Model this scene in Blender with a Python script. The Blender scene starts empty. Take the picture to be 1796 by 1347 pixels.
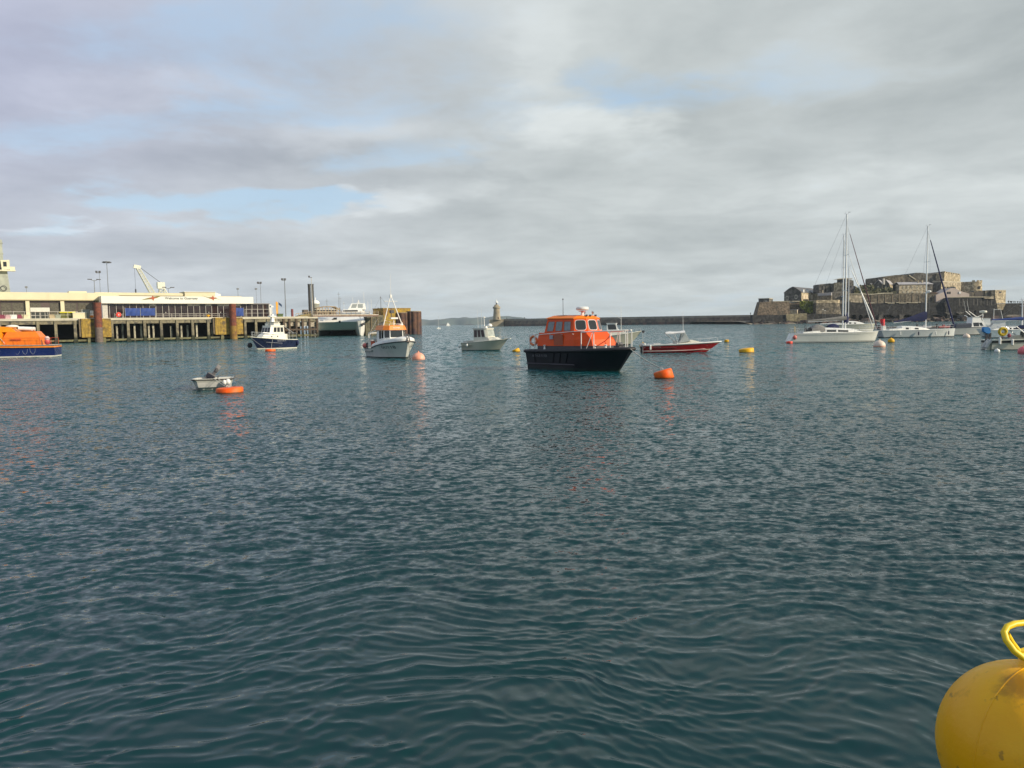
import bpy, math, random
import numpy as np
from mathutils import Vector, Matrix
from mathutils.bvhtree import BVHTree
R = math.radians
PI = math.pi
rnd = random.Random(7)
SC = bpy.context.scene
COL = SC.collection

# ------------------------------------------------------------------ camera
F = 1349.0; CH = 3.2; PITCH = math.atan(105.8/F); ROLL = 0.016
fw = Vector((0, math.cos(PITCH), -math.sin(PITCH)))
u0 = Vector((0, math.sin(PITCH), math.cos(PITCH))); r0 = Vector((1, 0, 0))
cr = r0*math.cos(ROLL) - u0*math.sin(ROLL)
cu = r0*math.sin(ROLL) + u0*math.cos(ROLL)
CAM = Vector((0, 0, CH))
def ray(px, py): return fw + cr*((px-898)/F) + cu*((673.5-py)/F)
def at(px, py, Y):
    d = ray(px, py); return CAM + d*(Y/d.y)
def wat(px, py):
    d = ray(px, py); return CAM + d*(-CH/d.z)
cd = bpy.data.cameras.new('camera'); cam = bpy.data.objects.new('camera', cd); COL.objects.link(cam)
cam.matrix_world = Matrix(((cr.x, cu.x, -fw.x, 0), (cr.y, cu.y, -fw.y, 0), (cr.z, cu.z, -fw.z, CH), (0, 0, 0, 1)))
cd.sensor_width = 36; cd.lens = F/1796*36; cd.clip_start = 0.1; cd.clip_end = 40000
SC.camera = cam

# ------------------------------------------------------------------ node helpers
class G:
    def __init__(s, tree): s.t = tree; s.n = tree.nodes; s.l = tree.links
    def node(s, typ, **kw):
        nd = s.n.new(typ)
        for k, v in kw.items(): setattr(nd, k, v)
        return nd
    def put(s, sock, v):
        if isinstance(v, bpy.types.NodeSocket): s.l.new(v, sock)
        elif v is not None:
            try: sock.default_value = v
            except Exception: sock.default_value = tuple(v)+(1,)
    def m(s, op, a, b=None, c=None, clamp=False):
        nd = s.node('ShaderNodeMath', operation=op, use_clamp=clamp)
        s.put(nd.inputs[0], a); s.put(nd.inputs[1], b)
        if c is not None: s.put(nd.inputs[2], c)
        return nd.outputs[0]
    def vm(s, op, a, b=None):
        nd = s.node('ShaderNodeVectorMath', operation=op)
        s.put(nd.inputs[0], a)
        if b is not None: s.put(nd.inputs[1], b)
        return nd.outputs[0]
    def xyz(s, x, y, z):
        nd = s.node('ShaderNodeCombineXYZ'); s.put(nd.inputs[0], x); s.put(nd.inputs[1], y); s.put(nd.inputs[2], z); return nd.outputs[0]
    def sep(s, v):
        nd = s.node('ShaderNodeSeparateXYZ'); s.l.new(v, nd.inputs[0]); return nd.outputs
    def noise(s, vec, scale, detail=4, rough=.5, dist=0, col=False):
        nd = s.node('ShaderNodeTexNoise'); s.put(nd.inputs['Vector'], vec)
        nd.inputs['Scale'].default_value = scale; nd.inputs['Detail'].default_value = detail
        nd.inputs['Roughness'].default_value = rough; nd.inputs['Distortion'].default_value = dist
        return nd.outputs['Color' if col else 'Fac']
    def mr(s, v, a, b, c=0., d=1., smooth=True):
        nd = s.node('ShaderNodeMapRange', interpolation_type='SMOOTHSTEP' if smooth else 'LINEAR')
        s.put(nd.inputs[0], v)
        for i, q in enumerate((a, b, c, d)): nd.inputs[i+1].default_value = q
        return nd.outputs[0]
    def mix(s, f, a, b, mode='MIX'):
        nd = s.node('ShaderNodeMix', data_type='RGBA', blend_type=mode)
        s.put(nd.inputs[0], f)
        for sk, v in ((nd.inputs[6], a), (nd.inputs[7], b)):
            if isinstance(v, (tuple, list)): sk.default_value = (v[0], v[1], v[2], 1)
            else: s.l.new(v, sk)
        return nd.outputs[2]

MATS = {}
def mat(name, col, rough=.5, metal=0., var=.12, vs=3., col2=None, bump=0., streak=0., spec=.5, coat=0., stretch=(1,1,1), extra=None):
    """procedural paint / stone: base colour with soft wear noise, optional second colour in patches, vertical streaks"""
    if name in MATS: return MATS[name]
    m = bpy.data.materials.new(name); m.use_nodes = True; MATS[name] = m
    g = G(m.node_tree); b = g.n['Principled BSDF']
    tc = g.node('ShaderNodeTexCoord').outputs['Object']
    v = g.vm('MULTIPLY', tc, stretch)
    n = g.noise(v, vs, 5, .6)
    c = g.mix(g.mr(n, .3, .7), tuple(x*(1-var) for x in col), tuple(min(1, x*(1+var)) for x in col))
    if col2:
        n2 = g.noise(g.vm('ADD', v, (7, 3, 1)), vs*.45, 6, .65)
        c = g.mix(g.mr(n2, .48, .62), c, col2)
    if streak:
        n3 = g.noise(g.vm('MULTIPLY', tc, (vs*1.6, vs*1.6, vs*.12)), 1., 5, .6)
        c = g.mix(g.m('MULTIPLY', g.mr(n3, .5, .75), streak), c, tuple(x*.35 for x in col))
    if extra: c = extra(g, tc, c)
    g.l.new(c, b.inputs['Base Color'])
    g.l.new(g.mr(n, .2, .8, max(.02, rough*.8), min(1, rough*1.2)), b.inputs['Roughness'])
    b.inputs['Metallic'].default_value = metal; b.inputs['Specular IOR Level'].default_value = spec
    b.inputs['Coat Weight'].default_value = coat
    if bump:
        bp = g.node('ShaderNodeBump'); bp.inputs['Strength'].default_value = bump; bp.inputs['Distance'].default_value = .1
        g.l.new(n, bp.inputs['Height']); g.l.new(bp.outputs[0], b.inputs['Normal'])
    return m

# ------------------------------------------------------------------ mesh builder
class MB:
    def __init__(s): s.v = []; s.f = []; s.mi = []
    def add(s, vs, fs, mi=0, M=None):
        o = len(s.v)
        s.v += [tuple(M @ Vector(p)) if M is not None else tuple(p) for p in vs]
        for f in fs: s.f.append(tuple(i+o for i in f)); s.mi.append(mi)
        return s
    def box(s, x0, x1, y0, y1, z0, z1, mi=0, M=None):
        vs = [(x, y, z) for x in (x0, x1) for y in (y0, y1) for z in (z0, z1)]
        return s.add(vs, [(0,1,3,2), (4,6,7,5), (0,4,5,1), (2,3,7,6), (0,2,6,4), (1,5,7,3)], mi, M)
    def loft(s, rings, mi=0, cap=True, closed=True, M=None):
        n = len(rings[0]); vs = [p for r in rings for p in r]; fs = []
        for i in range(len(rings)-1):
            for j in range(n if closed else n-1):
                k = (j+1) % n
                fs.append((i*n+j, i*n+k, (i+1)*n+k, (i+1)*n+j))
        if cap:
            fs.append(tuple(range(n))[::-1]); fs.append(tuple((len(rings)-1)*n+j for j in range(n)))
        return s.add(vs, fs, mi, M)
    def tube(s, p0, p1, r, r1=None, n=8, mi=0):
        p0 = Vector(p0); p1 = Vector(p1); d = (p1-p0)
        if d.length < 1e-6: return s
        q = d.to_track_quat('Z', 'Y'); r1 = r if r1 is None else r1
        rg = lambda p, rr: [p + q @ Vector((rr*math.cos(2*PI*i/n), rr*math.sin(2*PI*i/n), 0)) for i in range(n)]
        return s.loft([rg(p0, r), rg(p1, r1)], mi)
    def path(s, pts, r, n=6, mi=0):
        pts = [Vector(p) for p in pts]; rings = []; up = Vector((0, 0, 1)); 
        a = None
        for i, p in enumerate(pts):
            d = (pts[min(i+1, len(pts)-1)]-pts[max(i-1, 0)]).normalized()
            if a is None: a = d.orthogonal().normalized()
            a = (a - d*a.dot(d)).normalized(); b = d.cross(a)
            rings.append([p + (a*math.cos(2*PI*k/n) + b*math.sin(2*PI*k/n))*r for k in range(n)])
        return s.loft(rings, mi)
    def lathe(s, prof, c=(0,0,0), n=20, mi=0, M=None, sx=1, sy=1):
        rings = [[(c[0]+r*math.cos(2*PI*i/n)*sx, c[1]+r*math.sin(2*PI*i/n)*sy, c[2]+z) for i in range(n)] for r, z in prof]
        return s.loft(rings, mi, True, True, M)
    def ball(s, c, rx, ry=None, rz=None, n=16, m=10, mi=0, M=None):
        ry = rx if ry is None else ry; rz = rx if rz is None else rz
        rings = [[(c[0]+rx*math.sin(PI*j/m)*math.cos(2*PI*i/n), c[1]+ry*math.sin(PI*j/m)*math.sin(2*PI*i/n), c[2]-rz*math.cos(PI*j/m)) for i in range(n)] for j in range(m+1)]
        rings[0] = [(c[0]+.01*rx*math.cos(2*PI*i/n), c[1]+.01*ry*math.sin(2*PI*i/n), c[2]-rz) for i in range(n)]
        rings[m] = [(c[0]+.01*rx*math.cos(2*PI*i/n), c[1]+.01*ry*math.sin(2*PI*i/n), c[2]+rz) for i in range(n)]
        return s.loft(rings, mi, True, True, M)
    def torus(s, c, r, t, n=24, m=8, M=None, mi=0, a0=0, a1=2*PI):
        full = abs(a1-a0-2*PI) < 1e-6; k = n if full else n+1; rings = []
        for i in range(k+(1 if full else 0)):
            a = a0+(a1-a0)*i/n
            rings.append([(c[0]+(r+t*math.cos(2*PI*j/m))*math.cos(a), c[1]+(r+t*math.cos(2*PI*j/m))*math.sin(a), c[2]+t*math.sin(2*PI*j/m)) for j in range(m)])
        return s.loft(rings, mi, not full, True, M)
    def prism(s, poly, a, b, axis='y', mi=0, M=None):
        """poly 2-D outline extruded a..b along axis (y: poly is x,z; x: poly is y,z; z: poly is x,y)"""
        f = {'y': lambda p, t: (p[0], t, p[1]), 'x': lambda p, t: (t, p[0], p[1]), 'z': lambda p, t: (p[0], p[1], t)}[axis]
        return s.loft([[f(p, a) for p in poly], [f(p, b) for p in poly]], mi, True, True, M)
    def build(s, name, m, parent=None, smooth=False, loc=None, rz=0, **tags):
        me = bpy.data.meshes.new(name); me.from_pydata(s.v, [], s.f)
        for q in (m if isinstance(m, (list, tuple)) else [m]): me.materials.append(q)
        me.polygons.foreach_set('material_index', s.mi)
        import bmesh
        bm = bmesh.new(); bm.from_mesh(me); bmesh.ops.recalc_face_normals(bm, faces=bm.faces); bm.to_mesh(me); bm.free()
        if smooth:
            me.polygons.foreach_set('use_smooth', [True]*len(me.polygons))
            if smooth != 'all': me.set_sharp_from_angle(angle=R(smooth if smooth is not True else 40))
        o = bpy.data.objects.new(name, me); COL.objects.link(o)
        if parent: o.parent = parent
        if loc is not None: o.location = loc; o.rotation_euler = (0, 0, rz)
        for k, v in tags.items(): o[k] = v
        return o
def thing(name, label, cat, loc=(0,0,0), rz=0, group=None, tilt=None):
    o = bpy.data.objects.new(name, None); COL.objects.link(o)
    o.location = loc; o.rotation_euler = (tilt[0] if tilt else 0, tilt[1] if tilt else 0, rz)
    o.empty_display_size = .5
    o['label'] = label; o['category'] = cat
    if group: o['group'] = group
    return o
def copy_tree(o, parent=None):
    c = o.copy(); COL.objects.link(c); c.parent = parent
    for ch in o.children: copy_tree(ch, c)
    return c
def text_mesh(txt, size, extr=.004, bold=0.):
    cu_ = bpy.data.curves.new('t', 'FONT'); cu_.body = txt; cu_.size = size; cu_.extrude = extr; cu_.offset = bold; cu_.align_x = 'CENTER'; cu_.align_y = 'CENTER'
    o = bpy.data.objects.new('t', cu_); COL.objects.link(o); bpy.context.view_layer.update()
    me = bpy.data.meshes.new_from_object(o.evaluated_get(bpy.context.evaluated_depsgraph_get()))
    bpy.data.objects.remove(o); bpy.data.curves.remove(cu_)
    return me
def lettering(txt, size, M, m, parent, name='lettering', onto=None, bold=0):
    """text in the local frame of parent; M takes text plane (x right, y up, z out) there; onto = mesh object to press it on (along -z)"""
    me = text_mesh(txt, size, .003); me.transform(M)
    if onto is not None:
        t = BVHTree.FromPolygons([v.co for v in onto.data.vertices], [p.vertices[:] for p in onto.data.polygons])
        d = -(M.to_3x3() @ Vector((0, 0, 1))).normalized()
        for v in me.vertices:
            h = t.ray_cast(v.co - d*2.0, d)
            if h[0] is not None: v.co = h[0] - d*.012
    me.materials.clear(); me.materials.append(m)
    o = bpy.data.objects.new(name, me); COL.objects.link(o); o.parent = parent
    return o
def side_M(x, y, z, facing):
    """text frame on a hull side. facing: -1 starboard (text runs to +x), +1 port (text runs to -x)"""
    if facing < 0: ex = Vector((1, 0, 0)); ez = Vector((0, -1, 0))
    else: ex = Vector((-1, 0, 0)); ez = Vector((0, 1, 0))
    ey = Vector((0, 0, 1))
    return Matrix(((ex.x, ey.x, ez.x, x), (ex.y, ey.y, ez.y, y), (ex.z, ey.z, ez.z, z), (0, 0, 0, 1)))

def rrect(w, h, r, k=3):
    """rounded rectangle outline centred on 0"""
    pts = []
    for cx, cy, a in ((w/2-r, h/2-r, 0), (-w/2+r, h/2-r, 90), (-w/2+r, -h/2+r, 180), (w/2-r, -h/2+r, 270)):
        for i in range(k+1):
            t = R(a+90*i/k); pts.append((cx+r*math.cos(t), cy+r*math.sin(t)))
    return pts
def face_win(quad, u0, u1, v0, v1, glass, parent, frame=None, fwid=.05, r=.06, proud=.012, name='window'):
    """a window on the face quad (bl, br, tr, tl): glass pane, optional frame sub-part"""
    a, b, c, d = [Vector(p) for p in quad]
    P = lambda u, v: (a*(1-u)+b*u)*(1-v)+(d*(1-u)+c*u)*v
    o = P((u0+u1)/2, (v0+v1)/2); ex = (P(u1, (v0+v1)/2)-P(u0, (v0+v1)/2)); w = ex.length; ex.normalize()
    ey = (P((u0+u1)/2, v1)-P((u0+u1)/2, v0)); h = ey.length; ey.normalize(); ez = ex.cross(ey).normalized()
    M = Matrix(((ex.x, ey.x, ez.x, o.x), (ex.y, ey.y, ez.y, o.y), (ex.z, ey.z, ez.z, o.z), (0, 0, 0, 1)))
    r = min(r, w*.3, h*.3)
    g = MB().prism(rrect(w, h, r), -.03, proud, 'z', M=M).build(name, glass, parent)
    if frame:
        o1 = rrect(w, h, r); o2 = rrect(w+2*fwid, h+2*fwid, r+fwid); n = len(o1); mb = MB()
        for zz0, zz1 in ((proud+.012, -.02),):
            vs = [(x, y, zz0) for x, y in o1]+[(x, y, zz0) for x, y in o2]+[(x, y, zz1) for x, y in o1]+[(x, y, zz1) for x, y in o2]
            fs = []
            for i in range(n):
                j = (i+1) % n
                fs += [(i, j, n+j, n+i), (n+i, n+j, 3*n+j, 3*n+i), (i, 2*n+i, 2*n+j, j)]
            mb.add(vs, fs, 0, M)
        mb.build('window_frame', frame, g)
    return g

# ------------------------------------------------------------------ hulls
def hull(L, B, sheer, rake=.8, rows=((0., 0),(1., 0)), stern=.85, tm=.45, pd=2.3, pw=1.7, flare=.7, fwl=.86, draft=.35, n=26, fine=0., blunt=0., trans=0.):
    """rows: list of (v, material index of the band ABOVE it). v<0 = below water. returns MB and deck ring function"""
    def bd(t):
        if t < tm: return B/2*(stern+(1-stern)*math.sin(PI/2*t/tm))
        return B/2*max(blunt*.9, 1-(1-blunt)*((t-tm)/(1-tm))**pd)
    def bw(t):
        if t < tm: return B/2*fwl*(stern+(1-stern)*math.sin(PI/2*t/tm))
        return B/2*fwl*max(blunt*.6, 1-(1-blunt*.6)*((t-tm)/(1-tm))**pw)
    def hb(t, v):
        if v <= 0: return bw(t)*(1+v*.4)
        return bw(t)+(bd(t)-bw(t))*v**(1/flare)
    def xx(t, v): return -L/2 - trans*(v-1) + (L-rake*(1-max(v, -.3)) + trans*(v-1))*t
    mb = MB(); rws = list(rows)
    vsn = [-1.0]+[r[0] for r in rws]; mis = [rws[0][1]]+[r[1] for r in rws]
    ts = [1-(1-i/n)**1.25 for i in range(n+1)]
    ring = []
    for v in vsn:
        left = []; 
        for t in ts:
            s = sheer(t); z = -draft if v == -1.0 else v*s
            h = hb(t, -.8 if v == -1.0 else v)
            left.append((xx(t, v if v > -1 else -.3), h, z))
        ring.append(left)
    nv = len(vsn); m = len(ts)
    for sgn in (1, -1):
        for k in range(nv-1):
            vs = [(p[0], sgn*p[1], p[2]) for p in ring[k]]+[(p[0], sgn*p[1], p[2]) for p in ring[k+1]]
            mb.add(vs, [(i, i+1, m+i+1, m+i) for i in range(m-1)], mis[k])
    for k in range(nv-1):  # transom + blunt bow plate
        for e in (0, m-1):
            a, b = ring[k][e], ring[k+1][e]
            if abs(a[1])+abs(b[1]) > .02:
                mb.add([a, (a[0], -a[1], a[2]), (b[0], -b[1], b[2]), b], [(0,1,2,3)], mis[k])
    # weld by bmesh in build is skipped; shading is smoothed per strip
    return mb, bd, xx
def weld(o, d=.0005, ang=35):
    import bmesh
    bm = bmesh.new(); bm.from_mesh(o.data); bmesh.ops.remove_doubles(bm, verts=bm.verts, dist=d); bmesh.ops.recalc_face_normals(bm, faces=bm.faces)
    bm.to_mesh(o.data); bm.free()
    o.data.polygons.foreach_set('use_smooth', [True]*len(o.data.polygons)); o.data.set_sharp_from_angle(angle=R(ang))
    return o
def deck(bd, xx, sheer, m, parent, drop=.03, t0=0., t1=1., name='deck', n=20, inset=.01, th=.04):
    mb = MB(); ts = [t0+(t1-t0)*i/n for i in range(n+1)]
    P = [(xx(t, 1), max(.01, bd(t)-inset), sheer(t)-drop) for t in ts]
    vs = P+[(p[0], -p[1], p[2]) for p in P]; k = n+1
    mb.add(vs, [(i, i+1, k+i+1, k+i) for i in range(n)])
    mb.add([(p[0], p[1], p[2]-th) for p in vs], [(i, i+1, k+i+1, k+i) for i in range(n)])
    return mb.build(name, m, parent)
def strake(bd, xx, sheer, v, r, m, parent, name='rubbing_strake', t0=0., t1=1., out=0., n=24, stern=True, hbf=None):
    """round rail following the gunwale"""
    ts = [t0+(t1-t0)*(1-(1-i/n)**1.5) for i in range(n+1)]
    P = [(xx(t, v), (bd(t)+out) if hbf is None else hbf(t), v*sheer(t)) for t in ts]
    mb = MB()
    Q = [(x, max(y, .001), z) for x, y, z in P]
    if t1 >= .999: pts = Q + [(x, -y, z) for x, y, z in Q[::-1]][1:]
    else: pts = None
    if pts:
        if stern: pts = [(Q[0][0]-.01, 0, Q[0][2])]+pts+[(Q[0][0]-.01, 0, Q[0][2])]
        mb.path(pts, r, 8)
    else:
        mb.path(Q, r, 8); MB().path([(x, -y, z) for x, y, z in Q], r, 8).build(name, m, parent, smooth=60)
    return mb.build(name, m, parent, smooth=60)
def rail(pts, h, m, parent, r=.02, mid=1, name='guard_rail', posts=True, step=1):
    mb = MB(); top = [Vector(p)+Vector((0, 0, h)) for p in pts]
    mb.path(top, r, 6)
    for k in range(1, mid+1):
        mb.path([Vector(p)+Vector((0, 0, h*k/(mid+1))) for p in pts], r*.7, 5)
    if posts:
        for p in pts[::step]: mb.tube(p, Vector(p)+Vector((0, 0, h)), r, n=6)
    return mb.build(name, m, parent)
def facebox(bot, top, m, parent, name='cabin', mi=None):
    """lofted house: bottom and top outlines (same count, x,y,z points)"""
    return MB().loft([bot, top]).build(name, m, parent)
def rope(name, a, b, sag, r, m, label, group=None, n=10):
    a = Vector(a); b = Vector(b); pts = []
    for i in range(n+1):
        t = i/n; p = a.lerp(b, t); p.z -= sag*4*t*(1-t); pts.append(p - a)
    o = MB().path(pts, r, 6).build(name, m, None, smooth=60, loc=a, label=label, category='rope')
    if group: o['group'] = group
    return o

# ------------------------------------------------------------------ common materials
def weed(h, soft, col=(.022, .026, .012)):
    """tide / weed band below world height h with a ragged upper edge"""
    def f(g, tc, c):
        z = g.sep(g.node('ShaderNodeNewGeometry').outputs['Position'])[2]
        return g.mix(g.mr(g.m('ADD', z, g.m('MULTIPLY', g.m('SUBTRACT', g.noise(tc, 1.2 if h > .5 else 9., 4), .5), soft*2)), h-soft, h+soft, 1., 0.), c, col)
    return f
WHITE = mat('white_gelcoat', (.80, .79, .74), .3, var=.05, vs=1.5, streak=.10)
CREAMW = mat('cream_gelcoat', (.68, .66, .55), .35, var=.06, vs=1.2, streak=.15)
DECKW = mat('white_deck', (.66, .65, .60), .55, var=.08, vs=2)
GLASS = mat('dark_window_glass', (.02, .024, .026), .06, var=.2, vs=1, spec=.7)
GLASSL = mat('hazy_perspex', (.33, .36, .33), .18, var=.25, vs=1.5, spec=.6)
STEEL = mat('stainless_rail', (.62, .62, .60), .3, metal=.6, var=.08)
WRAIL = mat('white_painted_rail', (.78, .76, .70), .4, var=.05)
BLACK = mat('black_rubber', (.016, .016, .018), .55, var=.3, vs=4)
DGREY = mat('dark_grey_fittings', (.06, .06, .065), .5, var=.2)
NAVY = mat('navy_paint', (.012, .018, .05), .28, var=.15, vs=1.5)
NAVYC = mat('navy_canvas', (.012, .018, .07), .8, var=.3, vs=3, bump=.3)
ORB = mat('orange_buoy', (.80, .10, .004), .5, spec=.3, col2=(.72, .15, .02), extra=weed(.05, .05, (.10, .045, .012)), var=.12, vs=3, bump=.2)
YEB = mat('yellow_buoy', (.82, .43, .006), .5, spec=.3, extra=weed(.05, .05, (.12, .08, .015)), var=.12, vs=3, col2=(.6, .33, .02))
PKB = mat('faded_pink_buoy', (.78, .32, .20), .5, var=.12, vs=3, col2=(.80, .44, .32))
CRB = mat('bleached_cream_buoy', (.72, .58, .46), .5, var=.1, vs=3)
RDB = mat('red_buoy', (.70, .06, .03), .45, var=.15, vs=3)
WFE = mat('white_fender', (.74, .73, .68), .4, var=.08, vs=4)
ROPEM = mat('grey_rope', (.42, .40, .34), .8, var=.2, vs=8)
ALUM = mat('mast_aluminium', (.74, .75, .73), .42, metal=.0, var=.05)
WIRE = mat('rigging_wire', (.22, .22, .23), .4, metal=.5)
# ------------------------------------------------------------------ sky + sun
SUN_AZ = R(-22)      # direction TO the sun in the XY plane, measured from +X
SUN_EL = R(24)
w = bpy.data.worlds.new('World'); SC.world = w; w.use_nodes = True
g = G(w.node_tree); bg = g.n['Background']
sky = g.node('ShaderNodeTexSky', sky_type='NISHITA', sun_disc=False)
sky.sun_elevation = SUN_EL; sky.sun_rotation = PI/2 - SUN_AZ; sky.air_density = 1.2; sky.dust_density = 1.5; sky.ozone_density = 1.5
gen = g.node('ShaderNodeTexCoord').outputs['Generated']
x, y, z = g.sep(gen)
zz = g.m('ADD', g.m('MAXIMUM', z, 0.), .13)
pl = g.xyz(g.m('DIVIDE', x, zz), g.m('DIVIDE', y, zz), 0.)
nA = g.noise(pl, .75, 7, .52, .35)
nB = g.noise(g.vm('ADD', pl, (11.3, 4.1, 0)), 2.1, 8, .62, .25)
nC = g.noise(g.vm('ADD', pl, (3.7, 21.1, 0)), .32, 4, .5, .1)
# tangent-plane coordinates of a direction for the individual clouds, wobbled by noise
ya = g.m('MAXIMUM', g.m('ABSOLUTE', y), .05)
wob = g.vm('SUBTRACT', g.noise(pl, 1.3, 5, .6, 0, True), (.5, .5, .5))
wx, wy, wz = g.sep(wob)
uu = g.m('ADD', g.m('DIVIDE', x, ya), g.m('MULTIPLY', wx, .50))
vv = g.m('ADD', g.m('DIVIDE', z, ya), g.m('MULTIPLY', wy, .12))
def blob(px, py, sx, sy):
    d = ray(px, py); u_, v_ = d.x/d.y, d.z/d.y
    a = g.m('MULTIPLY', g.m('SUBTRACT', uu, u_), F/sx); b = g.m('MULTIPLY', g.m('SUBTRACT', vv, v_), F/sy)
    e = g.m('MULTIPLY', g.m('ADD', g.m('MULTIPLY', a, a), g.m('MULTIPLY', b, b)), -1.)
    return g.m('EXPONENT', e)
def blobs(lst):
    t = None
    for px, py, sx, sy, s in lst:
        q = g.m('MULTIPLY', g.mr(g.m('ADD', blob(px, py, sx, sy), g.m('MULTIPLY', g.m('SUBTRACT', nB, .5), g.m('MULTIPLY', blob(px, py, sx*1.6, sy*1.6), .9))), .02, .95), s)
        t = q if t is None else g.m('ADD', t, q)
    return t
BRIGHT = blobs([(1010, 228, 130, 46, .95), (965, 90, 80, 80, .4), (650, 360, 120, 22, .65), (60, 393, 90, 9, .8), (1640, 330, 300, 45, .45),
                (240, 150, 220, 40, .45), (1500, 90, 200, 60, .35), (590, 322, 50, 10, .6), (1250, 330, 200, 60, .3), (650, 225, 160, 30, .35)])
DARK = blobs([(520, 262, 190, 26, .7), (160, 300, 260, 45, .6), (700, 120, 160, 90, .45), (960, 400, 260, 45, .3), (200, 440, 300, 45, .6),
              (1480, 430, 300, 40, .3), (860, 330, 50, 45, .35), (640, 470, 300, 22, .25), (120, 60, 160, 60, .2), (1180, 250, 90, 40, .25)])
BLUE = blobs([(320, 352, 230, 30, .8), (510, 335, 110, 20, .7), (1135, 178, 150, 36, .55), (200, 205, 280, 45, .55), (420, 60, 320, 80, .55),
              (730, 270, 190, 40, .5), (60, 395, 100, 22, .5), (860, 190, 120, 60, .25), (1110, 130, 90, 40, .45), (1420, 120, 200, 60, .3), (560, 180, 200, 50, .35), (1600, 510, 300, 30, .3), (800, 535, 700, 22, .22)])
# cloud brightness
br = g.m('ADD', .5, g.m('MULTIPLY', g.m('SUBTRACT', nA, .5), 1.0))
br = g.m('ADD', br, g.m('MULTIPLY', g.m('SUBTRACT', nB, .5), .85))
br = g.m('ADD', br, g.m('MULTIPLY', g.m('SUBTRACT', nC, .5), .5))
br = g.m('ADD', br, g.m('MULTIPLY', BRIGHT, .46)); br = g.m('SUBTRACT', br, g.m('MULTIPLY', DARK, .34))
ud = g.m('DIVIDE', x, ya)
tl = g.m('MULTIPLY', g.mr(ud, -.75, .15, 1., 0.), g.mr(g.m('DIVIDE', z, ya), .02, .35, .35, 1.))
dark_c = g.mix(tl, (.380, .420, .430), (.350, .378, .500))
lite_c = g.mix(tl, (.670, .715, .715), (.590, .620, .755))
cloud = g.mix(g.mr(br, .12, .95, 0., 1., False), dark_c, lite_c)
cloud = g.mix(g.m('MULTIPLY', g.mr(br, .85, 1.35), .5), cloud, (.76, .75, .71))
cloud10 = g.mix(1., cloud, (10., 10., 10.), 'MULTIPLY')
blue_s = g.mix(.62, g.mix(1., sky.outputs[0], (1.35, 1.3, 1.25), 'MULTIPLY'), (4.2, 6.2, 8.6))
gap = g.m('MULTIPLY', g.mr(g.m('ADD', g.m('MULTIPLY', BLUE, 1.), g.m('MULTIPLY', g.m('SUBTRACT', nB, .5), 1.2)), .08, .95), .78)
colr = g.mix(gap, cloud10, blue_s)
colr = g.mix(g.mr(z, .40, .62, 0., .62), colr, (2.7, 3.8, 5.1))
g.l.new(colr, bg.inputs['Color']); bg.inputs['Strength'].default_value = .112
sl = bpy.data.lights.new('sun', 'SUN'); sl.energy = 5.0; sl.angle = R(1.2); sl.color = (1., .88, .70)
so = bpy.data.objects.new('sun', sl); COL.objects.link(so)
sd = Vector((math.cos(SUN_AZ)*math.cos(SUN_EL), math.sin(SUN_AZ)*math.cos(SUN_EL), math.sin(SUN_EL)))
so.rotation_euler = sd.to_track_quat('Z', 'Y').to_euler(); so.location = (60, -20, 60)
SC.view_settings.view_transform = 'Standard'; SC.view_settings.look = 'None'; SC.view_settings.exposure = 0; SC.view_settings.gamma = 1
SC.render.engine = 'CYCLES'; SC.cycles.use_denoising = True; SC.cycles.volume_bounces = 2; SC.cycles.max_bounces = 6; SC.cycles.caustics_reflective = False; SC.cycles.caustics_refractive = False
SC.cycles.sample_clamp_indirect = 4

# ------------------------------------------------------------------ water
def smooth01(x_): x_ = np.clip(x_, 0, 1); return x_*x_*(3-2*x_)
def vnoise(X, Y, seed):
    rs = np.random.RandomState(seed); T = rs.rand(256, 256)
    xi = np.floor(X).astype(int); yi = np.floor(Y).astype(int); fx = smooth01(X-xi); fy = smooth01(Y-yi)
    a = T[xi % 256, yi % 256]; b = T[(xi+1) % 256, yi % 256]; c = T[xi % 256, (yi+1) % 256]; d = T[(xi+1) % 256, (yi+1) % 256]
    return (a*(1-fx)+b*fx)*(1-fy)+(c*(1-fx)+d*fx)*fy
rr = [.02, .3, .7, 1.2]
while rr[-1] < 26000:
    r_ = rr[-1]; rr.append(r_+min(max(.018, r_*r_/2500.), .11*r_, 2500))
rr = np.array(rr)
inner = np.arange(-44, 44.01, .085)
outer = np.concatenate([np.arange(-180, -44, 3.), inner, np.arange(45, 179, 3.)])
az = np.radians(outer)                        # azimuth from +Y clockwise
RR, AZ = np.meshgrid(rr, az, indexing='ij'); X = RR*np.sin(AZ); Y = RR*np.cos(AZ)
dr = np.gradient(rr)[:, None]; da = np.where(np.abs(AZ) < R(44), R(.085), R(3.)); cell = np.maximum(dr, RR*da)
Wx = X + .9*(vnoise(X*.6, Y*.6, 1)-.5)+.22*(vnoise(X*2.1, Y*2.1, 2)-.5)
Wy = Y + .9*(vnoise(X*.6+40, Y*.6, 3)-.5)+.22*(vnoise(X*2.1+9, Y*2.1, 4)-.5)
patch = .55+.9*vnoise(X*.13+3, Y*.09, 5)*vnoise(X*.4, Y*.3+8, 6)+.25*vnoise(X*.03, Y*.02, 9)
rs = np.random.RandomState(11); H = np.zeros_like(X); DX = np.zeros_like(X); DY = np.zeros_like(X); miss = np.zeros_like(X); NW = 90; tot = 0
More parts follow.
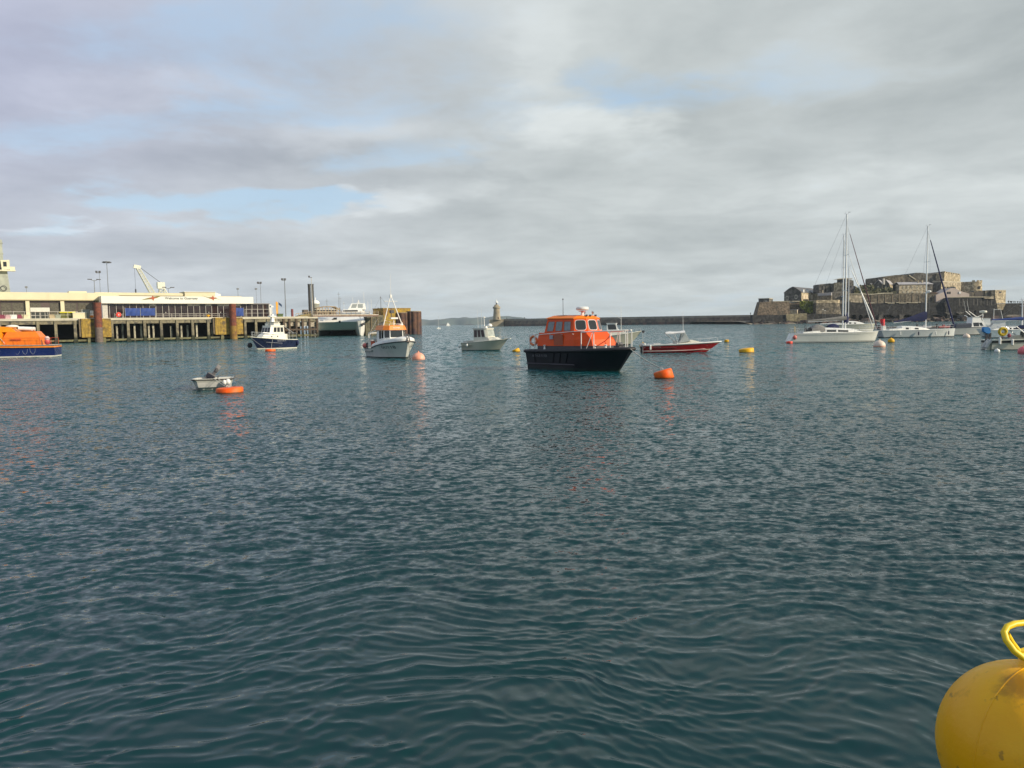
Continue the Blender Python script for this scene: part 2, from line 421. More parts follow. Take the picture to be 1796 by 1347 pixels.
for i in range(NW):
    lam = .10*(9.5 ** (rs.rand()**1.2)); k = 2*PI/lam
    th = R(-90)+rs.randn()*R(38)+(R(180) if rs.rand() < .2 else 0)   # travels mostly towards / away from the quay
    wgt = 1. if lam < .30 else (.30/lam)**.85
    a = .235*wgt/k*math.sqrt(2./NW)
    dirx, diry = math.cos(th), math.sin(th)
    ph = rs.rand()*2*PI
    fade = smooth01((lam/cell-2.4)/2.6)
    face = np.abs(dirx*np.sin(AZ)+diry*np.cos(AZ))            # radial alignment: crests wrap round the quay corner
    amp = a*fade*patch*(.35+1.0*face**3)*(.45+1.1*vnoise(X*.22+i*3.1, Y*.22+i*1.7, 20+i % 7))
    p = k*(dirx*Wx+diry*Wy)+ph
    H += amp*np.cos(p); DX -= amp*dirx*np.sin(p)*.85; DY -= amp*diry*np.sin(p)*.85
    miss += (1-fade)*wgt*wgt; tot += wgt*wgt
far = np.abs(AZ) < R(43.9)
X2 = X+DX; Y2 = Y+DY
nr, na = X.shape
co = np.stack([X2, Y2, H], -1).reshape(-1, 3)
idx = np.arange(nr*na).reshape(nr, na)
q = np.stack([idx[:-1, :], np.roll(idx, -1, 1)[:-1, :], np.roll(idx, -1, 1)[1:, :], idx[1:, :]], -1).reshape(-1, 4)
me = bpy.data.meshes.new('water'); me.vertices.add(len(co)); me.vertices.foreach_set('co', co.astype(np.float32).ravel())
me.loops.add(q.size); me.loops.foreach_set('vertex_index', q[:, ::-1].astype(np.int32).ravel())
me.polygons.add(len(q)); me.polygons.foreach_set('loop_start', np.arange(0, q.size, 4, dtype=np.int32)); me.polygons.foreach_set('loop_total', np.full(len(q), 4, np.int32))
me.polygons.foreach_set('use_smooth', np.ones(len(q), bool)); me.update()
at_ = me.attributes.new('rip', 'FLOAT', 'POINT'); at_.data.foreach_set('value', np.sqrt(np.clip(miss/tot, 0, 1)).astype(np.float32).ravel())
water = bpy.data.objects.new('water', me); COL.objects.link(water); water['kind'] = 'structure'
wm = bpy.data.materials.new('harbour_water'); wm.use_nodes = True; g = G(wm.node_tree); b = g.n['Principled BSDF']
pos = g.node('ShaderNodeNewGeometry').outputs['Position']; nor = g.node('ShaderNodeNewGeometry').outputs['Normal']
rip = g.node('ShaderNodeAttribute', attribute_name='rip').outputs['Fac']
def slope(scale, detail, off, st=(1, 1, 1)):
    c = g.noise(g.vm('MULTIPLY', g.vm('ADD', pos, off), st), scale, detail, .55, .15, True)
    return g.vm('SUBTRACT', c, (.5, .5, .5))
s1 = slope(2.6, 3, (3, 9, 0), (.8, 1, 1)); s2 = slope(8.5, 3, (31, 5, 0), (.8, 1, 1)); s0 = slope(11., 3, (1, 17, 0), (.75, 1, 1)); s4 = slope(.7, 2, (5, 1, 0))
def scl(v, k):
    nd = g.node('ShaderNodeVectorMath', operation='SCALE'); g.put(nd.inputs[0], v); g.put(nd.inputs[3], k); return nd.outputs[0]
patch_n = g.mr(g.noise(g.vm('MULTIPLY', pos, (.5, 1, 1)), .035, 4, .55), .3, .7, .8, 1.15)
s5 = slope(1., 2, (13, 2, 0), (2.0, .42, 1)); s6 = slope(1., 2, (3, 22, 0), (.7, .12, 1))
dist = g.node('ShaderNodeVectorMath', operation='LENGTH'); g.put(dist.inputs[0], pos); dist = dist.outputs['Value']
k5 = g.m('MULTIPLY', g.mr(dist, 32, 95), 1.7); k6 = g.m('MULTIPLY', g.mr(dist, 90, 240), 1.3); k1 = g.mr(dist, 14, 50, .70, 1.35)
big = g.vm('ADD', scl(s1, k1), g.vm('ADD', scl(s2, 1.7), g.vm('ADD', scl(s4, g.mr(dist, 20, 60, .15, .4)), g.vm('ADD', scl(s5, k5), scl(s6, k6)))))
# from the quay one mostly sees the wave faces that lean towards it
lean = scl(g.vm('NORMALIZE', g.vm('MULTIPLY', pos, (1, 1, 0))), g.m('MULTIPLY', rip, -.11))
tot_s = g.vm('ADD', scl(big, g.m('MULTIPLY', rip, patch_n)), scl(s0, .09))
tot_s = g.vm('ADD', g.vm('MULTIPLY', tot_s, (1, 1, 0)), lean)
nn = g.vm('NORMALIZE', g.vm('ADD', nor, tot_s)); g.l.new(nn, b.inputs['Normal'])
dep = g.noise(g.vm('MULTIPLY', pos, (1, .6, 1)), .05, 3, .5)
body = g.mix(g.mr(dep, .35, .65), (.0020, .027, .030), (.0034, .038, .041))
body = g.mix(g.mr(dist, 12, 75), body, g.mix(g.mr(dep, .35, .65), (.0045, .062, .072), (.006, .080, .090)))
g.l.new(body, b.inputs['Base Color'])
g.l.new(g.mr(rip, 0., 1., .03, .07), b.inputs['Roughness'])
b.inputs['IOR'].default_value = 1.333; b.inputs['Specular IOR Level'].default_value = .5
me.materials.append(wm)

# far island
def ridge(n0, x0, x1, Y_, base, amp, seed):
    mb = MB(); r2 = random.Random(seed); N = 60; top = []
    for i in range(N+1):
        t = i/N; e = min(1, t*9, (1-t)*3)**.6
        h = base*e*(1+.12*math.sin(t*9+seed)+.08*math.sin(t*23)+.05*r2.random())
        top.append((x0+(x1-x0)*t, h))
    rings = []
    for dy, k in ((-120, 0.), (-60, .55), (0, .88), (160, 1.), (600, .8), (1100, 0.)):
        rings.append([(x_, Y_+dy+40*math.sin(i*.7), h*k*(1+.05*math.sin(i*1.3+dy))-2*(k == 0)) for i, (x_, h) in enumerate(top)])
    return mb.loft(rings, cap=False, closed=False).build(n0, mat('island_scrub', (.055, .075, .065), .9, var=.4, vs=.02, col2=(.09, .09, .075)), None, smooth=60, kind='structure')
ridge('far_island', at(690, 569, 5200).x, at(1010, 565, 5200).x, 5200, 47, 1, 3)
ridge('far_hills', at(880, 569, 5900).x, at(1340, 565, 5900).x, 5900, 27, 1, 8)
for px, sz, Y_ in ((823, 14, 3600), (779, 16, 3700)):
    c = at(px, 569, Y_); mb = MB()
    for k in range(5): mb.ball((c.x+(k-2)*sz*.8, Y_+k*3, 0), sz*(1-.2*abs(k-2)), sz, 6-1.6*abs(k-2), 8, 6)
    mb.build('islet', mat('dark_rock', (.05, .048, .045), .9, var=.3), None, kind='structure')
# haze: one closed box of even thin air
hz = MB().box(-6000, 6000, -400, 6600, -1.6, 75).build('haze', bpy.data.materials.new('harbour_haze'), None, kind='stuff')
hm = hz.data.materials[0]; hm.use_nodes = True; g = G(hm.node_tree); g.n.remove(g.n['Principled BSDF'])
pv = g.node('ShaderNodeVolumePrincipled'); pv.inputs['Color'].default_value = (.78, .90, 1.0, 1); pv.inputs['Density'].default_value = .00006; pv.inputs['Anisotropy'].default_value = 0
g.l.new(pv.outputs[0], g.n['Material Output'].inputs['Volume'])
# ================================================================== ORANGE PILOT BOAT
ORG = mat('orange_cabin_paint', (.80, .085, .004), .42, spec=.3, var=.07, vs=1.2, streak=.12)
ORGR = mat('orange_roof_sunlit', (.86, .20, .008), .45, spec=.3, var=.08, vs=1.5)  # roof orange made brighter and yellower to stand in for sunlight
BHULL = mat('black_hull_paint', (.010, .010, .014), .38, var=.3, vs=1.2, streak=.1)
BDECK = mat('charcoal_deck', (.045, .042, .050), .7, var=.25, vs=3)
LGREY = mat('faded_grey_letters', (.34, .34, .36), .6)
WLET = mat('white_letters', (.75, .75, .75), .5)
TEND = mat('terracotta_panel', (.40, .085, .03), .5, var=.1)
def pilot_boat():
    th_ = R(-51); c = Vector((at(1025, 640, 52.4).x, 52.4, 0))
    t = thing('pilot_boat', 'orange cabin workboat with black hull and white bow rails', 'boat', c, th_, None, (R(-.5), R(-.6)))
    L, B = 8.9, 3.3; sh = lambda s: 1.36+.16*s**2
    mb, bd, xx = hull(L, B, sh, rake=1.25, rows=((0, 0), (.10, 1), (.28, 1), (.8, 1), (1, 1)), stern=.93, tm=.5, pd=2.6, pw=1.8, flare=.8, fwl=.84, blunt=.10)
    h = weld(mb.build('hull', [mat('dark_antifoul', (.015, .03, .025), .7, var=.4), BHULL], t))
    deck(bd, xx, sh, BDECK, t, drop=.0)
    strake(bd, xx, sh, .94, .13, BLACK, t, 'fender_collar')
    mbs = MB()
    for s in (1, -1):
        mbs.path([(xx(q, .3), s*(bd(q)*.90+.02), .40-.02*q) for q in [i/14*.62 for i in range(15)]], .045, 6)
    mbs.build('spray_rail', mat('worn_rubber', (.07, .065, .075), .6, var=.3), t, smooth=60)
    for s in (1, -1):                            # moulded ribs on the sides
        for q in (.12, .36, .44, .52): MB().path([(xx(q, v), s*(bd(q)*(.86+.14*v)+.015), v*sh(q)) for v in (.35, .6, .85)], .03, 5).build('hull_rib', BHULL, t, smooth=60)
    lettering('ARTHUR FLYER', .24, side_M(-2.9, -1.7, .95, -1), LGREY, t, 'boat_name', h)
    lettering('ARTHUR FLYER', .24, side_M(-2.9, 1.7, .95, 1), LGREY, t, 'boat_name', h)
    # lower trunk
    W = 1.42; bot = [(-3.2, -W, 1.40), (.45, -W, 1.44), (1.95, -1.12, 1.48), (1.95, 1.12, 1.48), (.45, W, 1.44), (-3.2, W, 1.40)]
    def lv(pts, z, ins, fx=0): return [(x_+(fx if x_ > 1 else 0)+(ins*.6 if x_ < -1 else -ins*.3), (abs(y_)-ins)*(1 if y_ > 0 else -1), z) for x_, y_, _ in pts]
    kick = MB().loft([bot, lv(bot, 1.64, 0)]).build('kick_board', DGREY, t)
    b1 = lv(bot, 1.64, -.03); b2 = lv(bot, 2.05, 0); b3 = lv(bot, 2.56, .10, -.75)
    b2[2] = (1.8, -1.08, 2.05); b2[3] = (1.8, 1.08, 2.05)
    tr = MB().loft([b1, b2, b3]).build('trunk', ORG, t)
    # wheelhouse
    w0 = [(-2.55, -1.34, 2.56), (.42, -1.34, 2.58), (.92, -.50, 2.60), (.92, .50, 2.60), (.42, 1.34, 2.58), (-2.55, 1.34, 2.56)]
    w1 = [(-2.35, -1.20, 3.50), (.26, -1.20, 3.44), (.68, -.46, 3.44), (.68, .46, 3.44), (.26, 1.20, 3.44), (-2.35, 1.20, 3.50)]
    wh = MB().loft([w0, w1]).build('wheelhouse', ORG, t)
    r0_ = [(x_*1.04, y_*1.06, z_) for x_, y_, z_ in w1]; r1_ = [(x_*1.04, y_*1.06, z_+.05) for x_, y_, z_ in w1]; r2_ = [(x_*.86-.05, y_*.7, z_+.22) for x_, y_, z_ in w1]
    roof = MB().loft([r0_, r1_, r2_]).build('roof', ORGR, t)
    MB().box(-2.2, -1.4, -.5, .2, 3.70, 3.74).build('hatch', DGREY, roof)
    MB().box(-.9, -.3, -.5, .35, 3.665, 3.71).build('hatch', mat('smoked_hatch', (.10, .06, .08), .2), roof)
    fr = mat('silver_window_frame', (.60, .52, .48), .4, var=.05)
    for a, b_ in ((2, 3), (1, 2), (3, 4)):
        qd = [w0[a], w0[b_], w1[b_], w1[a]]
        face_win(qd, .12, .88, .12, .88, GLASS, t, fr, .04, .16)
    gsd = mat('side_glass', (.16, .20, .20), .12, var=.2, spec=.7)
    for s in (0, 1):
        qd = [w0[0], w0[1], w1[1], w1[0]] if s == 0 else [w0[4], w0[5], w1[5], w1[4]]
        for k in range(3):
            a0 = .08+k*.295; face_win(qd, a0, a0+.215, .10, .78, gsd, t, mat('brown_frame', (.35, .10, .06), .5), .03, .05)
    qd = [b1[0], b1[1], b2[1], b2[0]]
    MB().prism([(-1.45, 1.70), (-1.45, 2.32), (-1.25, 2.46), (-.75, 2.46), (-.55, 2.30), (-.55, 1.70)], -W-.055, -W-.005, 'y').build('side_hatch', TEND, t)
    MB().box(-1.9, -1.55, -W-.06, -W-.0, 2.10, 2.38).build('notice_plate', LGREY, t)
    for px_ in (-2.0, 1.2): pass
    mb = MB()                                   # grab rail round the house
    for s in (1, -1):
        mb.path([(-3.0, s*1.50, 2.42), (.4, s*1.50, 2.60), (1.2, s*1.1, 2.62)], .022, 6)
        for x_ in (-3.0, -1.9, -.7, .4): mb.tube((x_, s*1.50, 2.45), (x_, s*1.3, 2.4), .016)
    mb.build('grab_rail', WRAIL, t, smooth=60)
    # radar and roof gear
    rd = MB().tube((-.15, 0, 3.6), (-.15, 0, 3.96), .13, .09, 12).build('radar_mast', WHITE, t)
    MB().lathe([(.05, 0), (.38, .02), (.43, .06), (.43, .19), (.38, .24), (.05, .26)], (-.15, 0, 4.02), 20).build('radome', WHITE, rd, smooth=True)
    MB().lathe([(.02, 0), (.26, 0), (.26, .03), (.02, .03)], (-.15, 0, 3.945), 18).build('radome_band', ORG, rd)
    for (x_, y_, z0_, z1_, nm, mm) in ((-1.75, -.3, 3.6, 4.85, 'whip_aerial', DGREY),):
        a_ = MB().tube((x_, y_, z0_), (x_, y_, z1_), .022, .014); a_.ball((x_, y_, z1_), .05); a_.build(nm, mm, t)
    mb = MB().tube((.5, .35, 3.5), (.5, .35, 3.86), .03); mb.ball((.5, .35, 3.88), .11, .06, .11, 10, 8); mb.build('searchlight', STEEL, t, smooth=True)
    mb = MB().path([(.1, -.1, 3.75), (.35, -.2, 3.95), (.5, -.3, 3.8)], .03); mb.build('horn', STEEL, t, smooth=60)
    for y_ in (-.35, .0, .5): 
        MB().box(.55, .68, y_-.05, y_+.05, 3.60, 3.72).build('deck_light', DGREY, t)
    # bow rail
    P = lambda q, ins, z_=0: (xx(q, 1), (bd(q)-ins), sh(q)+z_)
    for s in (1, -1):
        pts = [Vector((P(q, .2)[0], s*P(q, .2)[1], P(q, 0)[2])) for q in (.63, .74, .86, .955)]
        mb = MB(); 
        for k, p in enumerate(pts):
            mb.tube(p, p+Vector((0, 0, 1.12)), .032, n=8)
        mb.path([p+Vector((0, 0, 1.12)) for p in pts]+[Vector((pts[-1].x+.05, s*.10, pts[-1].z+1.12))], .035, 8)
        mb.tube(pts[0]+Vector((.4, -s*.05, .0)), pts[1]+Vector((-.1, 0, 1.1)), .024)
        mb.build('bow_rail', WRAIL, t, smooth=60)
    for s in (1, -1):                            # stern rail
        pts = [(-4.25, s*1.25, 1.38), (-3.55, s*1.38, 1.38)]
        rail(pts, 1.05, WRAIL, t, .032, 1, 'stern_rail')
    mb = MB().path([(-4.25, -1.25, 2.43), (-4.35, 0, 2.43), (-4.25, 1.25, 2.43)], .032); mb.build('stern_rail', WRAIL, t, smooth=60)
    lb = MB().torus((0, 0, 0), .30, .085, M=Matrix.Translation((-3.95, -1.15, 2.0)) @ Matrix.Rotation(R(90), 4, 'X') @ Matrix.Rotation(R(8), 4, 'Y')).build('lifebuoy', mat('lifebuoy_orange', (.75, .22, .08), .5), t, smooth=True)
    for k in range(4):
        a = R(45+90*k); MB().torus((0, 0, 0), .30, .09, 4, 8, M=Matrix.Translation((-3.95, -1.15, 2.0)) @ Matrix.Rotation(R(90), 4, 'X'), a0=a-.12, a1=a+.12).build('reflective_band', WLET, lb, smooth=True)
    mb = MB().tube((-3.6, 0, 1.4), (-3.6, 0, 2.9), .03).tube((-3.6, 0, 2.9), (-2.7, 0, 3.4), .045); mb.build('stern_gantry', WRAIL, t)
    for x_, y_ in ((-2.4, -1.48), (1.9, -.9), (2.6, -.6), (2.4, .7)):
        MB().lathe([(.09, 0), (.07, .05), (.05, .2), (.1, .24), (.1, .28), (.02, .3)], (x_, y_, 1.42), 12).build('deck_vent', WHITE, t, smooth=True)
    MB().box(3.0, 3.5, -.28, .28, 1.5, 1.62).tube((3.25, -.25, 1.72), (3.25, .25, 1.72), .13).build('anchor_winch', DGREY, t)
    return t, xx, bd, sh
pb, _x, _b, _s = pilot_boat()

# ================================================================== mooring buoys
def drum_buoy(px, py, D, r, h, m, label, tilt=(0, 0), group='mooring buoys', z=-.0, name='mooring_buoy', lip=.0):
    t = thing(name, label, 'buoy', (at(px, py, D).x, D, z), 0 if tilt != (0, 0) else R(rnd.uniform(0, 360)), group, tilt)
    MB().lathe([(r*.9, -h*.35), (r, -h*.22), (r, h*.80), (r*.94, h*.95), (r*.80, h), (r*.12, h*1.02)], n=28).build('float', m, t, smooth=50)
    MB().torus((0, 0, h*1.02+.05), .07, .02, 12, 6, M=Matrix.Translation((0, 0, h+.06)) @ Matrix.Rotation(R(90), 4, 'X') @ Matrix.Translation((0, 0, -h-.06))).build('mooring_ring', STEEL, t)
    return t
def ball_buoy(px, py, D, r, m, label, up=.3, group='mooring buoys', band=None):
    t = thing('ball_buoy', label, 'buoy', (at(px, py, D).x, D, r*up), 0, group)
    MB().ball((0, 0, 0), r, r, r*.95, 24, 16).build('float', m, t, smooth=True)
    MB().lathe([(r*.16, 0), (r*.14, r*.12), (r*.08, r*.2)], (0, 0, r*.92), 12).torus((0, 0, r*1.15), r*.08, r*.03, 12, 6).build('lifting_eye', m, t, smooth=True)
    if band: MB().lathe([(r*.90, -r*.36), (r*1.005, -r*.1), (r*1.0, .0)], n=24).build('waterline_band', band, t, smooth=True)
    return t
def D_of(px, py): return wat(px, py).y
drum_buoy(1165.5, 660, D_of(1165, 663), .53, .46, ORB, 'large tilted orange drum buoy off the bow of the orange and black boat', (R(-5), R(-16)))
drum_buoy(403, 687, D_of(403, 690)+.5, .65, .26, ORB, 'flat wide orange buoy tied in front of the small white dinghy', (0, R(-2)))
drum_buoy(474, 614, D_of(474, 616.5), .68, .33, ORB, 'small flat orange buoy against the hull of the navy cabin cruiser')
ball_buoy(734, 625, D_of(734, 630), .60, PKB, 'salmon pink ball buoy beside the bow of the white and orange fishing boat', .12)
drum_buoy(906, 614, D_of(906, 617), .42, .34, YEB, 'tilted yellow buoy in front of the small cream motor cruiser', (0, R(-22)))
ball_buoy(1127.5, 604, D_of(1127, 609.5), .42, YEB, 'round yellow buoy just left of the stern of the red speedboat', .45)
drum_buoy(1274.5, 594, 112, .33, .38, YEB, 'small yellow buoy beyond the bow of the red speedboat')
drum_buoy(1309.5, 615, D_of(1309, 618), .72, .40, YEB, 'broad flat yellow buoy alone right of the red speedboat', (0, R(-7)))
drum_buoy(1384.5, 600, D_of(1384, 602.5), .40, .30, RDB, 'small red buoy off the stern of the left yacht')
ball_buoy(1542.5, 603, D_of(1542, 608.5), .62, CRB, 'pale cream ball buoy under the bow of the left yacht', .22, band=PKB)
ball_buoy(1563, 597, D_of(1563, 600.5), .42, YEB, 'small yellow ball buoy below the stern of the yacht with navy sail cover', .35)
ball_buoy(1695, 589, D_of(1695, 592), .50, CRB, 'cream ball buoy in front of the motorboat with dark cover', .2)
ball_buoy(1749, 613.5, D_of(1749, 618), .22, WFE, 'small white ball buoy under the hull of the workboat with blue canopy', .5)
ball_buoy(1796, 612, D_of(1795, 619)-1, .46, mat('pink_buoy', (.75, .16, .17), .5), 'pink ball buoy at the right edge beside the workboat hull', .4)

# ropes
rope('mooring_rope', pb.matrix_basis @ Vector((_x(.97, 1), -.1, 1.5)), (at(1162, 652, D_of(1165, 663)).x, D_of(1165, 663), .52), .12, .028, ROPEM, 'grey mooring rope from the black bow down to the big orange buoy')

# ================================================================== RED SPEEDBOAT
def red_boat():
    D = 79; c = Vector((at(1196, 617, D).x, D, 0)); t = thing('speedboat', 'dark red speedboat with cream deck and white canvas hood', 'boat', c, R(-7))
    L, B = 7.9, 2.3; sh = lambda s: .78+.28*s**1.6
    REDH = mat('dark_red_gelcoat', (.30, .012, .014), .22, var=.1, vs=1, coat=.3)
    mb, bd, xx = hull(L, B, sh, rake=1.5, rows=((0, 1), (.10, 1), (.22, 0), (.30, 2), (.80, 2), (.88, 0), (1, 0)), stern=.9, tm=.5, pd=2.2, pw=1.5, flare=.8, fwl=.8)
    h = weld(mb.build('hull', [CREAMW, REDH, REDH], t))
    deck(bd, xx, sh, DECKW, t, .02, .42, 1)
    deck(bd, xx, sh, mat('cockpit_sole', (.35, .34, .32), .6), t, .30, 0, .42, name='cockpit_floor')
    strake(bd, xx, sh, 1.0, .045, WHITE, t)
    mb = MB()
    for s in (1, -1): mb.path([(xx(q, .2), s*(bd(q)*.87+.012+.0*q), .17+.22*q**3) for q in [i/20*.97 for i in range(21)]], .03, 5)
    mb.build('spray_rail', mat('pale_pink_stripe', (.6, .40, .38), .4), t, smooth=60)
    lettering('SUNRISE', .2, side_M(-2.7, -1.2, .58, -1), WLET, t, 'boat_name', h) if False else None
    mb = MB(); mb.loft([[(-.35, -.62, .88), (2.15, -.42, .95), (2.15, .42, .95), (-.35, .62, .88)], [(-.25, -.56, 1.15), (1.4, -.36, 1.16), (1.4, .36, 1.16), (-.25, .56, 1.15)], [(.1, -.4, 1.27), (.9, -.3, 1.26), (.9, .3, 1.26), (.1, .4, 1.27)]])
    mb.build('cuddy', CREAMW, t, smooth=30)
    can = mat('white_canvas', (.70, .69, .66), .85, var=.08, bump=.3)
    hood = MB()
    for x0, x1 in ((-1.7, .25),):
        rings = []
        for k in range(9):
            q = k/8; x_ = x0+(x1-x0)*q
            rings.append([(x_, .78*math.cos(R(180*j/10)), 1.92+.16*math.sin(R(180*j/10))+.10*q+.05*math.sin(q*8)*(j % 2)) for j in range(11)])
        hood.loft(rings, closed=False, cap=False)
        hood.loft([[(p[0], p[1], p[2]-.05) for p in r] for r in rings], closed=False, cap=False)
    hood.build('canvas_hood', can, t, smooth=60)
    gl = mat('clear_vinyl', (.42, .45, .44), .2, spec=.6)
    MB().loft([[(-.35, -.7, 1.0), (.75, -.6, 1.15), (.78, -.57, 1.15), (-.32, -.67, 1.0)], [(-.05, -.76, 1.95), (.25, -.72, 1.98), (.27, -.69, 1.98), (-.02, -.73, 1.95)]]).build('side_screen', gl, t)
    MB().loft([[(-.35, .7, 1.0), (.75, .6, 1.15), (.78, .57, 1.15), (-.32, .67, 1.0)], [(-.05, .76, 1.95), (.25, .72, 1.98), (.27, .69, 1.98), (-.02, .73, 1.95)]]).build('side_screen', gl, t)
    MB().loft([[(.75, -.6, 1.13), (.75, .6, 1.13), (.79, .6, 1.13), (.79, -.6, 1.13)], [(.24, -.7, 1.95), (.24, .7, 1.95), (.28, .7, 1.95), (.28, -.7, 1.95)]]).build('windscreen', gl, t)
    for s in (1, -1): MB().tube((-1.6, s*.76, 1.92), (-.55, s*.8, .9), .022).tube((-.8, s*.8, 1.95), (-.45, s*.8, .9), .022).tube((.2, s*.76, 1.95), (-.3, s*.75, .95), .022).build('hood_frame', STEEL, t)
    MB().tube((.15, .1, 1.2), (.1, .1, 4.15), .022, .012).build('whip_aerial', WRAIL, t)
    mb = MB(); pts = []
    for s in (-1, 1):
        pp_ = [(xx(q, 1), s*(bd(q)-.12), sh(q)) for q in (.6, .72, .84, .95)]
        mb.path([(p[0], p[1], p[2]+.42) for p in pp_]+[(xx(1, 1), 0, sh(1)+.5)], .016, 5)
        for p in pp_: mb.tube(p, (p[0], p[1], p[2]+.42), .014)
    mb.build('pulpit', STEEL, t, smooth=60)
    MB().lathe([(.03, 0), (.085, .06), (.085, .46), (.03, .52)], (-3.25, -1.14, .30), 12).build('fender', WFE, t, smooth=True)
    MB().lathe([(.03, 0), (.085, .06), (.085, .46), (.03, .52)], (-3.8, -.9, .5), 12).build('fender', WFE, t, smooth=True)
    e = MB().box(-4.25, -3.85, -.2, .2, .62, 1.0).build('outboard', mat('grey_cowling', (.35, .35, .36), .4), t)
    MB().box(-4.2, -4.0, -.07, .07, -.3, .62).build('outboard_leg', DGREY, e)
    MB().box(-2.9, -2.2, -.7, .7, .5, .95).build('bench_seat', DECKW, t)
    MB().box(-.9, -.5, -.25, .25, .5, 1.2).build('helm_seat', DECKW, t)
    lettering('MISTRAL', .19, side_M(-2.55, -1.2, .60, -1), mat('pale_letters', (.55, .50, .48), .5), t, 'boat_name', h)
red_boat()

# ================================================================== FISHING BOAT (white, orange wheelhouse roof)
def fishing_boat():
    D = 78.0; c = Vector((at(689, 625, D).x, D, 0)); t = thing('fishing_boat', 'white fishing boat with orange wheelhouse roof, lattice mast and dark rubbing strake', 'boat', c, R(-60)); t.scale = (1.14, 1.13, 1.0)
    L, B = 7.4, 3.15
    FH = mat('fishing_hull_white', (.60, .60, .54), .35, var=.06, vs=1.2, streak=.25)
    OW = mat('bright_orange_paint', (.85, .23, .012), .4, var=.07)
    sh = lambda s: .95+(.0 if s < .32 else .78*((s-.32)/.68)**.7)
    mb, bd, xx = hull(L, B, sh, rake=.75, rows=((0, 0), (.07, 1), (.4, 1), (.75, 1), (1, 1)), stern=.88, tm=.42, pd=3.6, pw=2.1, flare=.62, fwl=.84)
    h = weld(mb.build('hull', [mat('green_black_antifoul', (.03, .035, .025), .7), FH], t))
    deck(bd, xx, sh, DECKW, t, .30, 0, .36, name='aft_deck')
    strake(bd, xx, lambda s: .97*sh(s), 1.0, .05, BLACK, t, t0=.34)
    strake(bd, xx, lambda s: .95*sh(s), 1.0, .045, BLACK, t, t0=0, t1=.2)
    # raised rounded foredeck
    mb = MB(); rings = []
    for i in range(22):
        q = .34+.66*i/21; q2 = min(q, .985); x_ = xx(q2, 1)-(.12 if i == 21 else 0); b_ = max(.06, bd(q2)-.03)*(1 if i < 21 else .4); z0 = sh(q2)-.02; hgt = .52*min(1, (1-q2)*7+.42)
        rings.append([(x_, b_*math.cos(a)**1 if True else 0, z0+hgt*math.sin(a)**.7) for a in [R(180*j/12) for j in range(13)]])
    for r in rings:
        for k, p in enumerate(r):
            if abs(p[1]) < 1e-6: r[k] = (p[0], 0, p[2])
    rings = [[(p[0], max(-abs(r[0][1]), min(abs(r[0][1]), p[1]*1.12)), p[2]) for p in r] for r in rings]
    mb.loft(rings, closed=False, cap=True); mb.build('foredeck', WHITE, t, smooth=50)
    # wheelhouse
    w0 = [(-1.25, -1.02, 1.1), (.55, -1.02, 1.4), (1.05, -.62, 1.5), (1.05, .62, 1.5), (.55, 1.02, 1.4), (-1.25, 1.02, 1.1)]
    w1 = [(-1.25, -.98, 2.78), (.55, -.98, 2.78), (1.0, -.6, 2.78), (1.0, .6, 2.78), (.55, .98, 2.78), (-1.25, .98, 2.78)]
    MB().loft([w0, w1]).build('wheelhouse', WHITE, t)
    k0 = [(x_*1.13, y_*1.15, 2.76) for x_, y_, z_ in w1]; k1 = [(x_*1.0, y_*1.02, 3.18) for x_, y_, z_ in w1]; k2 = [(x_*.9, y_*.9, 3.22) for x_, y_, z_ in w1]
    rf = MB().loft([k0, k1, k2]).build('roof', OW, t)
    lettering('MARINER', .16, Matrix.Translation((1.10, 0, 2.97)) @ Matrix(((0, 0, 1, 0), (1, 0, 0, 0), (0, 1, 0, 0), (0, 0, 0, 1))) @ Matrix.Rotation(R(-12), 4, 'X'), WLET, t, 'boat_name')
    for a, b_, ls in ((2, 3, ((.04, .96),)), (1, 2, ((.1, .9),)), (3, 4, ((.1, .9),)), (0, 1, ((.36, .60), (.68, .92))), (4, 5, ((.08, .32), (.40, .64)))):
        qd = [w0[a], w0[b_], w1[b_], w1[a]]
        for u_, v_ in ls: face_win(qd, u_, v_, .42, .95, GLASS, t, None, r=.07)
    MB().box(-1.27, -1.20, -.3, .4, 1.15, 2.6).build('cabin_door', GLASS, t)
    # roof rail + mast
    rail([(-1.1, -.9, 3.2), (.9, -.6, 3.2), (.9, .6, 3.2), (-1.1, .9, 3.2)], .16, WRAIL, rf, .02, 0, 'roof_rail')
    mb = MB().tube((.1, -.85, 3.2), (-.1, -.05, 6.1), .045, .035).tube((.1, .95, 3.2), (-.1, .05, 6.1), .045, .035).tube((-.1, -.62, 5.65), (-.1, .62, 5.65), .03)
    mb.tube((.05, -.7, 3.75), (.02, .3, 3.4), .02).tube((-.1, 0, 6.0), (-.1, 0, 6.5), .03).box(-.2, 0, -.08, .08, 6.0, 6.3)
    ms = mb.build('mast_frame', WRAIL, t); MB().tube((-.1, 0, 6.4), (-.1, .02, 8.4), .018, .010).build('whip_aerial', WRAIL, ms)
    MB().tube((-.1, 0, 4.6), (-.1, 0, 3.9), .03).box(-.25, .05, -.1, .22, 4.45, 4.75).build('mast_lamp', DGREY, ms)
    MB().tube((.2, .1, 3.2), (.2, .1, 3.75), .05).box(.05, .45, -.22, .42, 3.85, 4.02).build('radar', WHITE, t)
    MB().lathe([(.03, 0), (.24, .02), (.24, .12), (.1, .18)], (.3, .7, 3.2), 14).build('gps_dome', WHITE, t, smooth=True)
    MB().tube((.2, .88, 3.2), (.2, .88, 3.5), .07).build('navigation_light', WHITE, t)
    # aft gallows, bin, hauler
    mb = MB()
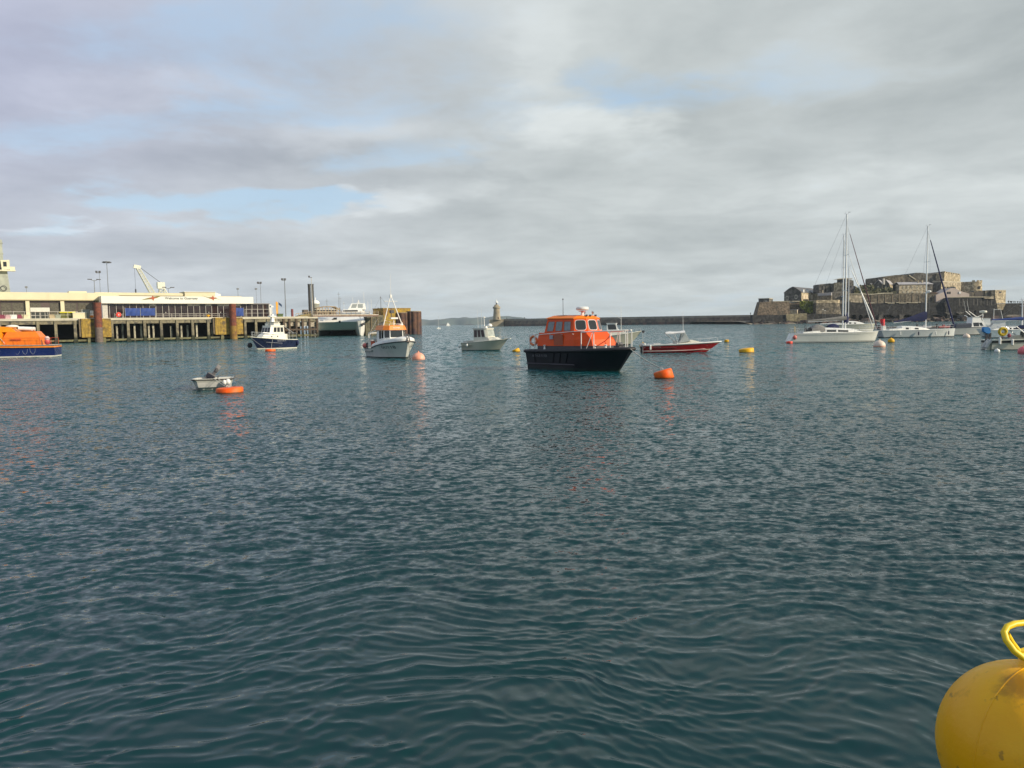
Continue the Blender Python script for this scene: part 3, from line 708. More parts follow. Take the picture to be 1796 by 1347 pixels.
    for s in (-1, 1): mb.tube((-3.2, s*1.05, .9), (-3.2, s*1.05, 2.45), .045).tube((-2.6, s*1.1, .9), (-2.6, s*1.1, 2.45), .035).tube((-3.2, s*1.05, 2.45), (-1.2, s*.95, 2.75), .045)
    mb.tube((-3.2, -1.05, 2.45), (-3.2, 1.05, 2.45), .05).tube((-2.9, -.9, 2.5), (-1.2, -.5, 3.1), .03).tube((-3.0, -1.0, 2.5), (-2.0, -.6, 3.9), .014)
    mb.build('stern_gallows', WRAIL, t)
    bn = MB().loft([[(-2.55+.0, -1.05, 1.0), (-1.95, -1.05, 1.0), (-1.95, -.45, 1.0), (-2.55, -.45, 1.0)], [(-2.62, -1.12, 1.62), (-1.88, -1.12, 1.62), (-1.88, -.38, 1.62), (-2.62, -.38, 1.62)]]).build('fish_bin', mat('orange_plastic_bin', (.62, .10, .03), .5, var=.15), t)
    MB().box(-2.66, -1.84, -1.16, -.34, 1.62, 1.72).build('bin_lid', mat('pink_lid', (.62, .42, .36), .5), bn)
    MB().box(-2.5, -2.1, .1, .9, .8, 1.5).build('deck_crate', mat('grey_crate', (.35, .37, .38), .6), t)
    mb = MB().tube((-1.6, -1.0, 1.0), (-1.6, -1.0, 1.75), .06); mb.ball((-1.6, -1.02, 1.85), .17); mb.build('pot_hauler', mat('grey_hauler', (.45, .48, .46), .5), t, smooth=True)
    rail([(-3.5, -1.15, .9), (-3.5, 0, .9), (-3.5, 1.15, .9)], .8, STEEL, t, .02, 1, 'stern_rail')
    for z_ in (1.0, 1.25, 1.5): MB().ball((-3.3, -1.2, z_-.15), .10, .10, .13, 10, 8).build('net_float', DGREY, t, smooth=True)
    MB().ball((-3.65, -1.25, 1.15), .27).build('fender', mat('red_pink_fender', (.62, .16, .13), .5), t, smooth=True)
    BLK = mat('black_letters', (.02, .02, .02), .6)
    lettering('GU118', .40, side_M(1.75, -1.2, 1.08, -1) @ Matrix.Diagonal((1.45, 1, 1, 1)), BLK, t, 'registration_number', h)
    lettering('GU118', .36, side_M(2.3, 1.2, 1.16, 1) @ Matrix.Diagonal((1.45, 1, 1, 1)), BLK, t, 'registration_number', h)
    MB().box(-3.68, -3.40, -1.28, -1.24, .45, .68).build('stern_marking', DGREY, t)
    for x_, z_ in ((-2.4, .45), (-1.6, .42)): MB().lathe([(.01, 0), (.05, 0), (.05, .03), (.01, .03)], n=10, M=Matrix.Translation((x_, -1.32, z_)) @ Matrix.Rotation(R(90), 4, 'X')).build('scupper', BLACK, t)
    mb = MB(); mb.path([(3.0, .12, 2.35), (3.45, .12, 2.28), (3.75, .1, 1.75), (3.65, .05, 1.55)], .05).tube((3.2, -.06, 2.3), (3.75, -.02, 1.6), .04).tube((3.75, -.2, 1.62), (3.75, .28, 1.62), .04); mb.build('bow_anchor', mat('brown_steel', (.14, .11, .09), .5), t)
    M_ = Matrix.Translation(c) @ Matrix.Rotation(R(-60), 4, 'Z') @ Matrix.Diagonal((1.14, 1.13, 1, 1))
    rope('bow_rope', M_ @ Vector((3.55, .1, 1.6)), M_ @ Vector((3.1, .32, -.02)), -.1, .02, mat('dark_rope', (.10, .09, .07), .8), 'dark bow rope hanging from the fishing boat stem to the water')
fishing_boat()

# ================================================================== NAVY CABIN CRUISER
def navy_boat():
    D = 116.0; th_ = R(237); c = Vector((at(477, 612, D).x, D, 0)); t = thing('cabin_cruiser', 'navy hulled cabin cruiser with white superstructure and side fenders, bow towards the quay wall', 'boat', c, th_); t.scale = (1., 1.08, 1.13)
    L, B = 7.6, 3.0; sh = lambda s: 1.15+.50*s**1.8
    mb, bd, xx = hull(L, B, sh, rake=1.2, rows=((0, 1), (.10, 0), (.5, 0), (1, 0)), stern=.88, tm=.45, pd=2.4, pw=1.6, flare=.65, fwl=.84)
    h = weld(mb.build('hull', [NAVY, CREAMW], t))
    deck(bd, xx, sh, DECKW, t, .02); strake(bd, xx, sh, 1, .05, CREAMW, t, 'gunwale_rail')
    Wc = mat('cream_cabin', (.74, .72, .62), .35, var=.05, streak=.1)
    lo0 = [(-2.0, -1.15, 1.15), (1.3, -1.05, 1.3), (2.4, -.55, 1.45), (2.4, .55, 1.45), (1.3, 1.05, 1.3), (-2.0, 1.15, 1.15)]
    lo1 = [(-2.0, -1.10, 1.95), (1.0, -1.0, 2.0), (1.75, -.55, 2.0), (1.75, .55, 2.0), (1.0, 1.0, 2.0), (-2.0, 1.10, 1.95)]
    MB().loft([lo0, lo1]).build('cabin', Wc, t)
    w0 = [(-1.5, -1.08, 1.95), (.75, -1.08, 1.98), (1.15, -.95, 1.98), (1.15, .95, 1.98), (.75, 1.08, 1.98), (-1.5, 1.08, 1.95)]
    w1 = [(-1.5, -.95, 3.0), (.45, -.95, 3.0), (.8, -.82, 3.0), (.8, .82, 3.0), (.45, .95, 3.0), (-1.5, .95, 3.0)]
    MB().loft([w0, w1]).build('wheelhouse', Wc, t)
    MB().loft([[(x_*1.06, y_*1.08, 3.0) for x_, y_, z_ in w1], [(x_*1.04, y_*1.05, 3.1) for x_, y_, z_ in w1]]).build('roof', Wc, t)
    for k in range(3): face_win([w0[2], w0[3], w1[3], w1[2]], .04+.325*k, .30+.325*k, .22, .84, GLASS, t, r=.06)
    for a in (0, 4):
        for k in range(3): face_win([w0[a], w0[a+1], w1[a+1], w1[a]], .08+.3*k, .32+.3*k, .25, .85, GLASS, t, r=.05)
    for x_ in (-.2, .9):
        for s in (-1, 1): MB().lathe([(.01, 0), (.1, 0), (.1, .04), (.01, .04)], n=12, M=Matrix.Translation((x_, s*1.10, 1.65)) @ Matrix.Rotation(R(90), 4, 'X')).build('porthole', GLASS, t)
    a_ = MB().box(-.9, .2, -.85, .85, 3.5, 3.58).box(-.8, -.7, -.8, -.7, 3.1, 3.5).box(-.8, -.7, .7, .8, 3.1, 3.5).box(.0, .1, -.8, -.7, 3.1, 3.5).build('roof_rack', CREAMW, t)
    MB().loft([[(-.6, y_-.2, 3.1), (.1, y_-.2, 3.1), (.1, y_+.2, 3.1), (-.6, y_+.2, 3.1)] for y_ in (0,)] + [[(-.5, -.12, 4.6), (-.2, -.12, 4.6), (-.2, .12, 4.6), (-.5, .12, 4.6)]]).build('mast', WHITE, t)
    MB().box(-.7, .3, -.3, .3, 4.25, 4.38).build('radar_scanner', WHITE, t)
    MB().tube((-.4, 0, 4.6), (-.4, 0, 5.6), .05, .03).box(-.6, -.2, -.35, -.02, 5.5, 5.72).build('mast_head', WHITE, t)
    for s, z_ in ((-.6, 5.0), (.7, 4.7)): MB().tube((-.5, s, 3.1), (-.5, s, z_+.3), .02, .01).build('whip_aerial', WRAIL, t)
    for s in (-1, 1): MB().loft([[(-.9+.0, s*.55-.35, 3.1), (.3, s*.55-.35, 3.1), (.3, s*.55+.35, 3.1), (-.9, s*.55+.35, 3.1)], [(-.9, s*.55-.38, 3.4), (.3, s*.55-.38, 3.4), (.3, s*.55+.38, 3.4), (-.9, s*.55+.38, 3.4)]]).build('liferaft_case', Wc, t)
    for s in (-1, 1):
        P_ = [(xx(q, 1), s*(bd(q)-.12), sh(q)) for q in (.55, .68, .8, .9, .97)]; rail(P_, .7, STEEL, t, .018, 1, 'pulpit')
        P_ = [(xx(q, 1), s*(bd(q)-.1), sh(q)) for q in (.02, .12, .25)]; rail(P_, .9, STEEL, t, .02, 1, 'stern_rail')
    mb = MB()
    for s in (-1, 1): mb.tube((-1.5, s*1.0, 3.0), (-3.3, s*1.15, 2.0), .03).tube((-2.4, s*1.1, 1.2), (-2.4, s*1.05, 2.6), .03)
    mb.build('cockpit_frame', STEEL, t)
    lettering('AVENTURE III', .27, side_M(-.6, 1.4, 1.06, 1), WLET, t, 'boat_name', h)
    mb = MB(); mb.path([(xx(q, .55), (bd(q)*.95+.0), .9-.45*(.75-q)*1.3) for q in (.80, .72, .62, .52, .44)], .03, 5); mb.path([(xx(q, .55), -(bd(q)*.95), .9-.45*(.75-q)*1.3) for q in (.80, .72, .62, .52, .44)], .03, 5); mb.build('hull_moulding', mat('grey_stripe', (.25, .26, .3), .4), t, smooth=60)
    MB().ball((-3.75, 1.25, .75), .20, .28, .42, 12, 10).tube((-3.6, 1.1, 1.1), (-3.5, .9, 1.3), .03).build('fender', NAVYC, t, smooth=True)
    MB().ball((3.1, -1.05, .55), .36, .36, .36, 12, 10).build('fender', BLACK, t, smooth=True)
    M_ = Matrix.Translation(c) @ Matrix.Rotation(th_, 4, 'Z') @ Matrix.Diagonal((1, 1.08, 1.13, 1))
    D2 = D_of(474, 616.5)
    rope('mooring_line', M_ @ Vector((3.8, .1, 1.55)), (at(474, 613, D2).x-.4, D2, .33), .1, .022, ROPEM, 'slack grey line from the navy cruiser bow to the small flat orange buoy')
    rope('mooring_line', M_ @ Vector((1.1, 1.45, 1.4)), (at(475, 613, D2).x, D2+.1, .33), .02, .02, ROPEM, 'near vertical pale line down the side of the navy cruiser')
navy_boat()

# ================================================================== CREAM MOTOR CRUISER
def cream_cruiser(px, D, th_, label, scale=1., detail=True, L=6.3):
    c = Vector((at(px, 612, D).x, D, 0)); t = thing('motor_cruiser', label, 'boat', c, th_, 'small cream motor cruisers'); t.scale = (scale,)*3
    B = 2.5; sh = lambda s: .92+.48*s**1.5; HC = mat('ivory_hull', (.50, .49, .39), .35, var=.05, vs=1.2, streak=.15)
    mb, bd, xx = hull(L, B, sh, rake=1.3, rows=((0, 1), (.07, 0), (.5, 0), (1, 0)), stern=.9, tm=.45, pd=2.3, pw=1.6, flare=.7, fwl=.84)
    weld(mb.build('hull', [HC, mat('green_black_antifoul', (.03, .035, .025), .7)], t))
    deck(bd, xx, sh, DECKW, t, .02, .3, 1); deck(bd, xx, sh, DECKW, t, .35, 0, .3, name='cockpit_floor')
    strake(bd, xx, sh, .99, .04, mat('cream_rubbing', (.5, .48, .40), .5), t)
    lo0 = [(-1.3, -.95, 1.0), (1.1, -.9, 1.1), (2.1, -.45, 1.25), (2.1, .45, 1.25), (1.1, .9, 1.1), (-1.3, .95, 1.0)]
    lo1 = [(-1.3, -.92, 1.55), (.7, -.85, 1.6), (1.3, -.45, 1.6), (1.3, .45, 1.6), (.7, .85, 1.6), (-1.3, .92, 1.55)]
    MB().loft([lo0, lo1]).build('cabin', CREAMW, t)
    w0 = [(-1.35, -.92, 1.55), (.45, -.9, 1.6), (.75, -.75, 1.6), (.75, .75, 1.6), (.45, .9, 1.6), (-1.35, .92, 1.55)]
    w1 = [(-1.35, -.88, 2.62), (.2, -.86, 2.62), (.5, -.72, 2.62), (.5, .72, 2.62), (.2, .86, 2.62), (-1.35, .88, 2.62)]
    MB().loft([w0, w1]).build('wheelhouse', CREAMW, t)
    MB().loft([[(x_*1.12, y_*1.07, 2.60) for x_, y_, z_ in w1], [(x_*1.10, y_*1.05, 2.72) for x_, y_, z_ in w1]]).build('roof', mat('cream_roof', (.50, .49, .43), .5), t)
    face_win([w0[2], w0[3], w1[3], w1[2]], .04, .96, .1, .9, GLASSL, t, mat('cream_rubbing', (.5, .48, .40), .5), .03)
    for a in (0, 4):
        for u_ in ((.06, .32), (.38, .62), (.68, .94)): face_win([w0[a], w0[a+1], w1[a+1], w1[a]], u_[0], u_[1], .06, .88, mat('brown_glass', (.05, .028, .026), .1), t, r=.04)
    MB().tube((-.3, 0, 2.7), (-.35, 0, 4.15), .05, .035).box(-.45, -.25, -.2, .2, 4.0, 4.06).build('mast', WRAIL, t)
    MB().ball((-.35, .12, 4.22), .10, .16, .07).build('gull_perch', DGREY, t) if False else None
    MB().lathe([(.05, 0), (.22, .06), (.31, .16), (.28, .32), (.16, .42), (.02, .46)], (.25, .35, 2.80), 18).build('radome', WHITE, t, smooth=True)
    MB().box(-.35, .1, -.3, .1, 2.72, 2.95).build('roof_box', WHITE, t)
    for s, z_ in ((-.5, 5.0), (.3, 5.4)): MB().tube((-.9, s, 2.7), (-.95, s, z_), .018, .009).build('whip_aerial', WRAIL, t)
    rail([(xx(q, 1), -(bd(q)-.12), sh(q)) for q in (.62, .75, .88, .97)], .35, STEEL, t, .015, 0, 'pulpit'); rail([(xx(q, 1), (bd(q)-.12), sh(q)) for q in (.62, .75, .88, .97)], .35, STEEL, t, .015, 0, 'pulpit')
    MB().box(xx(1, 1)-.5, xx(1, 1)+.35, -.12, .12, sh(1)-.02, sh(1)+.05).build('bow_plank', CREAMW, t)
    MB().box(-2.9, -2.4, -.9, .9, .8, 1.18).build('engine_box', DECKW, t)
    for x_, z_ in ((-2.0, .62), (-3.2, .5)): MB().ball((x_, -1.36, z_), .16, .16, .2, 12, 8).tube((x_, -1.3, z_+.2), (x_, -1.2, .95), .015).build('fender', WFE, t, smooth=True)
    return t
cream_cruiser(854, 94.5, R(-33), 'small cream motor cruiser with brown tinted windows and white radome in open water')
def open_boat():
    D = 108; th_ = R(-14); c = Vector((at(1082, 606, D).x, D, 0)); t = thing('motor_launch', 'pale cream launch half hidden behind the orange and black boat', 'boat', c, th_)
    L, B = 7.0, 2.5; sh = lambda s: 1.15+.75*s**1.6; HC = mat('ivory_hull', (.50, .49, .39), .35)
    mb, bd, xx = hull(L, B, sh, rake=1.7, rows=((0, 1), (.07, 0), (.5, 0), (1, 0)), stern=.9, tm=.45, pd=2.3, pw=1.6, flare=.7, fwl=.84)
    weld(mb.build('hull', [HC, BLACK], t)); deck(bd, xx, sh, DECKW, t, .03); strake(bd, xx, sh, 1, .05, CREAMW, t)
    MB().loft([[(-2, -.9, 1.2), (1.6, -.7, 1.5), (1.6, .7, 1.5), (-2, .9, 1.2)], [(-1.9, -.8, 2.0), (.6, -.6, 2.0), (.6, .6, 2.0), (-1.9, .8, 2.0)]]).build('cabin', CREAMW, t)
    w0 = [(-1.3, -.8, 2.0), (.3, -.6, 2.0), (.3, .6, 2.0), (-1.3, .8, 2.0)]; w1 = [(-1.3, -.7, 3.0), (-.1, -.55, 3.0), (-.1, .55, 3.0), (-1.3, .7, 3.0)]
    MB().loft([w0, w1]).build('wheelhouse', WHITE, t)
    for a in (0, 1): face_win([w0[a], w0[a+1], w1[a+1], w1[a]], .1, .9, .15, .85, GLASS, t, r=.05)
    MB().box(-1.4, .0, -.75, .75, 3.0, 3.07).build('roof', WHITE, t)
    MB().tube((.6, 0, 2.0), (.6, 0, 5.4), .035, .02).tube((-1.2, 0, 4.9), (.6, 0, 3.6), .02).build('mast', WRAIL, t)
    for s in (1, -1): rail([(xx(q, 1), s*(bd(q)-.1), sh(q)) for q in (.6, .75, .88, .97)], .45, STEEL, t, .015, 0, 'pulpit')
    MB().box(3.0, 3.9, -.1, .1, 1.82, 1.95).box(3.5, 3.8, -.15, .15, 1.6, 1.82).build('bow_roller', DGREY, t)
    D2 = D_of(1127, 609.5)
    M_ = Matrix.Translation(c) @ Matrix.Rotation(th_, 4, 'Z')
    rope('anchor_line', M_ @ Vector((3.6, 0, 1.75)), (at(1127, 600, D2).x, D2, .45), .1, .02, ROPEM, 'thin pale line from the launch bow to the round yellow buoy')
open_boat()

# ================================================================== DINGHY
def dinghy():
    D = 41.2; th_ = R(-72); c = Vector((at(375, 680, D).x, D, 0)); t = thing('dinghy', 'small white open dinghy with tilted black outboard motor', 'boat', c, th_)
    L, B = 3.2, 2.05; sh = lambda s: .50+.10*s
    DH = mat('dinghy_white', (.60, .59, .52), .4, var=.08, vs=2, streak=.2)
    mb, bd, xx = hull(L, B, sh, rake=.35, rows=((0, 0), (.5, 0), (1, 0)), stern=.95, tm=.5, pd=6, pw=4, flare=.8, fwl=.84, blunt=.80, draft=.12)
    h = weld(mb.build('hull', [DH], t))
    strake(bd, xx, sh, .93, .035, mat('dark_brown_rubber', (.04, .03, .025), .6), t, t1=.999)
    mb = MB(); ts = [i/16 for i in range(17)]                       # inner liner: side walls and floor
    i0 = [(xx(q, 1)*.96, (bd(q)-.07), sh(q)) for q in ts]; i1 = [(xx(q, 1)*.90, (bd(q)-.16), .16) for q in ts]
    loop0 = i0+[(p[0], -p[1], p[2]) for p in i0[::-1]]; loop1 = i1+[(p[0], -p[1], p[2]) for p in i1[::-1]]
    outr = [(xx(q, 1), bd(q), sh(q)) for q in ts]; outl = outr+[(p[0], -p[1], p[2]) for p in outr[::-1]]
    n = len(loop0); mb.add(outl+loop0+loop1, [(i, (i+1) % n, n+(i+1) % n, n+i) for i in range(n)]+[(n+i, n+(i+1) % n, 2*n+(i+1) % n, 2*n+i) for i in range(n)]+[tuple(range(2*n, 3*n))])
    mb.build('inner_liner', mat('grey_white_liner', (.50, .49, .45), .5, var=.12), t)
    MB().box(-1.35, -.95, -.70, .70, .36, .43).build('thwart', DECKW, t); MB().box(-.1, .25, -.70, .70, .34, .40).build('thwart', DECKW, t)
    MB().loft([[(.95, -.6, .52), (1.55, -.45, .56), (1.55, .45, .56), (.95, .6, .52)], [(.95, -.6, .57), (1.55, -.45, .61), (1.55, .45, .61), (.95, .6, .57)]]).build('foredeck', DECKW, t)
    for y_ in (-.3, .3): MB().tube((1.3, y_, .6), (1.3, y_, .72), .03).build('cleat', DGREY, t)
    # keel bulges of the tri-hull bow
    mb = MB()
    for y_ in (-.42, 0, .42): mb.loft([[(x_, y_+w_*math.cos(a), -.10+hh+w_*.9*math.sin(a)) for a in [R(k*30) for k in range(12)]] for x_, w_, hh in ((-1.2, .14, 0), (.6, .17, .03), (1.15, .14, .12), (1.32, .05, .22))])
    mb.build('bow_runner', DH, t, smooth=60)
    # outboard tilted up at the transom, offset to starboard
    dl = Matrix.Rotation(-th_, 3, 'Z') @ Vector((.45, .25, .75)).normalized(); zx = -dl; xx_ = Vector((0, 0, 1)).cross(zx).cross(zx).normalized(); yx = zx.cross(xx_)
    M_ = Matrix(((xx_.x, yx.x, zx.x, -1.55), (xx_.y, yx.y, zx.y, .0), (xx_.z, yx.z, zx.z, .78), (0, 0, 0, 1)))
    ob = MB().box(-.08, .06, -.12, .12, -.25, .16, M=M_).box(-.05, .10, -.18, .18, -.2, -.05, M=M_).build('outboard_bracket', DGREY, t)
    MB().loft([[(x_*s_+0, y_*s2, z_) for x_, y_ in ((-.30, -.13), (.14, -.15), (.14, .15), (-.30, .13))] for z_, s_, s2 in ((.14, .8, .8), (.22, 1, 1), (.42, 1, 1), (.54, .75, .8))], M=M_).build('cowling', mat('blue_black_cowling', (.010, .012, .022), .4, var=.2, spec=.3), ob)
    MB().loft([[(-.11, -.09, -.46), (.12, -.07, -.46), (.12, .07, -.46), (-.11, .09, -.46)], [(-.08, -.06, .14), (.08, -.06, .14), (.08, .06, .14), (-.08, .06, .14)]], M=M_).build('drive_leg', mat('weathered_grey', (.22, .21, .21), .5), ob)
    MB().tube((.1, 0, .25), (.62, 0, .35), .022, M=None, n=6).build('tiller', DGREY, ob) if False else None
    a = MB(); a.loft([[(.1+.0, -.02, .2), (.1, .02, .2), (.14, .02, .24), (.14, -.02, .24)], [(.5, -.02, .36), (.5, .02, .36), (.54, .02, .4), (.54, -.02, .4)]], M=M_); a.build('tiller', DGREY, ob)
    MB().ball((1.60, .80, .42), .13, .13, .16).build('fender', WFE, t, smooth=True)
    MB().ball((1.66, .62, .40), .10, .10, .14).build('fender', WFE, t, smooth=True)
    W_ = Matrix.Translation(c) @ Matrix.Rotation(th_, 4, 'Z'); D2 = D_of(403, 690)+.5
    for k, (x_, y_) in enumerate(((1.5, .1), (1.55, .3))):
        rope('painter', W_ @ Vector((x_, y_, .62)), (at(398+k*4, 684, D2).x, D2, .28), .03, .013, mat('cream_rope', (.6, .57, .48), .8), ['left of two short cream ropes tying the dinghy to its orange buoy', 'right of two short cream ropes tying the dinghy to its orange buoy'][k])
dinghy()

# ================================================================== LIFEBOAT
def lifeboat():
    D = 97.0; th_ = R(199); c = Vector((at(0, 625, D).x-1.5, D, 0)); t = thing('lifeboat', 'orange and navy lifeboat cut off by the left edge of the photo', 'boat', c, th_)
    L, B = 15.6, 4.6; sh = lambda s: 1.42+.75*s**2
    NB = mat('lifeboat_blue', (.010, .022, .115), .28, var=.1, vs=.8, coat=.2); OS = mat('orange_band', (.80, .26, .03), .4)
    mb, bd, xx = hull(L, B, sh, rake=1.8, rows=((0, 1), (.08, 0), (.45, 0), (.78, 2), (.92, 3), (1, 3)), stern=.92, tm=.5, pd=2.4, pw=1.7, flare=.75, fwl=.86)
    h = weld(mb.build('hull', [NB, CREAMW, OS, mat('dark_gunwale', (.03, .03, .035), .5)], t))
    deck(bd, xx, sh, mat('grey_deck', (.28, .28, .27), .7), t, .02)
    strake(bd, xx, sh, 1, .06, mat('grey_toe_rail', (.30, .29, .27), .5), t, 'toe_rail'); strake(bd, xx, sh, .84, .07, OS, t)
    OC = mat('lifeboat_orange', (.85, .29, .006), .42, var=.08, vs=.8, streak=.25, col2=(.80, .21, .008), spec=.3)
    def house(x0, x1, w0_, w1_, z0, z1, f, a):
        bot = [(x0, -w0_, z0), (x1, -w0_, z0), (x1+f, -w0_*.6, z0), (x1+f, w0_*.6, z0), (x1, w0_, z0), (x0, w0_, z0)]
        mid = [(x0+a*.2, -w0_*.97, z0+(z1-z0)*.6), (x1-.1, -w0_*.97, z0+(z1-z0)*.6), (x1+f*.5, -w0_*.6, z0+(z1-z0)*.6), (x1+f*.5, w0_*.6, z0+(z1-z0)*.6), (x1-.1, w0_*.97, z0+(z1-z0)*.6), (x0+a*.2, w0_*.97, z0+(z1-z0)*.6)]
        top = [(x0+a, -w1_, z1), (x1-.5, -w1_, z1), (x1-.1, -w1_*.6, z1), (x1-.1, w1_*.6, z1), (x1-.5, w1_, z1), (x0+a, w1_, z1)]
        return [bot, mid, top]
    MB().loft(house(-2.2, 3.6, 1.85, 1.45, 1.42, 3.85, 1.2, .5)).build('superstructure', OC, t)
    MB().loft(house(-6.3, -2.1, 1.75, 1.35, 1.42, 3.2, .0, .6)).build('aft_cabin', mat('lifeboat_orange_aft', (.82, .19, .008), .42, var=.1, streak=.2), t)
    MB().loft([[(-3.6, -1.4, 3.15), (-1.6, -1.3, 3.15), (-1.6, 1.3, 3.15), (-3.6, 1.4, 3.15)], [(-2.8, -1.2, 3.75), (-1.6, -1.3, 3.84), (-1.6, 1.3, 3.84), (-2.8, 1.2, 3.75)]]).build('cabin_shoulder', OC, t)
    OD = mat('red_orange_detail', (.62, .09, .02), .5)
    for x_, z_, w_ in ((2.4, 2.6, 1.3), (.6, 2.9, 1.4), (-3.6, 2.2, 1.1)):
        for s in (-1, 1): MB().box(x_-w_/2, x_+w_/2, s*1.84-.02, s*1.84+.02, z_-.1, z_+.1).build('side_hatch', OD, t)
    mb = MB()
    for s in (-1, 1):
        P_ = [(xx(q, 1), s*(bd(q)-.08), sh(q)) for q in (.02, .1, .18, .26, .34, .42, .5, .6, .7, .8)]
        rail(P_, .9, OD, t, .018, 1, 'guard_rail')
    for s in (-1, 1): MB().path([(-2.4, s*1.88, 1.7), (-1.9, s*1.9, 2.45), (.4, s*1.9, 2.45), (1.0, s*1.88, 2.6)], .04).build('grab_rail', mat('pale_rail', (.72, .55, .42), .5), t, smooth=60)
    for y_ in (-.75, .75): MB().tube((-5.2, y_, 3.5), (-3.7, y_, 3.6), .25, n=14).build('liferaft_canister', WHITE, t, smooth=50)
    MB().ball((-2.9, .2, 3.85), .75, .5, .2).build('dome', WHITE, t, smooth=True)
    gw = mat('flybridge_glass', (.20, .21, .19), .25, var=.3)
    for k, (x0, x1) in enumerate(((-1.3, .3), (.35, 1.3), (1.35, 2.6))):
        MB().box(x0, x1, -1.32, -1.28, 3.85, 4.45-.08*abs(k-1)).build('flybridge_screen', gw, t); MB().box(x0, x1, 1.28, 1.32, 3.85, 4.45-.08*abs(k-1)).build('flybridge_screen', gw, t)
    mb = MB().tube((.4, -.5, 3.85), (.2, -.3, 6.3), .05).tube((.4, .5, 3.85), (.2, .3, 6.3), .05).tube((-.2, 0, 3.85), (.2, 0, 6.5), .05).tube((.2, -.9, 5.9), (.2, .9, 5.9), .04)
    mb.build('mast_frame', DGREY, t)
    MB().box(-.1, .5, -.6, .6, 6.1, 6.25).build('radar_scanner', WHITE, t); MB().ball((.1, .2, 5.35), .3, .3, .22).build('satellite_dome', WHITE, t, smooth=True)
    for s in (-.8, .7): MB().tube((0, s, 3.85), (-.3, s, 8.2), .025, .012).build('whip_aerial', WRAIL, t)
    lettering('17-26', .85, side_M(-.9, 2.3, .88, 1), mat('white_black_numbers', (.72, .70, .68), .5), t, 'registration_number', h)
    lettering('17-26', .62, side_M(2.15, -2.3, .86, -1), mat('white_black_numbers', (.72, .70, .68), .5), t, 'registration_number', h)
    for s in (1, -1):
        for x_ in (-3.7, -4.55, -5.4):
            MB().path([(x_+.30*math.cos(a), s*(2.11+.12*math.sin(a)), 1.10+.75*math.sin(a)) for a in [R(180+15*k) for k in range(13)]], .013, 5).build('rope_loop', mat('pale_blue_rope', (.40, .44, .55), .7), t, smooth=60)
    f = MB().ball((-7.0, 1.7, 1.85), .33, .33, .40).build('fender', mat('red_fender', (.62, .08, .08), .5), t, smooth=True)
    MB().ball((-7.0, 1.7, 2.25), .30, .30, .32).build('fender_cap', mat('pale_pink', (.68, .50, .46), .5), f, smooth=True)
    MB().tube((-7.5, 0, 1.4), (-7.7, 0, 2.8), .03).build('ensign_staff', DGREY, t)
lifeboat()
# ================================================================== QUAY / PIER (frame: +x along the face, -y towards the harbour)
PA = Vector((-118, 200, 0)); PANG = math.atan2(41, 56); PU = Vector((math.cos(PANG), math.sin(PANG), 0)); PN = Vector((math.sin(PANG), -math.cos(PANG), 0))
PM = Matrix.Translation(PA) @ Matrix.Rotation(PANG, 4, 'Z')
def pq(px, py, back=0.):
    """pixel -> (u, z) on the vertical plane 'back' metres behind the quay face"""
    d = ray(px, py); p0 = PA - PN*back; t = (p0-CAM).dot(PN)/d.dot(PN); p = CAM+d*t
    return (p-PA).dot(PU), p.z
def pthing(name, label, cat, u=0, y=0, z=0, group=None):
    return thing(name, label, cat, PM @ Vector((u, y, z)), PANG, group)
CONC = mat('old_quay_concrete', (.22, .19, .12), .85, var=.35, vs=1.4, col2=(.10, .09, .07), streak=.6, bump=.4, extra=weed(1.5, .5))
CONCD = mat('wet_algae_concrete', (.16, .15, .07), .8, var=.35, vs=.8, col2=(.07, .07, .05), streak=.5)
EDGE = mat('deck_edge_concrete', (.55, .50, .38), .8, var=.12, vs=.5, streak=.3)
SHADE = mat('underdeck_shade', (.012, .011, .010), .9, var=.4, vs=.6)  # near-black tone standing in for the shade under the deck
YBLK = mat('stained_yellow_concrete', (.34, .22, .04), .85, var=.4, vs=1.3, col2=(.12, .085, .045), streak=.8, bump=.5)
RUST = mat('rusty_steel', (.19, .055, .03), .85, var=.4, vs=1.6, col2=(.10, .05, .04), streak=.5, bump=.3)
RUSTY = mat('rust_and_ochre_steel', (.26, .15, .03), .85, var=.3, vs=1.2, col2=(.14, .06, .03), streak=.3)
BROWN = mat('brown_timber', (.085, .06, .04), .85, var=.4, vs=2., streak=.5, extra=weed(1.4, .5))
U_R = pq(558, 580)[0]; DZ = 6.35; UL = -62.
t = pthing('quay', 'long concrete quay on columns with dark open bays under the terminal', 'quay')
MB().box(UL, U_R, 0, 46, DZ-.50, DZ).build('deck_slab', EDGE, t)
MB().box(UL, U_R, -.02, .5, DZ-1.45, DZ-.62).build('edge_beam', CONC, t)
MB().box(UL, U_R-1, 13, 13.4, -2, DZ-.5).build('shade_backing', SHADE, t)  # dark sheet added behind the bays as painted shade
MB().box(UL, U_R, -.25, .35, .35, .85).build('lower_beam', CONCD, t)
MB().box(UL, pq(540, 560)[0], -.04, .30, DZ-.02, DZ+.10).build('coping', mat('pale_coping', (.66, .62, .50), .7, var=.08), t)
r2 = random.Random(4)
for px in (-60, -20, 22, 67, 98, 132, 196.5, 225, 254, 283, 311, 338, 365.5, 430, 449, 470):
    u = pq(px, 580)[0]; w_ = .34
    mb = MB().loft([[(u+w_*k*a, b_*w_*k-.05, z_) for a, b_ in ((-1, -1), (1, -1), (1, 1), (-1, 1))] for z_, k in ((-2, 1.5), (.55, 1.5), (.8, 1.25), (1.1, 1.), (DZ-.6, .95))])
    mb.build('column', CONC, t)
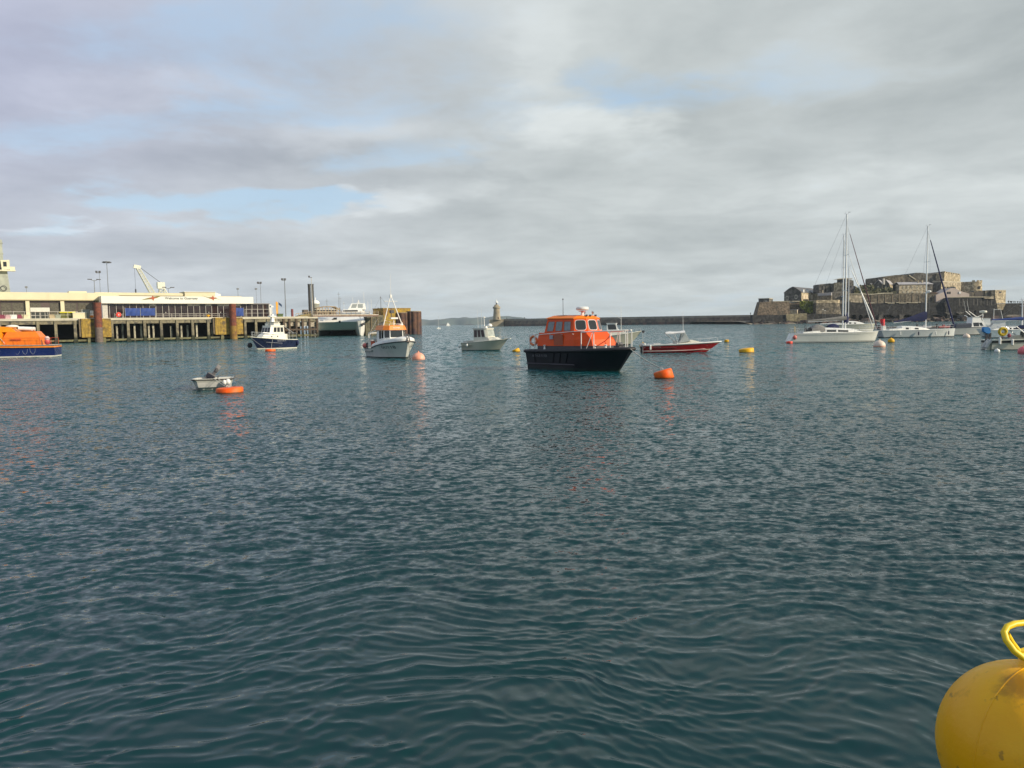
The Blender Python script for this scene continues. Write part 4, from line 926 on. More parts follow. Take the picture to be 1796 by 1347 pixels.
for px in (205, 215, 236, 247.5, 261, 269, 300, 318, 329, 345, 355, 372):     # inner piles that catch the light
    u = pq(px, 580, 1.6)[0]
    if rnd.random() < .8: MB().box(u-.22, u+.22, 1.4, 1.8, -2, DZ-1.2-r2.random()*1.2).build('inner_pile', mat('pale_inner_pile', (.40, .37, .27), .85, var=.35, vs=1.2, col2=(.12, .11, .09)), t)
for px in (498, 508, 520, 531, 543, 556.5):
    u = pq(px, 580)[0]; MB().box(u-.30, u+.30, -.3, .3, -2, DZ-.5).build('timber_pile', BROWN, t)
for px, py, w_ in ((503, 571, 2.6), (514, 569, 2.), (526, 570, 2.2), (537, 569, 2.), (549, 570, 2.2)):
    u, z_ = pq(px, py); MB().box(u-w_/2, u+w_/2, .4, .9, z_-.5, z_+.9).build('bracing_board', mat('weathered_board', (.42, .37, .28), .85, var=.4, vs=2, col2=(.15, .12, .09)), t)
MB().box(pq(490, 580)[0], U_R, -.35, .2, 2.2, 2.7).build('cross_beam', BROWN, t)
for k in range(14):
    px = 480+6*k*.95; u = pq(px, 580, 2.)[0]; MB().box(u-.15, u+.15, 1.8, 2.1, -2, DZ-.6).build('rear_pile', mat('dark_brown_pile', (.08, .055, .04), .9, var=.4), t)
MB().box(pq(480, 580)[0], U_R, -.3, .3, .5, .95).build('walings', CONCD, t)
# fender blocks
def fblock(a, b_, top, bot, label):
    u0_, zt = pq(a, top, -1.0); u1_, zb = pq(b_, bot, -1.0); bt = pthing('fender_block', label, 'fender block', u0_, -1.0, 0, 'yellow stained fender blocks')
    w_ = u1_-u0_
    MB().prism([(0, zb), (w_, zb), (w_, zt), (w_*.3, zt), (w_*.3, zt), (0, zt)], 0, 1.6).build('facing', YBLK, bt)
    MB().box(-.5, 0, .25, 1.2, zb+.2, zt-.1).build('timber_rubber', mat('grey_brown_timber', (.17, .13, .08), .9, var=.4, streak=.5), bt)
    for q in (.25, .75): MB().box(w_*q-.4, w_*q+.4, .3, 1.2, -1.5, zb).build('stub_pile', CONCD, bt)
fblock(142, 196, 559, 591, 'stained yellow concrete block behind the leftmost rusty pile')
fblock(377, 427, 557, 586, 'stained yellow concrete block behind the rusty pile near the building end')
def spile(px, top, bot, r, m2, label):
    u, zt = pq(px, top, -2.0); st = pthing('steel_pile', label, 'pile', u, -2.0, 0, 'rusty steel piles at the quay')
    MB().tube((0, 0, -2), (0, 0, zt), r, n=18).build('shaft', m2[0], st, smooth=50)
    if m2[1]: MB().tube((0, 0, -1.5), (0, 0, zt*.38), r+.02, n=18).build('lower_shaft', m2[1], st, smooth=50)
    MB().tube((0, 0, zt-.02), (0, 0, zt+.08), r+.05, n=18).build('cap', m2[2], st, smooth=50)
spile(170.5, 531, 601, .92, (RUST, mat('grey_tide_steel', (.16, .12, .10), .85, var=.3), RUST), 'thick rust red steel pile left of the Welcome sign building')
spile(407.5, 533, 596, .95, (RUST, RUSTY, mat('tan_cap', (.40, .30, .20), .8)), 'rusty steel pile with yellow foot beside the blue sheet')
# ---------------------------------------------------------------- terminal buildings
CRM = mat('cream_render', (.70, .63, .42), .75, var=.05, vs=.3, streak=.12)
CRL = mat('pale_fascia_panel', (.78, .76, .66), .6, var=.03, vs=.2, streak=.08)
BRW = mat('brown_wall_panel', (.085, .06, .055), .6, var=.3, vs=.4)
BGL = mat('terminal_glass', (.030, .020, .020), .08, var=.4, vs=.5, spec=.6)
OPAL = mat('opaque_panel', (.42, .40, .36), .5, var=.2, vs=.5)
BK1 = 11.
t1 = pthing('terminal_building', 'low cream terminal building with long fascia over brown windows, left part', 'building')
z0, z1 = pq(80, 526, BK1)[1], pq(80, 513, BK1)[1]; uR1 = pq(166, 520, BK1)[0]
MB().box(UL, uR1+6, BK1-.6, BK1+20, z0, z1).build('fascia', CRM, t1)
MB().box(UL, uR1+6, BK1-.75, BK1-.4, z0-.22, z0+.02).build('soffit_trim', mat('olive_trim', (.30, .25, .13), .6), t1)
MB().box(UL, uR1, BK1+.3, BK1+.6, DZ, z0).build('wall', BRW, t1)
MB().box(UL, uR1, BK1+.1, BK1+.4, z0-.7, z0-.25).build('window_band', mat('grey_brown_band', (.16, .12, .13), .5), t1)
for px in (-35, 48.5, 109.5):
    u = pq(px, 540, BK1)[0]; MB().box(u-.45, u+.45, BK1-.5, BK1+.4, DZ, z0).build('pillar', CRM, t1)
for a, b_ in ((2, 20), (22, 44), (53, 72), (88, 104), (113, 134), (137, 162)):
    ua, ub = pq(a, 540, BK1)[0], pq(b_, 540, BK1)[0]; wn = MB().box(ua, ub, BK1+.22, BK1+.32, DZ+1.0, z0-.8).build('window', mat('olive_window', (.11, .10, .075), .15, var=.3), t1)
u0_, u1_ = pq(52.5, 540, BK1)[0], pq(86.5, 540, BK1)[0]; um = (u0_+u1_)/2; ze = DZ+2.0
MB().box(u0_, u1_, BK1-.7, BK1-.35, ze, ze+1.15).build('door_canopy', mat('off_white_panel', (.62, .60, .52), .6), t1)
for k in range(2):
    a = u0_+.1+k*(um-u0_); b_ = a+(um-u0_)-.2; dr = MB().box(a, b_, BK1-.3, BK1-.2, DZ+.05, ze).build('glass_door', mat('door_glass', (.05, .055, .05), .1), t1)
    mb = MB(); 
    for q in (0, .5, 1): mb.box(a+(b_-a)*q-.06, a+(b_-a)*q+.06, BK1-.36, BK1-.31, DZ, ze)
    for z_ in (DZ+.03, DZ+1.0, ze-.08): mb.box(a+.06, b_-.06, BK1-.355, BK1-.312, z_, z_+.1)
    mb.build('door_frame', OPAL, dr)
ua, za = pq(121, 513, BK1+2); ub, zb = pq(152, 511, BK1+2)
MB().box(ua, ub, BK1+2, BK1+6, z1, zb).build('roof_box', CRM, t1)
# right building with the sign
BK2 = 6.
t2 = pthing('terminal_building', 'white fronted terminal building with welcome sign and dark glass front, right part', 'building')
ul2, zb2 = pq(178, 532.5, BK2); ur2, zt2 = pq(444, 520.5, BK2); zt2 = pq(300, 519.8, BK2)[1]; zb2 = pq(300, 532.2, BK2)[1]
MB().box(ul2, ur2, BK2, BK2+1.2, zb2, zt2).build('sign_fascia', CRL, t2)
MB().box(ul2-.01, ul2+1.2, BK2+1.2, BK2+6.5, zb2-.1, zt2).build('fascia_return', mat('grey_return', (.50, .48, .42), .6), t2)
uz, zz1 = pq(166, 513, BK2+8)[0], pq(250, 513.6, BK2+8)[1]; ue = pq(352, 513, BK2+8)[0]
MB().box(uz, ur2-1, BK2+8, BK2+26, zb2, zz1-.8).build('roof_block', CRM, t2)
MB().box(uz, ue, BK2+7.6, BK2+26, zz1-.8, zz1).build('upper_fascia', CRM, t2)
ua, zc = pq(324, 512.2, BK2+7); ub = pq(377, 512, BK2+7)[0]
rb = MB().box(ua, ub, BK2+7, BK2+13, zt2-1, zc).build('roof_plant_room', CRM, t2)
MB().box(ua-.25, ub+.25, BK2+6.8, BK2+13, zc, zc+.14).build('roof_edge', CRL, rb)
MB().loft([[(ub, BK2+7, zt2-1), (ub+2.2, BK2+9, zt2-1), (ub+2.2, BK2+13, zt2-1), (ub, BK2+13, zt2-1)], [(ub, BK2+7, zc-.1), (ub+2.2, BK2+9, zc-.45), (ub+2.2, BK2+13, zc-.45), (ub, BK2+13, zc-.1)]]).build('plant_room_end', mat('bright_white_panel', (.76, .76, .70), .5), rb)
ue2 = pq(474.5, 545, BK2)[0]
MB().box(ul2+.3, ue2, BK2+1.5, BK2+22, DZ, zb2-.02).build('glass_wall', BGL, t2)
MB().box(ur2+.02, ue2+.1, BK2+.9, BK2+22, zb2-.15, zb2+.12).build('low_roof', mat('dark_flat_roof', (.20, .18, .17), .7), t2)
MB().box(ue2, ue2+.8, BK2+1.2, BK2+22, DZ, zb2-.2).build('end_wall', mat('white_end', (.62, .60, .55), .6), t2)
n_ = 27
for i in range(n_+1):
    u = ul2+.4+(ue2-ul2-.5)*i/n_
    if i % 2 == 0 or True: MB().box(u-.055, u+.055, BK2+1.36, BK2+1.50, DZ, zb2-.02).build('mullion', OPAL, t2)
r3 = random.Random(5)
for i in range(n_):
    if i >= 7 and r3.random() < .72 and i < 22:
        u = ul2+.4+(ue2-ul2-.5)*i/n_; du = (ue2-ul2-.5)/n_; MB().box(u+.09, u+du-.09, BK2+1.42, BK2+1.49, zb2-.72, zb2-.1).build('blind_panel', OPAL, t2)
    if i in (9, 16, 18):
        u = ul2+.4+(ue2-ul2-.5)*(i+.5)/n_; MB().box(u-.10, u+.10, BK2+1.42, BK2+1.49, DZ+1.5, DZ+1.8).build('door_sticker', OPAL, t2)
MB().box(ul2+.3, ul2+1.6, BK2+1.0, BK2+1.45, DZ, zb2-.02).build('corner_pier', mat('grey_return', (.5, .48, .42), .6), t2)
TXT = mat('sign_grey_green', (.17, .19, .17), .6)
uc, zc_ = pq(318, 523.3, BK2); ua = pq(289, 523, BK2)[0]; ub = pq(347, 523, BK2)[0]
tm = text_mesh('Welcome to Guernsey', 1.0, .01, .022); xs = [v.co.x for v in tm.vertices]; sc_ = (ub-ua)/(max(xs)-min(xs))
tm.transform(Matrix.Translation(((ua+ub)/2, BK2-.03, zc_)) @ Matrix.Rotation(R(90), 4, 'X') @ Matrix.Scale(sc_, 4)); tm.materials.append(TXT)
so_ = bpy.data.objects.new('lettering', tm); COL.objects.link(so_); so_.parent = t2
EMB = mat('emblem_red', (.42, .09, .035), .6); EMG = mat('emblem_olive', (.22, .20, .06), .6)
for cx_, sg in ((267, 1), (372.5, -1)):
    u, z_ = pq(cx_, 522.6, BK2)
    e = MB().prism([(u-3.0, z_-sg*.62), (u-1.2, z_-sg*.10+.10), (u+.2, z_+.32), (u+2.6, z_+sg*.70), (u+1.2, z_+sg*.1-.12), (u-.2, z_-.34)], BK2-.04, BK2-.003).build('emblem', EMG, t2)
    MB().prism([(u-1.0, z_-.12), (u-.1, z_+.20), (u+.15, z_+.75), (u+.45, z_+.15), (u+1.3, z_+.15), (u+.5, z_-.2), (u+.3, z_-.75), (u-.15, z_-.25)], BK2-.08, BK2-.042).build('emblem_star', EMB, e)
# ---------------------------------------------------------------- things standing on the quay
def quay_rail(a, b_, back, label, h=1.15, step=14):
    ua, ub = pq(a, 550, back)[0], pq(b_, 550, back)[0]; n = max(2, int((b_-a)/step)); rt = pthing('quay_railing', label, 'railing', ua, back, DZ, 'tubular railings along the quay')
    MB().box(0, ub-ua, -.035, .035, h-.07, h+.02).build('top_rail', mat('pale_rail_paint', (.50, .46, .40), .5), rt)
    MB().box(0, ub-ua, -.03, .03, h*.5, h*.5+.06).build('mid_rail', mat('pale_rail_paint', (.5, .46, .40), .5), rt)
    for i in range(n+1): 
        u = (ub-ua)*i/n; MB().box(u-.04, u+.04, -.045, .045, .10, h+.04).build('post', mat('pale_rail_paint', (.5, .46, .40), .5), rt)
quay_rail(4, 62, 1.2, 'tubular railing in front of the cream building left of its doors', 1.9, 17)
quay_rail(84, 136, 1.2, 'tubular railing in front of the cream building right of its doors', 1.9, 17)
quay_rail(272, 398, .8, 'long tubular railing under the welcome sign', 1.15)
quay_rail(430, 473, .8, 'tubular railing by the dark glass end of the terminal', 2.4, 9)
BLU = mat('blue_tarpaulin', (.025, .06, .24), .7, var=.2, vs=1.2, bump=.8)
def tarp(a, b_, top, bot, label, split):
    ua, zt = pq(a, top, .4); ub, zb = pq(b_, bot, .4); zb = max(zb, DZ+.12); tt = pthing('blue_sheet', label, 'tarpaulin', ua, .4, 0, 'blue sheets tied along the quay rail')
    n = len(split)-1
    for k in range(n):
        x0, x1 = (ub-ua)*split[k]+.06, (ub-ua)*split[k+1]-.06; rings = []
        for i in range(17):
            q = i/16; x_ = x0+(x1-x0)*q; sag = .28*math.sin(PI*q)
            rings.append([(x_, -.18*math.sin(PI*q)*(1-v)*v*3+.07*math.sin(q*17+v*5+k), zt-.25*math.sin(PI*q)*0 - (zt-zb)*v - sag*(v*(1-v))*1.) for v in [j/8 for j in range(9)]])
        back = [[(p[0], p[1]+.05, p[2]) for p in r[::-1]] for r in rings]
        MB().loft([r+b for r, b in zip(rings, back)]).build('sheet', BLU, tt, smooth=60)
    for s_ in split: MB().tube(((ub-ua)*s_, 0, DZ), ((ub-ua)*s_, 0, zt+.15), .05).build('post', OPAL, tt)
tarp(219, 273, 540.5, 553.5, 'wide pair of sagging blue sheets on the railing below the left star emblem', (0, .5, 1))
tarp(410, 428, 540, 554, 'single blue sheet right of the rusty pile with yellow foot', (0, 1))
u, z_ = pq(208, 551, .6); lt = pthing('lifebuoy_housing', 'round red lifebuoy housing on rail left of the blue sheets', 'lifebuoy', u, .6, 0)
MB().lathe([(.1, -.18), (.62, -.15), (.62, .15), (.1, .2)], n=20, M=Matrix.Translation((0, 0, DZ+1.0)) @ Matrix.Rotation(R(90), 4, 'X')).build('housing', mat('lifebuoy_red', (.75, .05, .03), .5), lt, smooth=50)
MB().box(-1.0, 1.0, .1, .18, DZ+.9, DZ+1.0).box(-.95, -.87, .1, .2, DZ, DZ+1.4).box(.87, .95, .1, .2, DZ, DZ+1.4).build('bracket', OPAL, lt)
MB().box(-.09, .09, -.30, -.2, DZ+.75, DZ+1.1).build('mark', WLET, lt)
def bollard(px, m_, label, s_=1., back=.5):
    u = pq(px, 553, back)[0]; MB().lathe([(.18, 0), (.18, .25), (.5, .35), (.55, .6), (.25, .75)], n=14).build('mooring_bollard', m_, None, smooth=50, loc=PM @ Vector((u, back, DZ+.08)), rz=PANG, label=label, category='bollard', group='yellow mooring bollards')
YEL = mat('traffic_yellow', (.80, .42, .02), .5, var=.1)
bollard(365, YEL, 'yellow bollard on the quay edge left of the second rusty pile'); bollard(161, mat('orange_cone', (.80, .26, .02), .5), 'orange bollard on the quay beside the first rusty pile')
u = pq(118.5, 550, 2)[0]; ct = pthing('skip_bin', 'olive green bin with bright yellow lid in front of the cream building', 'bin', u, 2.5, DZ)
MB().loft([[(-1.5, -.5, 0), (1.5, -.5, 0), (1.5, .5, 0), (-1.5, .5, 0)], [(-1.7, -.6, 1.55), (1.7, -.6, 1.55), (1.7, .6, 1.55), (-1.7, .6, 1.55)]]).build('body', mat('olive_bin', (.14, .14, .04), .6), ct)
MB().box(-1.8, 1.8, -.66, .66, 1.55, 1.85).build('lid', mat('acid_yellow', (.72, .62, .02), .5), ct)
u = pq(150, 552, 1.5)[0]; gb = pthing('control_cabinet', 'grey control cabinet standing on the quay left of the first rusty pile', 'cabinet', u, 1.8, DZ)
MB().box(-.9, .9, -.5, .5, .1, 2.3).build('cabinet', mat('grey_cabinet', (.28, .29, .26), .5), gb); MB().box(-1., 1., -.6, .6, 2.3, 2.4).build('cabinet_top', OPAL, gb)
u = pq(163, 550, 1)[0]; wc = pthing('white_barrel', 'stack of white drums beside the orange bollard on the quay', 'drums', u-.3, 1.0, DZ)
MB().tube((0, 0, .7), (0, 0, 1.35), .38, n=14).build('drum', WHITE, wc); MB().tube((0, 0, 1.45), (0, 0, 2.1), .38, n=14).build('drum', WHITE, wc); MB().tube((0, 0, 0), (0, 0, .7), .36, n=14).build('drum', mat('grey_drum', (.3, .3, .3), .5), wc)
for px, w_, h_, m_, lb in ((140, 3.2, 1.5, CRM, 'low cream kiosk block on the quay above the first fender block'),):
    u = pq(px, 552, .6)[0]; k_ = pthing('kiosk', lb, 'kiosk', u, .6, DZ); MB().box(-w_/2, w_/2, 0, 1.5, 0, h_).build('body', m_, k_); MB().box(-w_/2-.1, w_/2+.1, -.1, 1.6, h_, h_+.12).build('top', CRL, k_)
for px, m_, lb in ((4, mat('maroon_crate', (.22, .04, .07), .6), 'maroon fish tub at the left edge of the quay'), (14, mat('pink_crate', (.55, .36, .36), .6), 'pale pink fish tub between maroon tubs on the quay'), (24, WHITE, 'white fish tub on the quay above the lifeboat'), (36, mat('maroon_crate', (.22, .04, .07), .6), 'maroon fish tub right of the white tub on the quay'), (44, CRM, 'cream fish tub by the leftmost pillar'), (92, mat('tan_crate', (.45, .36, .22), .6), 'tan crate right of the glass doors'), (101, mat('grey_green_crate', (.30, .32, .25), .6), 'grey green crate left of the second pillar')):
    u = pq(px, 555, 1.)[0]; b_ = pthing('fish_tub', lb, 'tub', u, 1.4, DZ, 'tubs and crates along the quay')
    MB().loft([[(-.62, -.45, .05), (.62, -.45, .05), (.62, .45, .05), (-.62, .45, .05)], [(-.75, -.55, 1.0), (.75, -.55, 1.0), (.75, .55, 1.0), (-.75, .55, 1.0)]]).build('tub', m_, b_); MB().box(-.80, .80, -.6, .6, 1.0, 1.12).build('rim', m_, b_)
# lamp posts
LP = mat('grey_lamp_steel', (.16, .17, .17), .5)
def lamp(px, top, back, label, kind, r=.10):
    u, zt = pq(px, top, back); lt = pthing('lamp_post', label, 'lamp post', u, back, DZ-.5, 'tall lamp posts behind the quay'); h = zt-DZ+.5
    MB().tube((0, 0, 0), (0, 0, h), r*1.3, r*.75, 8).build('post', LP, lt, smooth=60)
    if kind == 'v':
        for s in (-1, 1): MB().tube((0, 0, h-.3), (s*.9, 0, h+.1), .07).build('arm', LP, lt); MB().box(s*1.15-.55, s*1.15+.55, -.25, .25, h+.05, h+.28, M=None).build('lamp_head', DGREY, lt)
    elif kind == 'ring':
        MB().torus((0, 0, h-.2), 1.0, .1, 16, 6).box(-1, 1, -.06, .06, h-.3, h-.15).build('head_ring', LP, lt)
        for k in range(6):
            a = k*PI/3; MB().box(1.0*math.cos(a)-.3, 1.0*math.cos(a)+.3, 1.0*math.sin(a)-.3, 1.0*math.sin(a)+.3, h-.55, h-.25).build('lamp_head', DGREY, lt)
    elif kind == 'flood':
        MB().box(-.9, .3, -.1, .1, h-.2, h-.05).build('cross_arm', LP, lt)
        for s in (-.75, .1): MB().box(s-.28, s+.28, -.3, .2, h-.05, h+.5).build('lamp_head', DGREY, lt)
    elif kind == 'cam': MB().box(-.3, .3, -.3, .3, h-.2, h+.3).build('lamp_head', LP, lt)
lamp(46, 504, 20, 'short lamp post behind the cream building roof', 'cam', .06)
lamp(165, 491, 22, 'low twin arm lamp post above the join of the two terminal buildings', 'v')
lamp(174, 478, 30, 'floodlight post between the low twin lamp and the tall ring mast', 'flood', .06)
lamp(187, 458, 40, 'tallest lighting mast with a ring of lamps over the terminal roof', 'ring')
lamp(295, 505, 20, 'small twin arm lamp just right of the white crane housing', 'v', .07)
lamp(417, 507, 24, 'slim camera post above the white fascia right of the star emblem', 'cam', .07)
lamp(449, 507, 20, 'thin short post near the right end of the white fascia', 'cam', .05)
lamp(456.5, 497, 20, 'lamp post with one small head behind the right end of the terminal', 'flood', .07)
lamp(499, 491, 6, 'dark lamp post right of the orange banner', 'flood', .13)
u, zt = pq(546.5, 500, 8)
pp_ = pthing('black_pile', 'left of two tall black steel piles behind the timber end of the quay', 'pile', pq(543.5, 540, 9)[0], 9, 0, 'pair of tall black piles'); zt = pq(543, 500, 9)[1]
MB().tube((0, 0, -2), (0, 0, zt), .42, n=14).build('shaft', mat('black_pile_steel', (.035, .035, .033), .6, var=.3), pp_, smooth=50); MB().tube((0, 0, zt), (0, 0, zt+.35), .48, n=14).build('cap', DGREY, pp_)
p2 = copy_tree(pp_); p2.location = PM @ Vector((pq(549, 540, 9)[0], 9, 0)); p2['label'] = 'right of two tall black steel piles behind the timber end of the quay'
u, zt = pq(546, 487, 7); wp = pthing('lamp_post', 'slender pale lamp post in front of the two tall black piles', 'lamp post', u, 7, DZ-.5, 'tall lamp posts behind the quay')
MB().tube((0, 0, 0), (0, 0, zt-DZ+.5), .17, .10, 8).build('post', mat('pale_post', (.50, .48, .42), .5), wp, smooth=60); MB().box(-.9, .2, -.15, .15, zt-DZ+.5, zt-DZ+.65).build('cross_arm', DGREY, wp); MB().box(-.95, -.5, -.2, .2, zt-DZ+.65, zt-DZ+1.1).build('lamp_head', DGREY, wp)
# banner, flag, bin, bollard, control tower
u = pq(486, 550, 2)[0]; ft = pthing('feather_banner', 'orange upright banner on the quay left of the dark lamp post', 'banner', u, 2, DZ); zt = pq(486, 529, 2)[1]-DZ
MB().prism([(-.25, .4), (.25, .4), (.38, zt-.5), (.15, zt), (-.25, zt-.1)], -.03, .03).build('cloth', mat('banner_orange', (.80, .36, .03), .8), ft); MB().tube((-.28, 0, 0), (-.28, 0, zt), .03).build('pole', OPAL, ft)
u = pq(489, 550, 3)[0]; fg = pthing('flag', 'small drooping blue flag right of the orange banner', 'flag', u, 3, DZ); zt = pq(489, 529.5, 3)[1]-DZ
MB().tube((0, 0, 0), (0, 0, zt+.2), .035).build('pole', OPAL, fg)
MB().loft([[(q*1.1, .1*math.sin(q*7)+s_, zt-.9*q-(0 if k else .75)) for k, s_ in ((1, 0), (0, 0), (0, .02), (1, .02))] for q in [i/10 for i in range(11)]]).build('cloth', mat('flag_blue', (.03, .06, .12), .8), fg, smooth=60)
u = pq(491, 551, 2)[0]; gt = pthing('green_skip', 'small dark green skip on the quay by the orange banner', 'skip', u, 2, DZ); MB().loft([[(-.7, -.5, 0), (.7, -.5, 0), (.7, .5, 0), (-.7, .5, 0)], [(-.85, -.55, .95), (.85, -.55, .95), (.85, .55, .95), (-.85, .55, .95)]]).build('body', mat('dark_green_paint', (.05, .09, .02), .5), gt); MB().box(-.9, .9, -.6, .6, .95, 1.05).build('lid', DGREY, gt)
u = pq(512.5, 548, 1)[0]; MB().tube((0, 0, 0), (0, 0, pq(512, 542, 1)[1]-DZ), .36, n=12).tube((0, 0, 1.6), (0, 0, 1.75), .40).build('stub_pile', mat('dull_red_steel', (.20, .05, .045), .7, var=.2), None, smooth=50, loc=PM @ Vector((u, 1, DZ)), rz=PANG, label='short dull red post on the quay between banner and black piles', category='post')
# beacon tower with white dome
u, zt = pq(553, 527, 26); bt = pthing('beacon_tower', 'round beacon tower with white dome behind the tall black piles', 'tower', u, 26, 0); zd = zt-1.1
MB().lathe([(1.9, 0), (1.7, 5.5), (1.45, 6.), (1.35, zd)], n=20).build('shaft', mat('grey_green_stone', (.25, .25, .20), .8, var=.2), bt, smooth=50)
MB().lathe([(1.45, zd), (1.35, zd+.5), (.9, zd+1.0), (.15, zd+1.3), (.12, zd+2.2)], n=20).build('dome', mat('bright_white_panel', (.76, .76, .70), .5), bt, smooth=50)
# link-span: gantry, walkway, clutter
def gangway(a, b_, py, back, label):
    ua, z_ = pq(a, py, back); ub = pq(b_, py, back)[0]; gt = pthing('boarding_gangway', label, 'gangway', ua, back, 0); L_ = ub-ua
    MB().box(0, L_, 0, 2.2, z_-.45, z_).build('deck_girder', mat('rust_brown_girder', (.22, .14, .10), .8, var=.3, vs=1), gt)
    MB().box(0, L_, -.06, .02, z_+.0, z_+.28).build('edge_plate', mat('pale_girder_plate', (.52, .45, .36), .7, var=.3, vs=1.), gt)
    n = int(L_/1.6)
    for i in range(n+1): MB().box(L_*i/n-.05, L_*i/n+.05, .02, .12, z_+.2, z_+1.3).build('post', mat('tan_rail', (.34, .27, .19), .6), gt)
    MB().box(0, L_, .02, .12, z_+1.25, z_+1.35).box(0, L_, .03, .1, z_+.75, z_+.82).build('hand_rail', mat('tan_rail', (.34, .27, .19), .6), gt)
    return gt
gangway(549, 664, 553.3, 3, 'long rusty boarding gangway crossing in front of the catamaran ferry')
g1 = pthing('linkspan_gantry', 'cluttered tan steel gantry structure above the gangway right of the black piles', 'gantry', pq(556, 550, 8)[0], 8, 0)
L_ = pq(596, 550, 8)[0]-pq(556, 550, 8)[0]; zb, zt = pq(570, 552, 8)[1], pq(570, 537, 8)[1]
TAN = mat('tan_gantry_steel', (.33, .25, .16), .7, var=.3, vs=1)
MB().prism([(0, zt-.6), (L_*.35, zt), (L_*.8, zt), (L_, zt-.9), (L_, zt-1.2), (L_*.8, zt-.3), (L_*.35, zt-.3), (0, zt-.9)], 0, 3).build('sloping_roof', TAN, g1)
MB().box(0, L_, 2.9, 3.1, zb, zt-1.2).build('back_panel', mat('dark_brown_panel', (.07, .045, .035), .8, var=.5, vs=1.2, col2=(.28, .21, .14)), g1)
for i in range(9): MB().box(L_*i/8-.1, L_*i/8+.1, -.1, .1, zb, zt-.5).build('upright', TAN, g1)
for i in range(8): MB().tube((L_*i/8, 0, zb+(1.6 if i % 2 else 0)), (L_*(i+1)/8, 0, zb+(0 if i % 2 else 1.6)), .08).build('brace', TAN, g1)
MB().box(0, L_, -.12, .12, zb+1.7, zb+1.85).box(0, L_, -.12, .12, zb+.9, zb+1.0).build('walkway_rail', mat('cream_rail', (.55, .47, .33), .6), g1)
g2 = pthing('linkspan_ramp', 'low brown ramp with railings on the quay left of the black piles', 'ramp', pq(519, 550, 4)[0], 4, DZ); L_ = pq(546, 550, 4)[0]-pq(519, 550, 4)[0]
MB().prism([(0, 0), (L_, 0), (L_, 1.15), (L_*.45, .75)], 0, 3).build('ramp_deck', mat('olive_brown_steel', (.20, .16, .07), .8, var=.4, vs=1), g2)
for i in range(7): MB().box(L_*i/6-.06, L_*i/6+.06, 0, .1, 0, 1.0+.7*i/6).build('post', TAN, g2)
MB().prism([(0, .95), (L_, 1.6), (L_, 1.75), (0, 1.1)], -.02, .08).build('hand_rail', TAN, g2)
MB().box(L_*.55, L_*.85, .5, 2, 1.0, 2.3).build('hut', mat('dark_hut', (.10, .08, .06), .7), g2)
def stair_thing(): pass
for px, top, lb in ((573, 524, 'thin antenna post with cross arms behind the tan gantry'), (593.5, 512, 'tallest thin antenna post left of the ferry wheelhouse'), (596, 520, 'thin post just right of the tallest antenna'), (603, 529, 'white flag staff beside the ferry wheelhouse')):
    u, zt = pq(px, top, 12); a_ = pthing('antenna_post', lb, 'antenna', u, 12, DZ, 'thin antenna posts behind the gangway'); MB().tube((0, 0, 0), (0, 0, zt-DZ), .07, .04).build('post', LP if px != 603 else WRAIL, a_); MB().box(-.5, .5, -.04, .04, zt-DZ-.8, zt-DZ-.7).build('cross_arm', LP, a_)
# ---------------------------------------------------------------- dolphins / sheet piling at the end
def dolphin(px0, px1, top, bot, back, label, m_, cat='dolphin', depth=6.):
    Dd = pq((px0+px1)/2, 580, back)
    ua, zt = pq(px0, top, back); ub = pq(px1, top, back)[0]; dt = pthing('mooring_dolphin', label, cat, ua, back, 0)
    return dt, ub-ua, zt
dt, w_, zt = dolphin(672, 720, 541.5, 580, 10, 'ochre stained concrete block standing behind the fishing boat mast', YBLK)
MB().box(0, w_, 0, 8, -2, zt).build('block', mat('ochre_block', (.34, .22, .035), .85, var=.3, vs=1., col2=(.20, .11, .04), streak=.5, bump=.5), dt); MB().box(-.1, w_+.1, -.1, 8.1, zt, zt+.25).build('cap', YBLK, dt)
u, zt = pq(648, 555.5, 7)[0], pq(648, 555.5, 7)[1]; bt = pthing('stone_knuckle', 'dark weathered stone knuckle under the end of the boarding gangway', 'quay', pq(641, 560, 7)[0], 7, 0); w_ = pq(673, 560, 7)[0]-pq(641, 560, 7)[0]
MB().box(0, w_, 0, 10, -2, zt).build('masonry', mat('dark_lichen_stone', (.12, .11, .07), .9, var=.5, vs=1.2, col2=(.045, .042, .035), streak=.5, bump=.6), bt)
for q in (.3, .65): MB().box(w_*q-.15, w_*q+.15, -.25, 0, -1, zt).build('timber_post', mat('grey_brown_timber', (.17, .13, .08), .9), bt)
MB().box(w_*.55, w_, -.05, .2, zt, zt+.5).build('kerb', CONC, bt)
def sheet_clump(px0, px1, top, back, label):
    ua, zt = pq(px0, top, back); ub = pq(px1, top, back)[0]; r_ = (ub-ua)/2; ct_ = pthing('sheet_pile_dolphin', label, 'dolphin', (ua+ub)/2, back+r_, 0, 'round sheet pile dolphins')
    n = 60; ring = lambda z_: [((r_+(.16 if (i//3) % 2 else -.05))*math.cos(2*PI*i/n), (r_+(.16 if (i//3) % 2 else -.05))*math.sin(2*PI*i/n), z_) for i in range(n)]
    MB().loft([ring(-2), ring(zt)]).build('sheet_piling', mat('sheet_pile_steel', (.13, .065, .04), .8, var=.35, vs=.9, col2=(.06, .035, .04), streak=.6), ct_)
    MB().lathe([(r_*.3, zt), (r_*1.0, zt), (r_*1.0, zt+.2), (r_*.3, zt+.25)], n=24).build('cap', mat('tan_cap_concrete', (.33, .26, .17), .8), ct_)
sheet_clump(699, 723, 549, 8, 'left round brown sheet pile dolphin directly behind the fishing boat')
sheet_clump(721, 743, 546.5, 6, 'right round brown sheet pile dolphin at the end of the quay')
